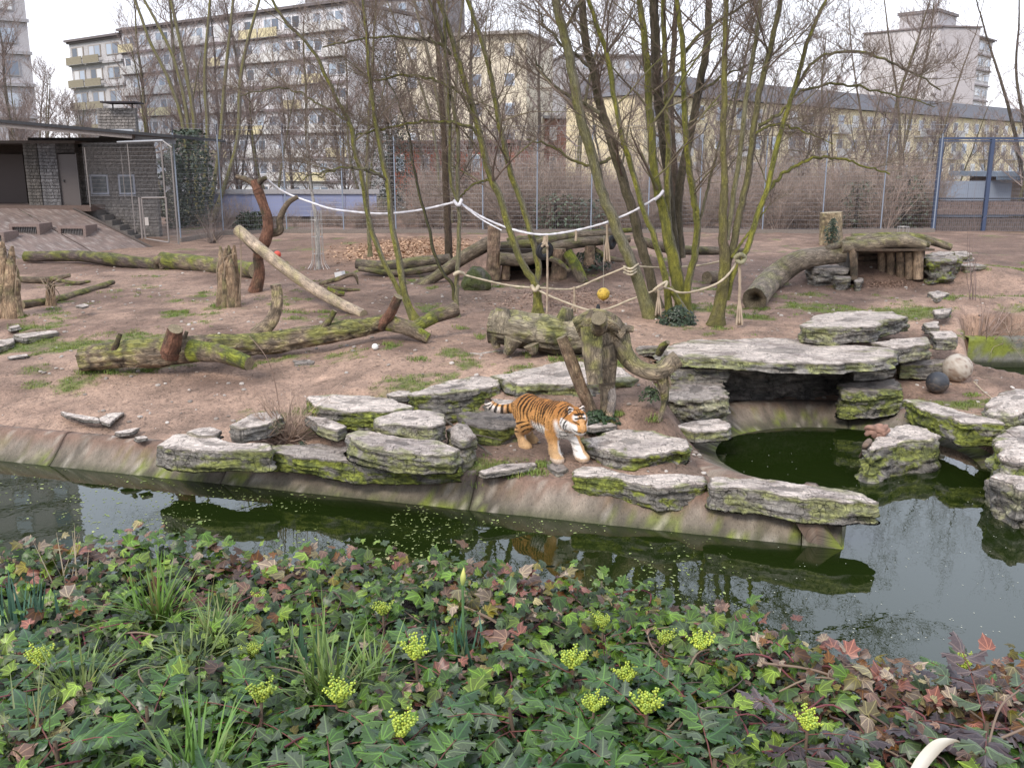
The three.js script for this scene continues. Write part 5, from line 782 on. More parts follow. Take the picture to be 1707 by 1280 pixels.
  const post = (x0, y0, x1, y1, d, r) => cpart('post', mat.paint, g => { const b = atD(x1, y1, d), tp = atD(x0, y0, d); g.bar(V(b.x, b.y, b.z), V(b.x, tp.y, b.z), r * .7, [.2, .175, .16], 6); return [b.x, b.y, tp.y, b.z]; });
  post(140, 246, 150, 345, 39.5, .035); post(213, 240, 225, 388, 38.6, .035); post(270, 236, 281, 402, 37.6, .055); post(284, 246, 297, 406, 37.2, .05); post(203, 250, 208, 330, 39.8, .025);
  const mesh = (name, x0, d0, x1, d1, yb0, yb1, yt, sx, sy, r) => tag(cpart(name, mat.metal, g => { const a = atD(x0, 300, d0), b = atD(x1, 300, d1), L = a.distanceTo(b), n = Math.round(L / sx); const col = [.3, .28, .27]; for (let i = 0; i <= n; i++) { const x = lerp(a.x, b.x, i / n), z = lerp(a.z, b.z, i / n); g.bar(V(x, lerp(yb0, yb1, i / n), z), V(x, yt, z), r, col, 3); } for (let y = Math.min(yb0, yb1) + .05; y < yt; y += sy) { const f0 = yb0 === yb1 || y > yb0 ? 0 : clamp((yb0 - y) / (yb0 - yb1)); g.bar(V(lerp(a.x, b.x, f0), y, lerp(a.z, b.z, f0)), V(b.x, y, b.z), r, col, 3); } }), null, null, null, 'stuff');
  mesh('wire_mesh', 142, 39.5, 276, 37.6, 2.9, 1.35, 5.3, .07, .16, .0035); mesh('wire_mesh', 276, 37.6, 291, 37.2, 1.35, 1.3, 5.2, .07, .16, .0045);
  cpart('top_rail', mat.paint, g => { g.bar(atD(195, 237, 38.8), atD(271, 234, 37.5), .04, [.3, .3, .31], 6); g.bar(atD(271, 235, 37.5), atD(286, 246, 37.1), .03, [.26, .24, .22], 6); });
  const gate = cpart('gate_frame', mat.paint, g => { const c = [.22, .19, .175]; const d = 37.4, p = [[235, 330], [276, 329], [281, 404], [242, 398]].map(q => atD(q[0], q[1], d)); for (let k = 0; k < 4; k++) g.bar(p[k], p[(k + 1) % 4], .03, c, 6); const b = atD(231, 329, d), e = atD(237, 398, d); g.bar(b, e, .04, c, 6); });
  cpart('lock_plate', mat.paint, g => { const p = atD(244, 369, 37.35); g.box(p, .07, .16, .02, [.4, .36, .33]); });
  // long wire fence round the back of the enclosure
  const D2 = 44.5, fo = atD(900, 388, D2), fence = thing('wire_fence', fo, 'tall wire mesh fence with pale blue posts along the back of the enclosure', 'fence');
  const fp = (n, m, f) => { const g = new MB(fo); f(g); return g.build(n, m, fence); };
  const xs = [300, 375, 478, 573, 660, 805, 895, 985, 1080, 1165, 1271, 1370, 1468, 1556], wp = xs.map((x, i) => atD(x, 388, i < 2 ? lerp(40, 44.5, i / 1.2) : D2)); wp[1].z = -43.5;
  wp.forEach((p) => { p.y = ground(p.x, p.z); });
  wp.forEach((p, i) => { fp('post', mat.paint, g => { g.bar(V(p.x, p.y - .1, p.z), V(p.x, p.y + 4.5, p.z), .032, [.22, .25, .3], 6); g.bar(V(p.x, p.y + 4.5, p.z), V(p.x + .1, p.y + 4.95, p.z + .25), .03, [.1, .1, .12], 5); }); });
  for (let i = 0; i + 1 < wp.length; i++) { const a = wp[i], b = wp[i + 1], L = a.distanceTo(b), n = Math.round(L / .1); tag(fp('wire_mesh', mat.metal, g => { const c = [.3, .3, .31]; for (let k = 0; k <= n; k++) { const f = k / n, x = lerp(a.x, b.x, f), z = lerp(a.z, b.z, f), y = lerp(a.y, b.y, f); g.bar(V(x, y, z), V(x, y + 4.45, z), .0028, c, 3); } for (let h = .02; h <= 4.5; h += .2) g.bar(V(a.x, a.y + h, a.z), V(b.x, b.y + h, b.z), .0042, c, 3); for (const h of [4.7, 4.9]) g.bar(V(a.x + .06, a.y + h, a.z + .15), V(b.x + .06, b.y + h, b.z + .15), .008, c, 3); }), null, null, null, 'stuff'); }
  fp('kerb', mat.conc, g => { for (let i = 0; i + 1 < wp.length; i++) { const a = wp[i], b = wp[i + 1], m = a.clone().add(b).multiplyScalar(.5), ax = b.clone().sub(a), L = ax.length(); ax.normalize(); g.box(V(m.x, m.y + .06, m.z + .12), L / 2, .12, .06, [.24, .2, .17], ax, UP, V(-ax.z, 0, ax.x)); } });
  // blue steel gate on the right
  const gd0 = 46, go = atD(1640, 385, gd0), bg = thing('steel_gate', go, 'wide blue steel gate with mesh and a timber lower board', 'gate');
  const bp = (n, m, f) => { const g = new MB(go); f(g); return g.build(n, m, bg); }, BL = [.045, .065, .12], y0 = ground(go.x, go.z), gx = (px) => atD(px, 330, gd0).x, gy = (py) => atD(1640, py, gd0).y;
  for (const px of [1561, 1645, 1730, 1815]) bp('post', mat.paint, g => g.box(V(gx(px), (y0 + gy(230)) / 2, -gd0), .085, (gy(230) - y0) / 2, .085, BL));
  for (const [py, h] of [[230.5, .05], [235, .03]]) bp('top_rail', mat.paint, g => g.box(V((gx(1561) + gx(1815)) / 2, gy(py), -gd0 + .01), (gx(1815) - gx(1561)) / 2, h, .06, BL));
  for (const py of [331, 359, 387]) bp('cross_bar', mat.paint, g => g.box(V((gx(1561) + gx(1815)) / 2, gy(py), -gd0 + .02), (gx(1815) - gx(1561)) / 2, .035, .03, [.04, .045, .06]));
  for (let k = 0; k < 3; k++) for (let j = 0; j < 2; j++) bp('timber_board', mat.wood, g => { const a = gx(1567 + k * 85), b = gx(1640 + k * 85), ya = gy(387 - j * 27), yb = gy(361 - j * 27); g.box(V((a + b) / 2, (ya + yb) / 2, -gd0 - .08), (b - a) / 2 + .05, (yb - ya) / 2 - .01, .03, j ? [.24, .18, .16] : [.18, .14, .125]); });
  tag(bp('wire_mesh', mat.metal, g => { const a = gx(1561), b = gx(1815), c = [.24, .25, .28]; for (let x = a; x < b; x += .1) g.bar(V(x, y0, -gd0 + .05), V(x, gy(236), -gd0 + .05), .004, c, 3); for (let y = y0; y < gy(236); y += .2) g.bar(V(a, y, -gd0 + .05), V(b, y, -gd0 + .05), .004, c, 3); }), null, null, null, 'stuff');
}
// ---------- the tiger: one continuous skin over a jointed body ----------
{
  // x forward, y up, z to its right; each bone [a, b, ra, rb, part, squash]
  const hx = .36, hy = .695, hz = .015, yaw = .26, pit = -.24, cy = Math.cos(yaw), sy = Math.sin(yaw), cpt = Math.cos(pit), spt = Math.sin(pit);
  const HS = 1.16, H = (f, u, l) => { f *= HS; u *= HS; l *= HS; const f1 = f * cpt - u * spt, u1 = f * spt + u * cpt; return [hx + f1 * cy - l * sy, hy + u1, hz + f1 * sy + l * cy]; };
  const bones = [
    [[.02, .605, 0], [-.40, .60, 0], .25, .22, 0, .82], [[-.40, .60, 0], [-.84, .605, 0], .205, .20, 0, .86], [[-.25, .54, 0], [-.6, .555, 0], .205, .18, 0, .9],
    [[.0, .735, 0], [-.12, .73, 0], .10, .10, 0, 1], [[-.84, .62, 0], [-.96, .60, 0], .18, .14, 0, .95], [[.10, .55, 0], [.13, .62, 0], .17, .17, 0, .85],
    [[.06, .66, 0], [.26, .68, .01], .205, .165, 0, .9],
    [H(0, 0, 0), H(.04, .01, 0), .132, .115, 1, 1], [H(.06, .02, 0), H(.175, -.025, 0), .076, .055, 1, 1], [H(.14, -.045, .026), H(.17, -.05, .022), .045, .04, 1, 1], [H(.14, -.045, -.026), H(.17, -.05, -.022), .045, .04, 1, 1], [H(.05, -.085, 0), H(.145, -.095, 0), .05, .034, 1, 1],
    [H(-.02, -.05, .095), H(.02, -.055, .085), .076, .056, 1, 1], [H(-.02, -.05, -.095), H(.02, -.055, -.085), .076, .056, 1, 1],
    [H(-.035, .095, .078), H(-.045, .145, .092), .036, .022, 2, 1], [H(-.035, .095, -.078), H(-.045, .145, -.092), .036, .022, 2, 1],
    // fore legs: right straight under the shoulder, left reaching forward
    [[.02, .60, .12], [-.03, .43, .135], .125, .085, 3, 1], [[-.03, .43, .135], [.03, .17, .14], .078, .054, 3, 1], [[.03, .17, .14], [.05, .06, .14], .054, .052, 3, 1], [[.05, .05, .14], [.12, .042, .142], .053, .043, 3, 1],
    [[.05, .60, -.11], [.10, .43, -.125], .125, .084, 4, 1], [[.10, .43, -.125], [.26, .20, -.13], .078, .054, 4, 1], [[.26, .20, -.13], [.30, .11, -.13], .054, .052, 4, 1], [[.30, .10, -.13], [.385, .088, -.132], .058, .046, 4, 1],
    // hind legs: thigh forward to the knee, shank back to the hock, foot
    [[-.84, .58, .11], [-.72, .40, .145], .185, .125, 5, .8], [[-.72, .40, .145], [-.87, .25, .145], .105, .064, 5, 1], [[-.87, .25, .145], [-.79, .06, .145], .056, .05, 5, 1], [[-.79, .048, .145], [-.69, .038, .147], .05, .041, 5, 1],
    [[-.85, .58, -.1], [-.80, .38, -.13], .16, .10, 6, .8], [[-.80, .38, -.13], [-1.05, .235, -.13], .09, .056, 6, 1], [[-1.05, .235, -.13], [-1.0, .06, -.13], .05, .05, 6, 1], [[-1.0, .048, -.13], [-.9, .038, -.13], .048, .039, 6, 1],
  ];
  const tail = spline([V(-1.0, .665, 0), V(-1.10, .585, .06), V(-1.22, .535, .15), V(-1.35, .53, .26), V(-1.45, .575, .33), V(-1.47, .65, .36)], 12);
  for (let i = 0; i < 12; i++) bones.push([[tail[i].x, tail[i].y, tail[i].z], [tail[i + 1].x, tail[i + 1].y, tail[i + 1].z], lerp(.044, .026, i / 12), lerp(.044, .026, (i + 1) / 12), 7, 1]);
  for (const [px, py, pz] of [[.13, .042, .142], [.385, .088, -.132], [-.69, .038, .147], [-.9, .042, -.13]]) for (let k = 0; k < 4; k++) bones.push([[px - .02, py, pz + (k - 1.5) * .028], [px + .022 - Math.abs(k - 1.5) * .008, py - .012, pz + (k - 1.5) * .030], .021, .019, px > 0 ? (pz > 0 ? 3 : 4) : (pz > 0 ? 5 : 6), 1]);
  const B = bones.map(([a, b, ra, rb, id, sq]) => { if (id === 1 || id === 2) { ra *= 1.13; rb *= 1.13; } const d = [b[0] - a[0], b[1] - a[1], (b[2] - a[2]) / sq]; return { a, d, l2: d[0] * d[0] + d[1] * d[1] + d[2] * d[2] || 1e-9, ra, rb, id, sq }; });
  const one = (b, x, y, z) => { const X = x - b.a[0], Y = y - b.a[1], Z = (z - b.a[2]) / b.sq; const t = clamp((X * b.d[0] + Y * b.d[1] + Z * b.d[2]) / b.l2); return (Math.hypot(X - t * b.d[0], Y - t * b.d[1], Z - t * b.d[2]) - lerp(b.ra, b.rb, t)) * (b.sq < 1 ? .9 : 1); };
  const field = (x, y, z) => { let s = 0; const K = 34; let m = 9; for (const b of B) { const d = one(b, x, y, z); if (d < m) m = d; if (d < .2) s += Math.exp(-K * d); } return s > 0 ? Math.min(m, -Math.log(s) / K) + (m < .1 ? 0 : 0) : m; };
  const near = (x, y, z) => { let m = 9, id = 0; for (const b of B) { const d = one(b, x, y, z); if (d < m) { m = d; id = b.id; } } return id; };
  // surface nets
  const h = .0082, lo = [-1.58, -.03, -.36], N = [Math.ceil(2.26 / h), Math.ceil(.98 / h), Math.ceil(.82 / h)], F0 = new Float32Array((N[0] + 1) * (N[1] + 1) * (N[2] + 1)), at = (i, j, k) => (k * (N[1] + 1) + j) * (N[0] + 1) + i;
  const S = 4; // a coarse pass first: only cells near the skin are worked out finely
  for (let k = 0; k <= N[2]; k += S) for (let j = 0; j <= N[1]; j += S) for (let i = 0; i <= N[0]; i += S) { const v = field(lo[0] + (i + 1.5) * h, lo[1] + (j + 1.5) * h, lo[2] + (k + 1.5) * h), close = Math.abs(v) < S * h * 1.7; for (let c = k; c < Math.min(k + S, N[2] + 1); c++) for (let b = j; b < Math.min(j + S, N[1] + 1); b++) for (let a = i; a < Math.min(i + S, N[0] + 1); a++) F0[at(a, b, c)] = close ? field(lo[0] + a * h, lo[1] + b * h, lo[2] + c * h) : v; }
  const idx = new Int32Array(F0.length).fill(-1), pos = [];
  for (let k = 0; k < N[2]; k++) for (let j = 0; j < N[1]; j++) for (let i = 0; i < N[0]; i++) {
    let c = 0, sx = 0, syy = 0, sz = 0; const v = []; for (let q = 0; q < 8; q++) v.push(F0[at(i + (q & 1), j + (q >> 1 & 1), k + (q >> 2))]);
    for (const [p, q] of [[0, 1], [2, 3], [4, 5], [6, 7], [0, 2], [1, 3], [4, 6], [5, 7], [0, 4], [1, 5], [2, 6], [3, 7]].values()) if ((v[p] < 0) !== (v[q] < 0)) { const t = v[p] / (v[p] - v[q]); c++; sx += lerp(p & 1, q & 1, t); syy += lerp(p >> 1 & 1, q >> 1 & 1, t); sz += lerp(p >> 2, q >> 2, t); }
    if (c) { idx[at(i, j, k)] = pos.length / 3; pos.push(lo[0] + (i + sx / c) * h, lo[1] + (j + syy / c) * h, lo[2] + (k + sz / c) * h); }
  }
  const ind = [], quad = (a, b, c, d, flip) => { if (a < 0 || b < 0 || c < 0 || d < 0) return; flip ? ind.push(a, c, b, a, d, c) : ind.push(a, b, c, a, c, d); };
  for (let k = 1; k < N[2]; k++) for (let j = 1; j < N[1]; j++) for (let i = 1; i < N[0]; i++) {
    const f = F0[at(i, j, k)] < 0;
    if (f !== (F0[at(i + 1, j, k)] < 0)) quad(idx[at(i, j - 1, k - 1)], idx[at(i, j, k - 1)], idx[at(i, j, k)], idx[at(i, j - 1, k)], !f);
    if (f !== (F0[at(i, j + 1, k)] < 0)) quad(idx[at(i - 1, j, k - 1)], idx[at(i - 1, j, k)], idx[at(i, j, k)], idx[at(i, j, k - 1)], !f);
    if (f !== (F0[at(i, j, k + 1)] < 0)) quad(idx[at(i - 1, j - 1, k)], idx[at(i, j - 1, k)], idx[at(i, j, k)], idx[at(i - 1, j, k)], !f);
  }
  const geo = new THREE.BufferGeometry(); geo.setAttribute('position', new THREE.Float32BufferAttribute(pos, 3)); geo.setIndex(ind); geo.computeVertexNormals();
  const nr = geo.attributes.normal, col = new Float32Array(pos.length), OR = [.55, .28, .095], OD = [.41, .18, .055], WH = [.82, .77, .72], BK = [.008, .006, .005];
  for (let i = 0; i < pos.length / 3; i++) {
    const x = pos[i * 3], y = pos[i * 3 + 1], z = pos[i * 3 + 2], nx = nr.getX(i), ny = nr.getY(i), nz = nr.getZ(i), id = near(x, y, z), w1 = n3(x * 5, y * 5, z * 5), w2 = n3(x * 13, y * 13, z * 13), az = Math.abs(z);
    let white = 0, st = 0, base = mixc(mixc([.52, .33, .17], OR, sst(.12, .45, y)), OD, sst(.55, .85, y + .1 * w1));
    if (id === 0 || ((id === 3 || id === 4 || id === 5 || id === 6) && y > .47)) {
      white = sst(.535, .455, y + .05 * w1 + (x > -.15 ? .05 : 0)) * (1 - sst(-.45, -.58, x) * sst(.05, .1, az)) + sst(.08, .15, x) * sst(.70, .6, y + .06 * w1) * sst(.1, .5, nx);
      const ph = (x + .35 * (y - .6) * (x < -.2 ? .35 : -.5) + .04 * w1 + .025 * n3(x * 3, y * 2, z * 3)) / .066, fr = Math.abs(ph - Math.round(ph)), row = Math.round(ph), top = sst(.42, .8, y);
      const wd = (.165 + .11 * top + .13 * n3(row * 3.7, y * 6, 2)) * (x > -.12 ? lerp(.25, 1, sst(.66, .8, y)) : 1) * (x > .05 && x < .3 ? .75 : 1);
      const brk = sst(-.35, -.2, n3(row * 5.1, y * 5 + row, z * 2));
      st = sst(wd + .045, wd - .045, fr) * brk; if (x > .08 && y < .66) { const q = (y + .5 * x + .5 * az + .02 * w1) / .095, fq = Math.abs(q - Math.round(q)); st = Math.max(st, sst(.16, .09, fq) * sst(.03, .06, az) * sst(.2, .13, az)); }
    } else if (id === 3 || id === 4) {
      const inn = id === 3 ? -nz : nz; white = sst(.0, .55, inn + .4 * nx - .25 + .3 * w1) * sst(.06, .12, y) + (id === 4 ? .85 * sst(.2, -.2, nz * -1 + .2) * sst(.13, .2, y) * sst(-.3, .3, nz) : 0) + sst(.075, .05, y) * .4;
      const ph = (y + .25 * x + .03 * w1) / .085, fr = Math.abs(ph - Math.round(ph)); st = sst(.17, .09, fr) * sst(.05, .5, inn) * sst(.16, .22, y) * sst(-.1, .1, n3(Math.round(ph) * 3.1, 2, z * 5) + .05);
    } else if (id === 5 || id === 6) {
      const inn = id === 5 ? -nz : nz; white = sst(.15, .7, inn + .25 * nx + .2 * w1) * sst(.1, .2, y);
      const ph = (y - .4 * (x + .8) + .04 * w1) / .068, fr = Math.abs(ph - Math.round(ph)); st = sst(.25, .14, fr) * sst(.17, .26, y) * sst(-.3, -.1, n3(Math.round(ph) * 4.3, x * 5, 1) + .1);
    } else if (id === 7) {
      let bt = 0, bd = 9; tail.forEach((p, k) => { const d = Math.hypot(p.x - x, p.y - y, p.z - z); if (d < bd) { bd = d; bt = k; } }); const p = tail[bt], q = tail[Math.min(12, bt + 1)], dx = q.x - p.x, dy = q.y - p.y, dz = q.z - p.z, tt = (bt + clamp(((x - p.x) * dx + (y - p.y) * dy + (z - p.z) * dz) / (dx * dx + dy * dy + dz * dz + 1e-9), -1, 1)) / 12;
      white = .85 * sst(.35, .6, tt) * sst(-.6, .1, -ny + .3); const ph = tt * 8.2, fr = Math.abs(ph - Math.round(ph)); st = Math.max(sst(.30, .2, fr) * sst(.15, .3, tt), sst(.93, .97, tt));
    } else {
      // head: work in its own axes
      const dx = x - hx, dy = y - hy, dz = z - hz, f1 = dx * cy + dz * sy, l = -dx * sy + dz * cy, f = (f1 * cpt + dy * spt) / HS, u = (-f1 * spt + dy * cpt) / HS, al = Math.abs(l) / HS;
      const blob = (F, U, L, r) => sst(r, r * .55, Math.hypot((f - F) * .7, u - U, al - L));
      white = Math.max(sst(.055, .072, al) * sst(.03, .0, u) * sst(-.11, -.07, f), blob(.085, .07, .052, .052), blob(.015, -.05, .11, .085), blob(.165, -.055, .035, .045) * sst(.02, .032, al), sst(-.06, -.085, u), blob(.09, .01, .078, .03));
      if (id === 2) white = nx > .35 ? .7 : 0;
      const band = (v, a, w) => sst(w, w * .5, Math.abs(v - a));
      st = Math.max(band(u + .25 * al, .093, .012) * sst(.085, .065, al) * sst(-.02, .02, f), band(u + .2 * al, .122, .011) * sst(.08, .06, al), band(f + .15 * al, .0, .011) * sst(.085, .1, u), band(f, -.045, .013) * sst(.05, .08, u) * sst(.02, .035, al), band(al, .014, .009) * sst(.085, .1, u) * sst(.0, .03, f),
        band(f - .25 * (u + .05), -.035, .015) * sst(.07, .085, al), band(f - .2 * (u + .05), .018, .013) * sst(.085, .095, al) * sst(.03, .01, u), band(f - .2 * u, .06, .010) * sst(.08, .09, al) * sst(-.02, -.035, u), sst(.03, .019, Math.hypot((f - .1) * .7, u - .034, al - .052)), band(u - .3 * (al - .05), .034, .009) * sst(.03, .05, f) * sst(.1, .085, al) * sst(.03, .04, al), band(f - .2 * u, -.085, .014) * sst(.05, .07, al), band(u, -.062, .011) * sst(.12, .15, f) * sst(.012, .022, al));
      if (id === 2) st = Math.max(st, nx < .1 ? .85 : 0);
      if (id === 1 && al < .03 && f > .1) base = mixc(base, [.62, .36, .17], .7);
    }
    const fz = n3(x * 60, y * 25, z * 60); let c = mixc(mulc(base, 1 + .16 * w2 + .22 * fz), mulc(WH, 1 + .14 * fz + .1 * w2), clamp(white + .12 * fz * (white > .1 ? 1 : 0))); st *= 1 + .25 * fz; c = mixc(c, BK, clamp(st) * .95); col.set(c, i * 3);
  }
  geo.setAttribute('color', new THREE.BufferAttribute(col, 3));
  const uv = new Float32Array(pos.length / 3 * 2); for (let i = 0; i < uv.length / 2; i++) { uv[i * 2] = pos[i * 3] * 3 + pos[i * 3 + 2] * 1.5; uv[i * 2 + 1] = pos[i * 3 + 1] * 1.2; } geo.setAttribute('uv', new THREE.BufferAttribute(uv, 2));
  const furTex = tex(256, (x, y) => .5 + .3 * T4(x, y * .2) + .2 * T3(x, y * .5)), fur = new THREE.MeshPhysicalMaterial({ vertexColors: true, roughness: 1, specularIntensity: .25, bumpMap: furTex, bumpScale: .012 });
  const O = V(.745, .012, -13.44); O.y = ground(O.x, O.z) * .5 + .004;
  const t = thing('tiger', O, 'orange black striped tiger walking between the mossy slabs with lowered head', 'tiger'); t.rotation.y = -.97;
  const body = new THREE.Mesh(geo, fur); body.name = 'body'; body.castShadow = body.receiveShadow = true; t.add(body);
  { // the coat: short hairs lying backward over the skin
    const r = RNG(990), g = new MB(); const a = g.v(-.1, 0, 0, [1, 1, 1]), b = g.v(.1, 0, 0, [1, 1, 1]), c = g.v(0, .02, 1, [1, 1, 1]); g.t(a, b, c); const tri = ind.length / 3, n = 90000, m = new THREE.MeshStandardMaterial({ roughness: 1, side: THREE.DoubleSide }), im = new THREE.InstancedMesh(g.geo(), m, n), P = new THREE.Vector3(), X = V(0, 0, 0), Y = V(0, 0, 0), Z = V(0, 0, 0), mm = new THREE.Matrix4();
    for (let i = 0; i < n; i++) { const q = Math.floor(r() * tri) * 3, id = ind[q + Math.floor(r() * 3)]; P.set(pos[id * 3] + (r() - .5) * h, pos[id * 3 + 1] + (r() - .5) * h, pos[id * 3 + 2] + (r() - .5) * h); X.set(nr.getX(id), nr.getY(id), nr.getZ(id)); const low = sst(.5, .35, P.y) * (P.x > -.75 && P.x < 0 ? 1 : 0), L = (.014 + .016 * r()) * (P.y < .1 || P.x > .38 ? .5 : 1) * (1 + low * .8);
      Z.copy(X).multiplyScalar(.32 + .3 * r()).add(V(-.75 + r.g() * .25, -.45 + r.g() * .25, r.g() * .3)).normalize(); Y.copy(X); X.crossVectors(Y, Z).normalize(); Y.crossVectors(Z, X); mm.makeBasis(X.multiplyScalar(.02), Y.multiplyScalar(.02), Z.multiplyScalar(L)).setPosition(P); im.setMatrixAt(i, mm); const k = r.r(.7, 1.3); im.setColorAt(i, new THREE.Color().setRGB(col[id * 3] * k, col[id * 3 + 1] * k, col[id * 3 + 2] * k)); }
    im.name = 'fur'; im.castShadow = im.receiveShadow = true; im.userData.kind = 'stuff'; t.add(im);
  }
  const dark = new THREE.MeshStandardMaterial({ color: new THREE.Color(.015, .01, .008), roughness: .15 }), amber = new THREE.MeshStandardMaterial({ color: new THREE.Color(.45, .3, .06), roughness: .15 });
  for (const s of [-1, 1]) { const e = new THREE.Mesh(new THREE.SphereGeometry(.017, 14, 10), amber); e.name = 'eye'; e.position.set(...H(.098, .036, s * .047)); t.add(e); const p = new THREE.Mesh(new THREE.SphereGeometry(.009, 10, 8), dark); p.name = 'pupil'; p.position.set(.007, .002, .003 * s); e.add(p); }
  { const g = new THREE.SphereGeometry(.018, 14, 10); g.scale(.7, .6, 1.1); const m = new THREE.Mesh(g, new THREE.MeshStandardMaterial({ color: new THREE.Color(.3, .12, .1), roughness: .5 })); m.name = 'nose'; m.position.set(...H(.222, -.028, 0)); t.add(m); }
}
// ---------- ropes, balls and other toys ----------
const ROPE = [.46, .39, .28], WROPE = [.66, .64, .66];
{
  const dP = gd(425, 486), d2 = gd(762, 528), d3 = gd(896, 522), d4 = gd(1138, 522), d5 = gd(1194, 541);
  const rope = (label, segs, r, c, cat = 'rope', group, name = 'rope') => { const o = atD(...segs[0].p[0]), t = thing(name, o, label, cat, group); for (const s of segs) { const g = new MB(o), P = spline(s.p.map(q => atD(...q)), s.n || 40), k = s.r || r; g.tube(P, P.map((_, i) => k * (1 + .16 * Math.sin(i * 2.1))), { sides: 7, col: (x, y, z) => mulc(s.c || c, .8 + .4 * (n3(x * 9, y * 9, z * 9) + .4)) , cap: true }); g.build(s.name || 'strand', mat.rope, t); } return t; };
  rope('thick white rope hanging between the pruned tree and the thin double tree', [{ p: [[434, 290, dP], [470, 318, dP + .3], [520, 338, dP], [580, 352, d2 + 1], [640, 356, d2 + .6], [700, 350, d2 + .3], [762, 336, d2]], n: 80 }, { p: [[756, 334, d2 - .12], [764, 342, d2 - .15], [770, 332, d2 - .1]], name: 'knot', r: .04 }], .027, WROPE);
  rope('thick white rope sagging from the thin double tree to the trunk cluster', [{ p: [[764, 336, d2], [800, 360, d2 + .1], [850, 381, d3], [900, 391, d3 - .2], [950, 386, d3], [1010, 371, d4], [1060, 350, d4], [1106, 322, d4 - .2]], n: 80 }, { p: [[766, 338, d2 - .05], [800, 364, d2], [836, 384, d3 - .2]], r: .018 }, { p: [[1092, 333, d4 - .3], [1100, 326, d4 - .35], [1106, 318, d4 - .3]], name: 'knot', r: .036 }], .027, WROPE);
  rope('slack beige rope from the thin double tree to the forked mossy tree', [{ p: [[762, 455, d2 - .1], [800, 465, d2], [850, 476, d3], [892, 480, d3 - .2]] }, { p: [[757, 458, d2 - .15], [764, 454, d2 - .2], [772, 456, d2 - .1]], name: 'knot', r: .045 }], .024, ROPE);
  rope('beige rope sagging in front of the yellow ball to the trunk cluster', [{ p: [[889, 480, d3 - .25], [930, 499, d3 - .3], [995, 518, d3 - .4], [1050, 500, d4 - .6], [1097, 482, d4 - .7]] }, { p: [[886, 476, d3 - .25], [892, 484, d3 - .35], [898, 477, d3 - .25]], name: 'knot', r: .045 }], .024, ROPE);
  rope('beige rope behind the yellow ball rising to the leaning trunk', [{ p: [[893, 479, d3 - .1], [930, 482, d3], [956, 481, d3 + .1], [1000, 463, d4 - .4], [1042, 446, d4 - .9]] }, ...[0, 1, 2].map(k => ({ p: [[1040, 444 + k * 5, d4 - .62], [1052, 448 + k * 5, d4 - .95], [1064, 440 + k * 5, d4 - .65]], name: 'winding', r: .024, n: 12 }))], .023, ROPE);
  rope('beige rope from the leaning trunk past the cluster to the pale trunks', [{ p: [[1062, 444, d4 - .6], [1110, 446, d4 + .2], [1160, 443, d4 + .6], [1200, 436, d5 + .5]] }], .021, ROPE);
  rope('thick beige rope sagging from the trunk cluster up to the pale trunks', [{ p: [[1092, 487, d4 - .75], [1110, 480, d4 - .8], [1130, 487, d4 - .7], [1165, 484, d5 - .1], [1200, 470, d5 - .3], [1222, 448, d5 - .3], [1234, 424, d5 - .3]] }, { p: [[1090, 484, d4 - .8], [1100, 476, d4 - .9], [1112, 470, d4 - .8], [1108, 480, d4 - .9]], name: 'knot', r: .035 }], .026, ROPE);
  const hang = (label, x, y0, y1, d, r, frayed = 0) => { const segs = [{ p: [[x, y0, d], [x + .6, (y0 + y1) / 2, d], [x - .4, y1 - frayed, d]], n: 20 }]; for (let k = 0; k < (frayed ? 7 : 0); k++) segs.push({ p: [[x, y1 - frayed - 3, d], [x + (k - 3) * .9, y1 - frayed * .6, d + (k % 3 - 1) * .04], [x + (k - 3) * 1.6, y1 - (k % 2) * 3, d + (k % 3 - 1) * .08]], r: r * .7, name: 'frayed_end', n: 8 }); return rope(label, segs, r, [.36, .28, .2], 'rope'); };
  hang('long rope hanging straight down from the middle of the white rope', 912, 392, 526, d3 - .3, .026);
  hang('bundle of rope strands hanging beside the black tyre', 908, 394, 412, d3 - .3, .05, 10);
  hang('short frayed rope bunch hanging right of the tyre from the white rope', 1012, 374, 436, d4 - .3, .03, 40);
  hang('knotted rope end hanging below the rope behind the ball', 957, 478, 522, d3 + .05, .03, 18);
  hang('frayed pale rope bunch hanging on the left of the trunk cluster', 1098, 484, 526, d4 - .85, .035, 30);
  hang('long frayed brush of rope hanging from the pale trunks', 1233, 425, 542, d5 - .35, .035, 42);
  hang('short strand of white rope above the den roof', 960, 384, 402, d3, .03);
  // knot at the pale trunks
  rope('lump of knotted dark rope high on the pale trunks', [{ p: [[1226, 430, d5 - .4], [1234, 424, d5 - .5], [1242, 430, d5 - .4], [1236, 438, d5 - .5], [1228, 434, d5 - .4]], r: .05 }], .05, [.25, .23, .14]);
  // tyres
  const tyre = (label, px, py, d, R, r, rot) => { const p = atD(px, py, d), t = thing('tyre', p, label, 'tyre'); t.rotation.set(...rot); const m = new THREE.Mesh(new THREE.TorusGeometry(R, r, 14, 40), new THREE.MeshStandardMaterial({ color: new THREE.Color(.022, .023, .026), roughness: .6 })); m.name = 'casing'; t.add(m); const n = 40, g = new MB(); for (let k = 0; k < n; k++) { const a = k / n * 6.283; g.box(V(Math.cos(a) * (R + r), Math.sin(a) * (R + r), 0), .012, .018, r * .6, [.02, .02, .022], V(Math.cos(a), Math.sin(a), 0), V(-Math.sin(a), Math.cos(a), 0), V(0, 0, 1)); } g.build('tread', mat.plain, t); };
  tyre('black tyre hanging from the white rope in front of the den', 908, 418, d3 - .25, .15, .06, [.3, .5, 0]);
  tyre('small black tyre standing upright behind the hollow root log', 997, 518, gd(997, 528), .10, .045, [0, 1.4, 0]);
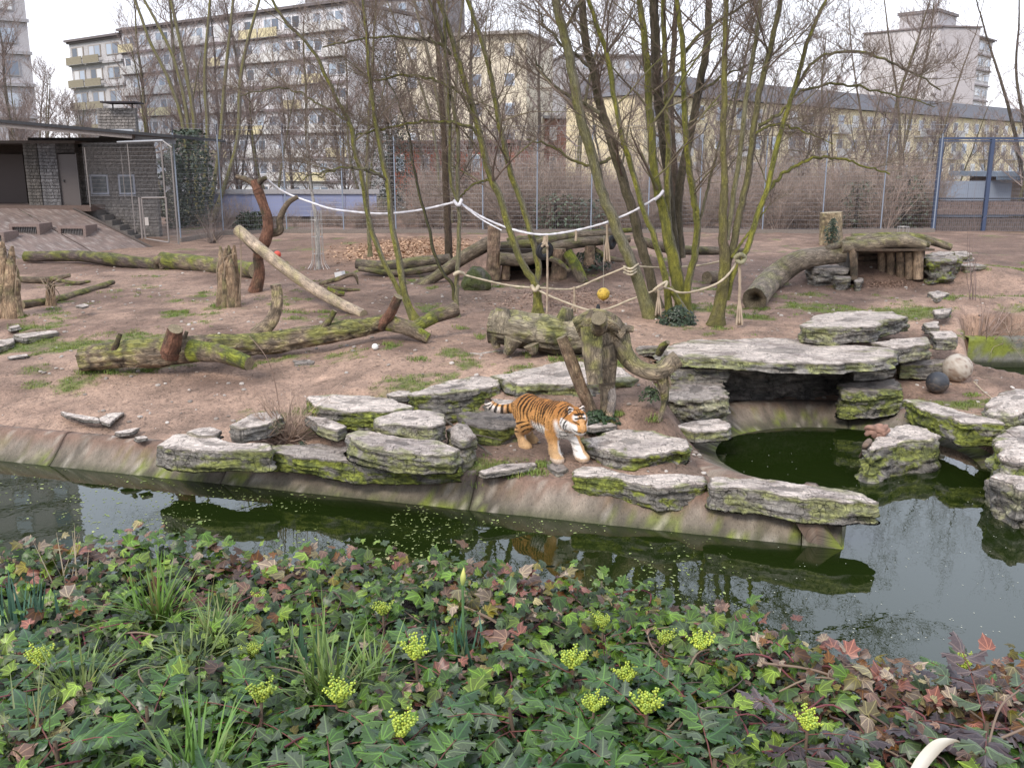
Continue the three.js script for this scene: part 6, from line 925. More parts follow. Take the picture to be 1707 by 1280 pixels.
  tyre('dark tyre hanging high on the leaning trunks', 1020, 404, d4 + .2, .11, .05, [.2, .9, 0]);
}
function ball(label, name, p, r, colf, rough = .6, lumps = 0) { const g = new THREE.SphereGeometry(r, 40, 28), ps = g.attributes.position, c = new Float32Array(ps.count * 3); for (let i = 0; i < ps.count; i++) { const x = ps.getX(i) / r, y = ps.getY(i) / r, z = ps.getZ(i) / r, k = 1 + lumps * n3(x * 5, y * 5, z * 5); ps.setXYZ(i, x * r * k, y * r * k, z * r * k); c.set(colf(x, y, z), i * 3); } g.setAttribute('color', new THREE.BufferAttribute(c, 3)); g.computeVertexNormals(); const m = new THREE.Mesh(g, M({ roughness: rough, bumpMap: concTex, bumpScale: .004 })); m.name = numbered(name); m.position.copy(p); m.castShadow = m.receiveShadow = true; scene.add(m); return tag(m, label, 'ball'); }
{
  const q = onG(1604, 644), rw = 24 / F * Math.hypot(q.z, 4.3), k = onG(1569, 660), rk = 18.5 / F * Math.hypot(k.z, 4.3);
  ball('large scuffed white ball lying behind the black ball', 'white_ball', V(q.x, ground(q.x, q.z - rw * .9) + rw * .95, q.z - rw * .9), rw, (x, y, z) => mixc(mixc([.42, .365, .3], [.24, .17, .12], sst(-.1, .35, fbm(x * 2.2, y * 2.2, z * 2.2, 4))), [.16, .1, .07], sst(.12, .34, fbm(x * 4 + 2, y * 4, z * 4, 4) - .12 * y)));
  ball('smaller black ball in front of the white ball', 'black_ball', V(k.x, ground(k.x, k.z - rk * .9) + rk * .95, k.z - rk * .9), rk, (x, y, z) => mixc([.03, .032, .038], [.13, .1, .08], .8 * sst(-.1, .4, fbm(x * 4, y * 4, z * 4, 3) - .4 * y)), .55);
  const dy = gd(1006, 506); ball('yellow ball with dark holes hanging in front of the trunk cluster', 'yellow_ball', atD(1006, 490, dy), 10.5 / F * dy, (x, y, z) => mixc([.62, .42, .06], [.2, .13, .03], sst(.22, .34, n3(x * 3.4, y * 3.4, z * 3.4))), .6, .06);
  const g = new MB(atD(1006, 480, dy)); g.bar(atD(1006, 481, dy), atD(1007, 392, dy), .008, [.3, .27, .22]); tag(g.build('cord', mat.rope), 'thin cord from which the yellow ball hangs', 'cord');
  const rd = gd(462, 430); ball('small red ball on the soil behind the leaning pole', 'red_ball', atD(462, 424, rd), 6 / F * rd, () => [.5, .07, .04]);
  const wb = gd(625, 583); ball('small white ball in the grass behind the fallen log', 'small_white_ball', atD(625, 578, wb), 5.5 / F * wb, () => [.75, .74, .7], .5, .05);
  const r = new MB(q); r.tube(spline([V(q.x + rw * .8, q.y + .1, q.z), onG(1640, 652, .02), onG(1655, 664, .02)], 12), Array(13).fill(.012), { sides: 5, col: () => ROPE }); tag(r.build('rope', mat.rope), 'short rope end lying at the white ball', 'rope');
  // white salt block on the soil near the wire guard
  const s = onG(567, 463), t = new MB(s); t.box(V(s.x, s.y + .09, s.z), .13, .1, .1, [.75, .74, .72], V(.9, .2, .38).normalize(), V(-.2, .97, 0).normalize(), V(-.38, 0, .92).normalize()); tag(t.build('white_block', mat.plain), 'white block on the soil right of the wire guard', 'block');
  // crumpled sack on the island boulder
  const p = onY(1459, 727, 0.0); p.y = .02; const sk = thing('cloth_sack', p, 'crumpled brown sack lying on the island boulder in the pool', 'sack'), rg = RNG(77);
  for (let k = 0; k < 6; k++) { const m = new MB(p), a0 = rg() * 6, R = rg.r(.07, .15), pts = Array.from({ length: 9 }, (_, i) => { const a = a0 + i / 8 * rg.r(3.5, 5); return V(p.x + R * Math.cos(a) * 1.25, p.y + .04 + k * .016 + .03 * Math.sin(i * 1.7 + k), p.z + R * .7 * Math.sin(a)); }); m.tube(spline(pts, 30), resamp([.025, .05, .055, .04, .02], 30), { sides: 10, amp: .35, f: 6, seed: k, col: (x, y, z) => mulc([.26, .15, .11], .65 + .7 * (n3(x * 14, y * 14, z * 14) + .4)), cap: true }); m.build('fold', mat.rope, sk); }
  const m = new MB(p); m.tube(spline([onY(1450, 735, .03), onY(1443, 742, .0), onY(1440, 752, -.2), onY(1434, 762, -.38)], 20), resamp([.05, .045, .035, .02], 20), { sides: 8, amp: .3, col: (x, y, z) => mulc([.17, .12, .09], .7 + .6 * (n3(x * 14, y * 14, z * 14) + .4)), cap: true }); m.build('strap', mat.rope, sk);
}
// ---------- dry shrubs ----------
function dryShrub(label, px, py, n, len, r0, seed, col, spread = .8, up = .02, wob = .3) { const o = onG(px, py), t = thing('dry_shrub', o, label, 'shrub'), g = new MB(o), rng = RNG(seed); for (let i = 0; i < n; i++) { const a = rng() * 6.28, D = V(Math.cos(a) * spread * rng(), rng.r(.35, 1), Math.sin(a) * spread * rng()).normalize(); grow(g, V(o.x + rng.g() * .12, o.y - .03, o.z + rng.g() * .1), D, len * rng.r(.5, 1.2), r0 * rng.r(.6, 1.2), 2, rng, { wob, up, k0: 1, k1: 1, k2: .55, max: 3, fwd: 1, rmin: .0035, col: mulc(col, rng.r(.7, 1.25)) }); } g.build('branches', mat.twig, t); return t; }
dryShrub('dry straw coloured bush with tangled shoots growing out of the shore rocks', 478, 735, 120, .85, .016, 401, [.40, .285, .215], 1.05, .0, .42);
dryShrub('tall bare pinkish shrub above the far water on the right', 1635, 572, 30, 1.3, .014, 402, [.36, .26, .22], .9, .0, .4);
dryShrub('tangled heap of dry brambles at the right edge', 1685, 570, 60, 1.0, .010, 403, [.34, .26, .2], 1.5, -.1, .5);
dryShrub('thin tall bare sapling right of the timber den', 1625, 500, 5, 2.4, .014, 404, [.24, .17, .15], .35, .05);
dryShrub('heap of thin dry branches at the corner of the wire cage', 355, 405, 45, 1.7, .014, 405, [.2, .16, .14], 1.3);
dryShrub('small dry roots hanging from the forked branch of the cut stump', 1090, 660, 18, .35, .006, 406, [.26, .19, .13], 1.1);
{ const o = onG(470, 735), g = new MB(o), c = [.25, .17, .13]; g.tube(spline([V(o.x, o.y, o.z), atD(462, 660, -o.z + .1), atD(452, 615, -o.z), atD(440, 590, -o.z - .1), atD(415, 560, -o.z)], 24), resamp([.014, .01, .006, .004], 24), { sides: 5, col: () => c }); tag(g.build('dry_shoot', mat.twig), 'long single dry shoot rising from the straw coloured bush', 'shoot'); }
// ---------- ground cover in the enclosure ----------
const Q = new THREE.Quaternion(), M4 = new THREE.Matrix4(), UPV = V(0, 1, 0);
function scatter(name, label, cat, geo, material, list) { const im = new THREE.InstancedMesh(geo, material, list.length); list.forEach((e, i) => { M4.compose(e.p, e.q, e.s); im.setMatrixAt(i, M4); if (e.c) im.setColorAt(i, new THREE.Color().setRGB(...e.c)); }); im.name = numbered(name); im.castShadow = im.receiveShadow = true; scene.add(im); return tag(im, label, cat, null, 'stuff'); }
const plainI = new THREE.MeshStandardMaterial({ roughness: .8 });
{
  const r = RNG(500), g = new MB(); for (let k = 0; k < 16; k++) { const a = r() * 6.28, x = r.g() * .085, z = r.g() * .085, h = r.r(.025, .075), dx = Math.cos(a) * .035, dz = Math.sin(a) * .035; const i0 = g.v(x - dz * .12, 0, z + dx * .12, [1, 1, 1]), i1 = g.v(x + dz * .12, 0, z - dx * .12, [1, 1, 1]), i2 = g.v(x + dx * .5 - dz * .08, h * .7, z + dz * .5 + dx * .08, [1, 1, 1]), i3 = g.v(x + dx * .5 + dz * .08, h * .7, z + dz * .5 - dx * .08, [1, 1, 1]), i4 = g.v(x + dx, h * .9, z + dz, [1, 1, 1]); g.q(i0, i1, i3, i2); g.t(i2, i3, i4); }
  const list = [], pick = (x, d, s) => { const y = ground(x, -d); list.push({ p: V(x, y - .005, -d), q: new THREE.Quaternion().setFromAxisAngle(UPV, r() * 6.28), s: V(s, s * r.r(.6, 1.2), s), c: mulc(mixc([.12, .2, .03], [.2, .21, .05], r()), r.r(.7, 1.25)) }); };
  for (let i = 0; i < 120000 && list.length < 15000; i++) { const d = 11.5 + Math.pow(r(), 1.3) * 22, x = (r() - .5) * 1.3 * d; if (waterSD(x, d) < .4) continue; const gr = grassiness(x, d); if (r() < .7 * sst(-.04, .3, gr)) pick(x, d, r.r(.5, 1.05) * (d > 22 ? 1.2 : 1)); }
  // tufts seen at particular places
  for (const [px, py, n, w] of [[60, 568, 40, 45], [145, 620, 26, 22], [180, 622, 14, 22], [250, 618, 14, 14], [415, 612, 24, 16], [490, 520, 22, 45], [540, 520, 12, 20], [365, 510, 30, 20], [35, 528, 30, 14], [800, 562, 14, 14], [770, 548, 12, 14], [1090, 523, 14, 14], [1200, 548, 16, 26], [1270, 515, 30, 18], [860, 655, 22, 9], [855, 625, 10, 20], [905, 775, 22, 6], [860, 792, 26, 30], [900, 788, 14, 16], [790, 810, 14, 30], [620, 705, 14, 10], [640, 712, 10, 14], [770, 745, 24, 16], [1010, 705, 26, 22], [1130, 585, 12, 10], [1030, 690, 18, 14], [1405, 478, 20, 40], [1585, 497, 20, 18], [1480, 535, 16, 12], [1540, 580, 14, 24], [1620, 660, 14, 30], [1650, 705, 16, 10], [405, 720, 22, 18], [760, 790, 12, 14], [1100, 840, 14, 30], [1190, 850, 10, 12], [700, 600, 12, 40], [650, 575, 14, 20], [970, 740, 12, 10], [1090, 700, 10, 18], [930, 600, 16, 40], [880, 592, 10, 20]].values()) for (let k = 0; k < n; k++) { const p = onG(px + r.g() * w * .6, py + r.g() * 3); if (waterSD(p.x, -p.z) > .02) pick(p.x, -p.z, r.r(.8, 1.5)); }
  scatter('grass', 'short trodden grass in patches on the sand of the enclosure', 'grass', g.geo(), plainI, list);
}
{ // dry leaves and wood chips, pebbles
  const r = RNG(501), g = new MB(); const a = [g.v(-.5, 0, 0, [1, 1, 1]), g.v(0, .12, -.3, [1, 1, 1]), g.v(.5, .05, 0, [1, 1, 1]), g.v(0, .1, .3, [1, 1, 1])]; g.q(a[0], a[3], a[2], a[1]);
  const geo = g.geo(), rq = () => new THREE.Quaternion().setFromEuler(new THREE.Euler(r.g() * .5, r() * 6.28, r.g() * .5)), L = [];
  for (let i = 0; i < 5200; i++) { const x = -3.9 + r.g() * 2.4, d = 36.5 + r.g() * 3.6, s = r.r(.07, .15); L.push({ p: V(x, ground(x, -d) + .015, -d), q: rq(), s: V(s, s, s), c: mulc(mixc([.44, .28, .17], [.26, .15, .09], r()), r.r(.7, 1.3)) }); }
  scatter('leaf_litter', 'orange brown leaf litter behind the split log', 'leaves', geo, plainI, L);
  const C = []; for (let i = 0; i < 7000; i++) { const k = r(); let x, d; if (k < .45) { x = 1.5 + r.g() * 2.2; d = 24.3 + r.g() * 1.6; } else if (k < .55) { const p = onG(1480 + r.g() * 40, 474 + r.g() * 6); x = p.x; d = -p.z; } else { d = 11.5 + r() * 20; x = (r() - .5) * 1.2 * d; } if (waterSD(x, d) < .35) continue; const s = r.r(.018, .05) * (k < .55 ? 1.5 : 1); C.push({ p: V(x, ground(x, -d) + .006, -d), q: rq(), s: V(s, s, s), c: mulc(k < .55 ? mixc([.36, .24, .17], [.22, .13, .09], r()) : mixc([.3, .23, .17], [.09, .06, .045], r()), r.r(.7, 1.3)) }); }
  scatter('wood_chip_litter', 'scattered wood chips and dead leaves on the sand', 'wood chips', geo, plainI, C);
  const pg = new THREE.IcosahedronGeometry(.5, 1); { const p = pg.attributes.position; for (let i = 0; i < p.count; i++) { const x = p.getX(i), y = p.getY(i), z = p.getZ(i), k = 1 + .35 * n3(x * 3, y * 3, z * 3); p.setXYZ(i, x * k, y * k * .6, z * k); } pg.computeVertexNormals(); }
  const S = []; for (let i = 0; i < 2600; i++) { const d = 11.5 + Math.pow(r(), 1.2) * 22, x = (r() - .5) * 1.25 * d; if (waterSD(x, d) < .35) continue; const s = Math.pow(r(), 3) * .09 + .012; S.push({ p: V(x, ground(x, -d) + s * .1, -d), q: rq(), s: V(s, s, s), c: mulc(mixc([.5, .45, .4], [.2, .16, .13], r()), r.r(.7, 1.1)) }); }
  scatter('pebbles', 'pale pebbles and crumbs of stone strewn over the sand', 'pebbles', pg, plainI, S);
}
{ // dead twigs on the soil
  const r = RNG(503), g = new MB(); g.tube([V(-.5, 0, 0), V(-.1, .02, .06), V(.5, 0, -.02)], [.02, .016, .008], { sides: 4, col: () => [1, 1, 1] }); const L = []; for (let i = 0; i < 1500; i++) { const d = 12 + Math.pow(r(), 1.2) * 24, x = (r() - .5) * 1.25 * d; if (waterSD(x, d) < .4) continue; const s = r.r(.08, .35); L.push({ p: V(x, ground(x, -d) + .006, -d), q: new THREE.Quaternion().setFromAxisAngle(UPV, r() * 6.28), s: V(s, s, s), c: mulc(mixc([.34, .27, .2], [.12, .085, .06], r()), r.r(.7, 1.2)) }); }
  scatter('twig_litter', 'thin dead twigs strewn over the soil', 'twigs', g.geo(), plainI, L);
}
{ // duckweed drifting on the moat
  const r = RNG(502), g = new MB(), c = g.v(0, .002, 0, [1, 1, 1]), n = 7, o = []; for (let k = 0; k < n; k++) { const a = k / n * 6.283, q = .5 * (.6 + .6 * ((k * 37) % 10) / 10); o.push(g.v(Math.cos(a) * q, 0, Math.sin(a) * q, [1, 1, 1])); } for (let k = 0; k < n; k++) g.t(c, o[(k + 1) % n], o[k]);
  const L = []; for (let i = 0; i < 60000 && L.length < 2600; i++) { const px = r.r(-20, 1320), py = r.r(775, 1010), p = onY(px, py, WL); const den = sst(-.25, .25, n3(p.x * .7, 1, p.z * .7) + .3 * n3(p.x * 3, 4, p.z * 3)) * (px < 1000 ? 1 : sst(1320, 1000, px)) * (.25 + .75 * sst(780, 850, py)); if (r() > den || waterSD(p.x, -p.z) > -.05) continue; const s = .008 + Math.pow(r(), 3) * .035; L.push({ p: V(p.x, WL + .003, p.z), q: new THREE.Quaternion().setFromAxisAngle(UPV, r() * 6.28), s: V(s * r.r(1, 2.4), 1, s), c: mulc(mixc([.2, .26, .06], [.36, .4, .16], r()), r.r(.5, 1)) }); }
  for (let i = 0; i < 160; i++) { const p = onY(r.r(1220, 1700), r.r(730, 1080), WL); if (waterSD(p.x, -p.z) > -.05) continue; const s = r.r(.008, .022); L.push({ p: V(p.x, WL + .003, p.z), q: new THREE.Quaternion(), s: V(s, 1, s), c: [.5, .5, .4] }); }
  scatter('duckweed', 'pale green duckweed flecks floating on the moat', 'duckweed', g.geo(), plainI, L);
}
// ---------- ivy leaf and its veins ----------
const ivyTex = (() => { const c = document.createElement('canvas'); c.width = c.height = 128; const x = c.getContext('2d'); x.fillStyle = '#a3a398'; x.fillRect(0, 0, 128, 128); x.strokeStyle = 'rgba(240,245,215,.95)'; x.lineCap = 'round'; for (const [a, b, w] of [[64, 8, 5], [14, 40, 4], [114, 40, 4], [10, 96, 3.4], [118, 96, 3.4]].values()) { x.lineWidth = w; x.beginPath(); x.moveTo(64, 112); x.lineTo(a, b); x.stroke(); for (let k = 1; k < 4; k++) { const px = lerp(64, a, k / 4), py = lerp(112, b, k / 4); x.lineWidth = 1; x.beginPath(); x.moveTo(px, py); x.lineTo(px + 14, py - 14); x.moveTo(px, py); x.lineTo(px - 14, py - 12); x.stroke(); } } const t = new THREE.CanvasTexture(c); t.colorSpace = THREE.SRGBColorSpace; return t; })();
function leafGeo(half, fold, curl) { const g = new MB(), P = [...half, ...half.slice(1, -1).reverse().map(([u, v]) => [-u, v])], y = (u, v) => -fold * Math.abs(u) + .0 - curl * (v - .4) * (v - .4), c = g.v(0, y(0, .4) + .02, -.4, [1, 1, 1], .5, .5), ids = P.map(([u, v]) => g.v(u, y(u, v), -v, [1, 1, 1], u * .9 + .5, .12 + v * .82)); for (let k = 0; k < ids.length; k++) g.t(c, ids[k], ids[(k + 1) % ids.length]); return g.geo(); }
const ivyHalf = [[0, .04], [.24, -.1], [.5, .1], [.33, .3], [.5, .56], [.2, .62], [0, 1]];
const ivyGeos = [leafGeo(ivyHalf, .3, .35), leafGeo(ivyHalf, -.12, .5), leafGeo([[0, .03], [.3, -.06], [.46, .16], [.38, .34], [.36, .6], [.16, .72], [0, 1]], .2, .2)];
const ivyM = new THREE.MeshPhysicalMaterial({ map: ivyTex, roughness: .36, specularIntensity: .6, side: THREE.DoubleSide });
function ivyPatch(label, c, rx, ry, rz, n, size, seed, tone = [.05, .075, .045]) { const r = RNG(seed), L = [[], []]; for (let i = 0; i < n; i++) { const a = r() * 6.28, e = r() * Math.PI * .5, q = Math.pow(r(), .3), p = V(c.x + rx * q * Math.cos(a) * Math.cos(e), c.y + ry * q * Math.sin(e), c.z + rz * q * Math.sin(a) * Math.cos(e)), nn = V(Math.cos(a), .7 + r(), Math.sin(a) + .5).normalize(), s = size * r.r(.6, 1.3); L[i % 2].push({ p, q: new THREE.Quaternion().setFromUnitVectors(UPV, nn).multiply(new THREE.Quaternion().setFromAxisAngle(UPV, r() * 6.28)), s: V(s, s, s), c: mulc(tone, r.r(.5, 1.5)) }); } scatter('ivy', label, 'ivy', ivyGeos[0], ivyM, L[0].concat(L[1])); }
ivyPatch('mound of dark ivy round the foot of the trunk cluster', onG(1130, 540), .5, .42, .4, 650, .075, 601);
ivyPatch('ivy climbing the face of the cut stump behind the hollow trunk', atD(1386, 405, gd(1386, 410) - .45), .35, 1.0, .2, 420, .08, 602);
ivyPatch('ivy on the den mound round the reddish short post', atD(985, 448, gd(985, 455)), .8, .55, .4, 420, .09, 603);
ivyPatch('ivy creeping at the foot of the slanting rotten post', onG(995, 705), .42, .22, .25, 420, .05, 604, [.05, .09, .04]);
ivyPatch('ivy clump under the roots of the forked branch', atD(1085, 668, gd(1085, 690)), .2, .25, .15, 160, .05, 605, [.07, .1, .05]);
ivyPatch('few dark ivy leaves in the dry bush on the shore rocks', onG(505, 752), .16, .16, .14, 90, .045, 606);
ivyPatch('weedy green leaves under the thin stone beside the tiger face', onG(1005, 722), .42, .06, .16, 260, .035, 607, [.09, .14, .05]);
// ---------- the planted near bank ----------
const edgePx = [[-500, 905], [0, 922], [100, 915], [200, 900], [300, 902], [400, 915], [500, 922], [600, 925], [700, 942], [800, 962], [900, 966], [980, 975], [1060, 1000], [1150, 1018], [1230, 1035], [1320, 1065], [1420, 1090], [1500, 1108], [1580, 1116], [1650, 1104], [1707, 1088], [2200, 1050]];
const edge = edgePx.map(([px, py]) => { const p = onY(px, py, 2.86); return [p.x, -p.z]; });
const edgeD = (x) => pl(edge, x);
const bedY = (x, d) => 2.74 + .06 * n3(x * 1.6, 2, d * 1.6) + .03 * n3(x * 5, 4, d * 5) + .04 * sst(.5, .1, edgeD(x) - d);
{
  const g = new MB(), nx = 120, nd = 40; for (let j = 0; j <= nd + 2; j++) for (let i = 0; i <= nx; i++) { const x = lerp(-5, 5, i / nx), e = edgeD(x), d = j <= nd ? lerp(-4, e, j / nd) : e + .02, y = j <= nd ? bedY(x, d) - .07 : j === nd + 1 ? 2.0 : -1.5; g.v(x, y, -d, j > nd ? [.2, .18, .15] : mulc([.055, .038, .028], 1 + .5 * n3(x * 9, 1, d * 9)), x, d); }
  for (let j = 0; j < nd + 2; j++) for (let i = 0; i < nx; i++) { const k = j * (nx + 1) + i; g.q(k, k + 1, k + nx + 2, k + nx + 1); }
  tag(g.build('planting_bed_ground', mat.dirt), null, null, null, 'structure');
}
const GR = [[.036, .072, .014], [.07, .13, .02], [.115, .2, .026], [.19, .27, .045], [.075, .11, .055]], BR = [[.2, .16, .025], [.2, .085, .03], [.32, .185, .155], [.42, .31, .26], [.42, .34, .19], [.17, .1, .085], [.33, .13, .11]];
{
  const r = RNG(700), o = V(0, 2.8, -2.7), bed = thing('ivy_bed', o, 'thick bed of green and reddish ivy along the near bank of the moat', 'ivy'), L = [[], [], []], all = [];
  const place = (x, d, lift, s, edgeF) => { const y = bedY(x, d) + lift, red = clamp(.04 + .34 * edgeF + .5 * sst(.4, 1.5, x) * sst(2.0, 2.4, d) + .5 * n3(x * 2.2, 8, d * 2.2)), nn = V(r.g() * .8, 1, r.g() * .8 + .35).normalize(); const c = r() < red ? BR[Math.floor(r() * 7)] : GR[Math.floor(r() * 5)]; all.push({ p: V(x, y, -d), q: new THREE.Quaternion().setFromUnitVectors(UPV, nn).multiply(new THREE.Quaternion().setFromAxisAngle(UPV, r() * 6.28)), s: V(s, s, s), c: mulc(c, c[0] > c[1] ? r.r(.5, 1.5) : r.r(.5, 2.0)), k: Math.floor(r() * 3), d, x }); };
  for (let i = 0; i < 21000; i++) { const d0 = r.r(1.55, 3.75), x = (r() - .5) * 1.35 * d0 * 1.05, e = edgeD(x); if (d0 > e + .06) continue; const ef = sst(.45, .0, e - d0), cl = .06 * Math.max(0, n3(x * 3.4, 5, d0 * 3.4)); place(x, d0, r.r(-.09, .085) + cl * 1.6 + ef * .03 * r(), (.022 + .042 * Math.pow(r(), 1.3)) * (r() < .06 ? 1.3 : 1), ef); }
  for (let i = 0; i < 2200; i++) { const x = r.r(-2.6, 2.3), e = edgeD(x); place(x, e + r.r(-.05, .05), -Math.pow(r(), 1.4) * .3 + .03, r.r(.03, .06), 1); } // trailing over the edge
  for (let i = 0; i < 260; i++) { const x = r.r(-2.3, 2.2), e = edgeD(x), h = r(); place(x + r.g() * .02, e + r.r(-.12, .04), .06 + .1 * h * h, r.r(.022, .042), 1.4); } // young shoots above the edge
  const big = all.slice().sort((a, b) => (b.s.x / b.d) - (a.s.x / a.d)).filter(e => Math.abs(e.x) < .56 * e.d && e.d > 1.9).slice(0, 290); const set = new Set(big);
  const mats = [...GR, ...BR].map(c => { const m = ivyM.clone(); m.color = new THREE.Color().setRGB(...c); return m; });
  for (const e of big) { let bi = 0, bd = 9; [...GR, ...BR].forEach((c, i) => { const q = Math.abs(c[0] - e.c[0]) + Math.abs(c[1] - e.c[1]); if (q < bd) { bd = q; bi = i; } }); const m = new THREE.Mesh(ivyGeos[e.k], mats[bi]); m.name = 'leaf'; m.position.copy(e.p).sub(o); m.quaternion.copy(e.q); m.scale.copy(e.s); m.castShadow = m.receiveShadow = true; bed.add(m); }
  for (const e of all) if (!set.has(e)) L[e.k].push(e);
  L.forEach((l, k) => { const im = new THREE.InstancedMesh(ivyGeos[k], ivyM, l.length); l.forEach((e, i) => { M4.compose(e.p.clone().sub(o), e.q, e.s); im.setMatrixAt(i, M4); im.setColorAt(i, new THREE.Color().setRGB(...e.c)); }); im.name = 'leaf_mass'; im.castShadow = im.receiveShadow = true; tag(im, null, null, null, 'stuff'); bed.add(im); });
  for (let k = 0; k < 190; k++) { const g = new MB(o), d0 = r.r(1.9, 3.3), x0 = k < 100 ? (r() - .5) * 1.2 * d0 : r.r(.1, .62) * d0, a = r() * 6.28, n = 7, pts = []; for (let i = 0; i < n; i++) { const x = x0 + Math.cos(a + .25 * Math.sin(i * 1.3 + k)) * i * .075, d = d0 + Math.sin(a + .2 * Math.sin(i + k)) * i * .06; if (d > edgeD(x) + .03) break; pts.push(V(x, bedY(x, d) + .045 + .035 * Math.sin(i * 1.1 + k), -d)); } if (pts.length < 3) continue; const c = r() < .45 ? [.15, .045, .05] : r() < .5 ? [.22, .16, .11] : [.09, .06, .05]; g.tube(spline(pts, 18), resamp([.0035, .0028, .0015], 18), { sides: 5, col: () => c }); g.build('runner', mat.twig, bed); }
}
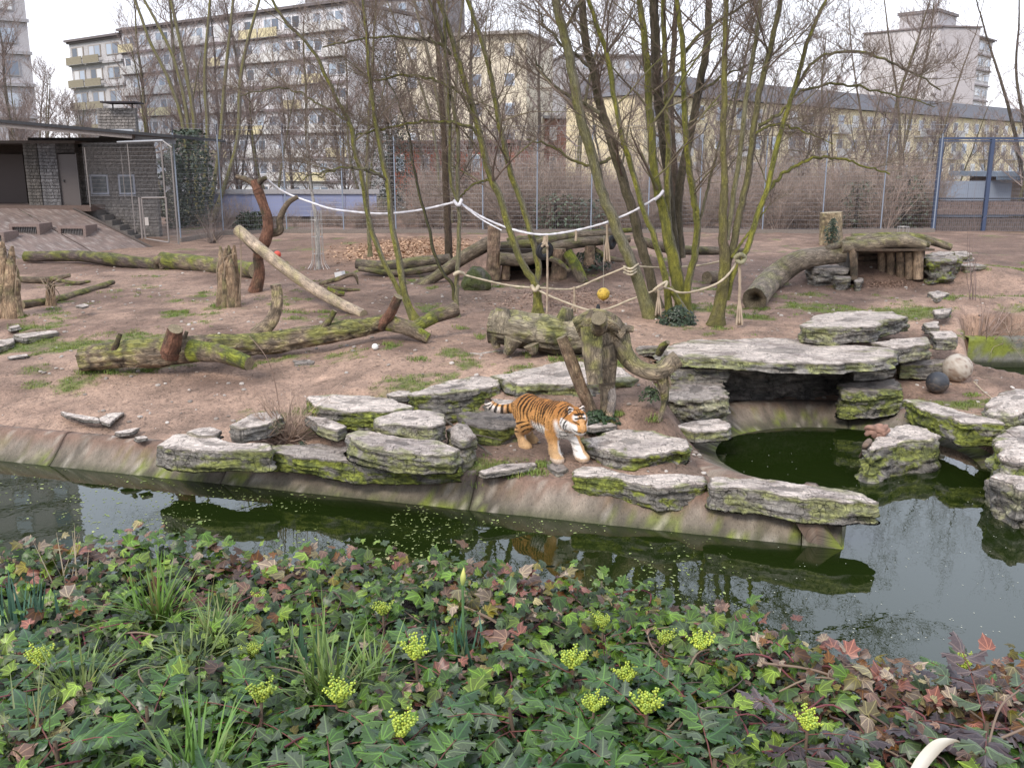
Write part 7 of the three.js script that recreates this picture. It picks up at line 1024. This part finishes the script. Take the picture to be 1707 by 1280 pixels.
// ---------- plants standing in the bed ----------
{
  const spiny = []; { const n = 4; spiny.push([0, 0]); for (let k = 0; k < n; k++) { const v = (k + .5) / n, w = .25 * Math.sin(Math.PI * Math.pow(v, .75)) + .05; spiny.push([w * .82, v - .08], [w + .07, v + .04]); } spiny.push([.03, .97], [0, 1.08]); }
  const lg = [leafGeo(spiny, .6, .4), leafGeo(spiny, .3, .8), leafGeo(spiny, .45, -.35)];
  const lm = [[.05, .11, .02], [.08, .155, .03], [.035, .085, .025], [.09, .12, .07], [.11, .075, .085], [.06, .04, .05]].map(c => new THREE.MeshPhysicalMaterial({ map: ivyTex, color: new THREE.Color().setRGB(...mulc(c, 1.5)), roughness: .33, specularIntensity: .8, side: THREE.DoubleSide }));
  const beadG = new THREE.IcosahedronGeometry(1, 1);
  function proto(seed, dark) {
    const r = RNG(seed), t = new THREE.Group(), st = new MB(), H = .24; t.name = 'mahonia';
    st.tube(spline([V(0, -.22, 0), V(r.g() * .02, 0, r.g() * .02), V(0, H - .05, 0)], 8), resamp([.007, .005], 8), { sides: 6, col: () => [.13, .09, .06] }); st.build('stem', mat.twig, t);
    const nl = 7; for (let k = 0; k < nl; k++) {
      const az = k / nl * 6.283 + r.g() * .3, el = r.r(-.3, .75), L = r.r(.16, .24), y0 = H - .06 - r() * .1, leaf = new THREE.Group(); leaf.name = 'leaf'; leaf.position.set(0, y0, 0); t.add(leaf);
      const D = V(Math.cos(az) * Math.cos(el), Math.sin(el), Math.sin(az) * Math.cos(el)), pt = (s) => V(D.x * s * L, D.y * s * L - .05 * s * s, D.z * s * L), g = new MB(); g.tube([0, .35, .7, 1].map(pt), [.0022, .002, .0017, .0013], { sides: 4, col: () => [.16, .06, .05] }); g.build('rachis', mat.twig, leaf);
      const side = V(-Math.sin(az), 0, Math.cos(az)), pairs = 4; const add = (p, dir, s) => { const m = new THREE.Mesh(lg[Math.floor(r() * 3)], lm[dark ? 3 + Math.floor(r() * 3) : Math.floor(r() * 3.6)]); m.name = 'leaflet'; const zf = dir.clone().negate(), up = V(r.g() * .3, 1, r.g() * .3), xx = up.clone().cross(zf).normalize(), yy = zf.clone().cross(xx).normalize(); m.quaternion.setFromRotationMatrix(new THREE.Matrix4().makeBasis(xx, yy, zf.normalize())); m.position.copy(p); m.scale.setScalar(s); m.castShadow = m.receiveShadow = true; leaf.add(m); };
      for (let q = 0; q < pairs; q++) for (const e of [-1, 1]) add(pt(.24 + q * .21), D.clone().multiplyScalar(.55).addScaledVector(side, e * .9).add(V(0, r.r(-.35, .05), 0)).normalize(), r.r(.052, .072)); add(pt(1), D.clone().add(V(0, -.25, 0)).normalize(), r.r(.065, .085));
    }
    return t;
  }
  function flowers(seed, tone) { // upright bunches of yellow buds
    const r = RNG(seed), g = new MB(), bead = (x, y, z, s, c) => { const p = beadG.attributes.position; const b0 = g.p.length / 3; for (let i = 0; i < p.count; i++) g.v(x + p.getX(i) * s, y + p.getY(i) * s, z + p.getZ(i) * s, c); for (let i = 0; i < p.count; i += 3) g.t(b0 + i, b0 + i + 1, b0 + i + 2); };
    for (let q = 0; q < 14; q++) { const az = q * 2.4, sp = q ? .25 + .75 * r() : 0, L = r.r(.045, .08); for (let k = 0; k < 24; k++) { const s = k / 24, a = k * 2.4, rr = .0095 * (1.1 - .6 * s); bead(Math.cos(az) * sp * L * s + Math.cos(a) * rr, L * s * (1 - .3 * sp), Math.sin(az) * sp * L * s + Math.sin(a) * rr, r.r(.0036, .0048) * (1.1 - .4 * s), mulc(mixc([.46, .5, .05], [.26, .37, .06], r() * .8 + .2 * s), tone * r.r(.8, 1.2))); } g.tube([V(0, 0, 0), V(Math.cos(az) * sp * L, L * (1 - .3 * sp), Math.sin(az) * sp * L)], [.002, .001], { sides: 3, col: () => [.25, .3, .08] }); }
    return g.geo();
  }
  const protos = [proto(801), proto(802), proto(803), proto(804, 1)], fl = [flowers(811, 1), flowers(812, .85), flowers(813, 1.1)], r = RNG(820), used = new Set();
  const plants = [
    ['left of the big grass tuft, high among the reddish ivy', 427, 990, .72, 1, 0, 3.05], ['right of the middle grass blades under the water edge', 640, 1005, .8, 1, 1, 2.85], ['between the middle grass blades and the blue green leaves', 695, 1072, 1, 1, 2, 2.55], ['tallest one in the middle of the right half', 958, 1090, 1, 1, 0, 2.5],
    ['small one above the tallest mahonia', 1005, 1028, .7, 1, 1, 2.75], ['just right below the tallest mahonia', 1050, 1116, .85, 1, 2, 2.42], ['in front of the pale ivy on the right half, low down', 1078, 1160, 1, 1, 0, 2.25], ['behind the right hand pair, close to the water', 1108, 1055, .75, 1, 1, 2.65],
    ['right hand one close to the reddish ivy slope', 1168, 1060, .85, 1, 2, 2.6], ['far left among orange ivy leaves', 62, 1082, .9, 1, 0, 2.5], ['left of the centre near the bottom grass blades', 430, 1142, .95, 1, 1, 2.3], ['in front of the middle grass blades', 555, 1142, .95, 1, 2, 2.3],
    ['in the bottom middle with drooping buds', 665, 1195, 1, 1, 0, 2.12], ['at the right edge of the picture over the water', 1607, 1094, .75, 1, 1, 2.5], ['dark purple one in the reddish ivy near the bottom', 1345, 1190, .8, 1, 3, 2.15], ['small one beside the low right mahonia', 990, 1158, .8, 1, 1, 2.25], ['half hidden under the first yellow bunch', 425, 1078, .75, 1, 2, 2.6],
    ['green one without buds in the bottom left corner', 90, 1200, 1.1, 0, 0, 2.1], ['green one without buds at the left bottom edge', 240, 1150, 1, 0, 1, 2.25], ['green one without buds at the very bottom left of the middle', 400, 1250, 1.1, 0, 2, 1.98], ['green one without buds at the very bottom in the middle', 760, 1250, 1.1, 0, 0, 1.98], ['green one without buds at the bottom right of the middle', 900, 1230, 1.1, 0, 1, 2.02], ['green one without buds left of the reddish slope at the bottom', 1180, 1230, 1.05, 0, 2, 2.05], ['dark purple one without buds at the right bottom corner', 1650, 1170, 1.1, 0, 3, 2.15], ['dark purple one in front of the right edge mahonia', 1690, 1130, .9, 0, 3, 2.35], ['green one without buds between two bunches in the middle', 850, 1150, 1, 0, 2, 2.25], ['green one without buds at the very bottom far left', 10, 1275, 1, 0, 1, 1.95], ['green one without buds right of the low right mahonia', 1150, 1130, .9, 0, 0, 2.35], ['green one without buds in the bottom at the left third', 560, 1260, 1.05, 0, 1, 1.95], ['green one without buds under the drooping buds', 700, 1270, 1, 0, 2, 1.93], ['green one without buds in the bottom under the low right mahonia', 1050, 1265, 1.05, 0, 0, 1.95]];
  plants.forEach(([where, px, py, s, f, k, d], i) => {
    const kk = f ? k % 3 : k; const P = protos[where.startsWith('dark') ? 3 : kk]; const t = P.clone(); const base = atD(px, py, d); t.name = numbered('mahonia'); t.position.set(base.x, base.y - .24 * s, base.z); t.rotation.set(0, r() * 6.28, r.g() * .1); t.scale.setScalar(s); scene.add(t);
    tag(t, 'mahonia ' + where.replace(/^tallest one/, 'tallest'), 'shrub', 'mahonia shrubs in the near bed');
    if (f) { const m = new THREE.Mesh(fl[i % 3], mat.leaf); m.name = 'flower_bunch'; m.position.set(0, .19, 0); m.scale.setScalar(1.0); m.castShadow = m.receiveShadow = true; t.add(m); }
  });
  // grasses and bulb leaves
  const tuft = (label, px, py, d, n, len, w, spread, tone, seed, name = 'grass_tuft', cat = 'grass tuft', stiff = 0) => {
    const q = RNG(seed), o = atD(px, py, d); o.y = bedY(o.x, d) + .01; const t = thing(name, o, label, cat);
    for (let i = 0; i < n; i++) { const g = new MB(o), a = q() * 6.28, sp = spread * Math.sqrt(q()), L = len * q.r(.6, 1.1), b = V(o.x + q.g() * .05 * (1 + stiff), o.y, o.z + q.g() * .04), D = V(Math.cos(a) * sp, 1, Math.sin(a) * sp).normalize(), c = mulc(mixc(tone, [.2, .19, .06], q() < .2 ? q() : 0), q.r(.7, 1.3)), wd = V(-Math.sin(a), 0, Math.cos(a)), n2 = 6; let pr = null; for (let k = 0; k <= n2; k++) { const s = k / n2, dr = (stiff ? .08 : .55) * sp * s * s * L, p = b.clone().addScaledVector(D, s * L); p.y -= dr; const ww = w * (1 - Math.pow(s, 2.2)) * .5 + .0003, id = [g.v(p.x - wd.x * ww, p.y, p.z - wd.z * ww, c), g.v(p.x, p.y - ww * .4, p.z, mulc(c, .8)), g.v(p.x + wd.x * ww, p.y, p.z + wd.z * ww, c)]; if (pr) { g.q(pr[0], pr[1], id[1], id[0]); g.q(pr[1], pr[2], id[2], id[1]); } pr = id; } g.build('blade', mat.leaf, t); }
  };
  tuft('large bright green grass tuft in the reddish ivy on the left', 262, 1015, 2.95, 110, .34, .008, .95, [.12, .22, .03], 901);
  tuft('loose grass tuft right of the middle of the left half', 545, 1135, 2.45, 80, .36, .007, .8, [.13, .2, .045], 902);
  tuft('long bladed grass tuft at the bottom left of the middle', 330, 1275, 2.05, 70, .36, .008, .9, [.1, .2, .03], 903);
  tuft('thin grass tuft below the large bright green tuft', 320, 1085, 2.6, 45, .3, .006, 1, [.15, .2, .05], 904);
  tuft('thin pale grass in the bottom left corner', 40, 1240, 2.15, 40, .32, .005, .9, [.17, .2, .07], 905);
  tuft('fine grass tuft between the large bright green tuft and the first yellow bunch', 360, 1040, 2.8, 60, .28, .006, .9, [.14, .21, .05], 911);
  tuft('loose grass tuft in front of the far left mahonia', 130, 1130, 2.4, 60, .3, .006, .95, [.14, .2, .05], 912);
  tuft('small grass tuft right of the loose grass tuft with bulb leaves', 610, 1100, 2.5, 45, .28, .006, .8, [.13, .21, .04], 913);
  tuft('blue green bulb leaves at the left edge', 45, 1005, 2.95, 26, .24, .014, .28, [.07, .15, .1], 906, 'bulb_leaves', 'plant', 1);
  tuft('blue green bulb leaves in the middle of the ivy bed', 762, 1060, 2.7, 16, .2, .014, .3, [.07, .16, .1], 907, 'bulb_leaves', 'plant', 1);
  tuft('blue green bulb leaves beside the loose grass tuft', 500, 1070, 2.65, 14, .2, .014, .3, [.08, .16, .09], 908, 'bulb_leaves', 'plant', 1);
  tuft('dry straw stalks at the left water edge', 110, 960, 3.2, 10, .2, .004, .6, [.35, .28, .18], 909, 'dry_stalks', 'dry grass', 1);
  // a daffodil bud, and the bleached leaf blade
  { const b = atD(772, 1020, 2.72), t = thing('daffodil', V(b.x, bedY(b.x, 2.72), b.z), 'single daffodil bud rising between the blue green bulb leaves', 'flower'), g = new MB(t.position), top = atD(773, 946, 2.72), mid = atD(771, 975, 2.72); g.tube(spline([t.position.clone(), mid], 6), resamp([.005, .004], 6), { sides: 6, col: () => [.09, .17, .06] }); g.build('stem', mat.leaf, t); const k = new MB(t.position); k.tube(spline([mid, mid.clone().lerp(top, .5), top], 8), [.004, .007, .0085, .009, .0085, .007, .005, .003, .001], { sides: 8, col: (x, y) => mixc([.3, .36, .1], [.6, .58, .16], sst(mid.y, top.y, y)) }); k.build('bud', mat.leaf, t); }
  { const d = 2.0, P = spline([atD(1520, 1300, d - .05), atD(1545, 1262, d), atD(1570, 1238, d + .02), atD(1592, 1234, d + .03), atD(1606, 1242, d + .03)], 20), g = new MB(P[0]); let pr = null; P.forEach((p, i) => { const s = i / 20, w = .026 * Math.sin(Math.PI * (.28 + .7 * s)), id = [g.v(p.x - w * .7, p.y + w * .35, p.z, [.5, .46, .37]), g.v(p.x, p.y + .006, p.z + .004, [.6, .56, .47]), g.v(p.x + w * .7, p.y - w * .35, p.z, [.46, .4, .32])]; if (pr) { g.q(pr[0], pr[1], id[1], id[0]); g.q(pr[1], pr[2], id[2], id[1]); } pr = id; }); tag(g.build('bleached_leaf', mat.leaf), 'bleached curling leaf blade in the bottom right corner', 'dead leaf'); }
  { const d = 2.1, mk = (label, pts, w) => { const P = spline(pts.map(q => atD(...q)), 30), g = new MB(P[0]); g.tube(P, resamp(w, 30), { sides: 6, col: () => [.2, .14, .1] }); tag(g.build('bramble_stem', mat.twig), label, 'stem'); }; mk('pale bramble stem arching from the bleached leaf to the right edge', [[1600, 1244, 2.05], [1640, 1240, 2.1], [1690, 1222, 2.15], [1760, 1190, 2.2]], [.004, .004, .003]); mk('dark red bramble stem lying over the reddish ivy slope', [[1270, 1105, 2.5], [1360, 1118, 2.5], [1440, 1150, 2.45], [1500, 1190, 2.4]], [.004, .004, .002]); mk('grey bent stem over the ivy in front of the bulb leaves', [[770, 1010, 2.85], [830, 1040, 2.78], [850, 1075, 2.7]], [.005, .005, .004]); mk('thin pale stem at the right bottom corner crossing upward', [[1640, 1280, 2.0], [1668, 1180, 2.1], [1700, 1150, 2.15]], [.003, .003, .002]); }
}
renderer.render(scene, camera);
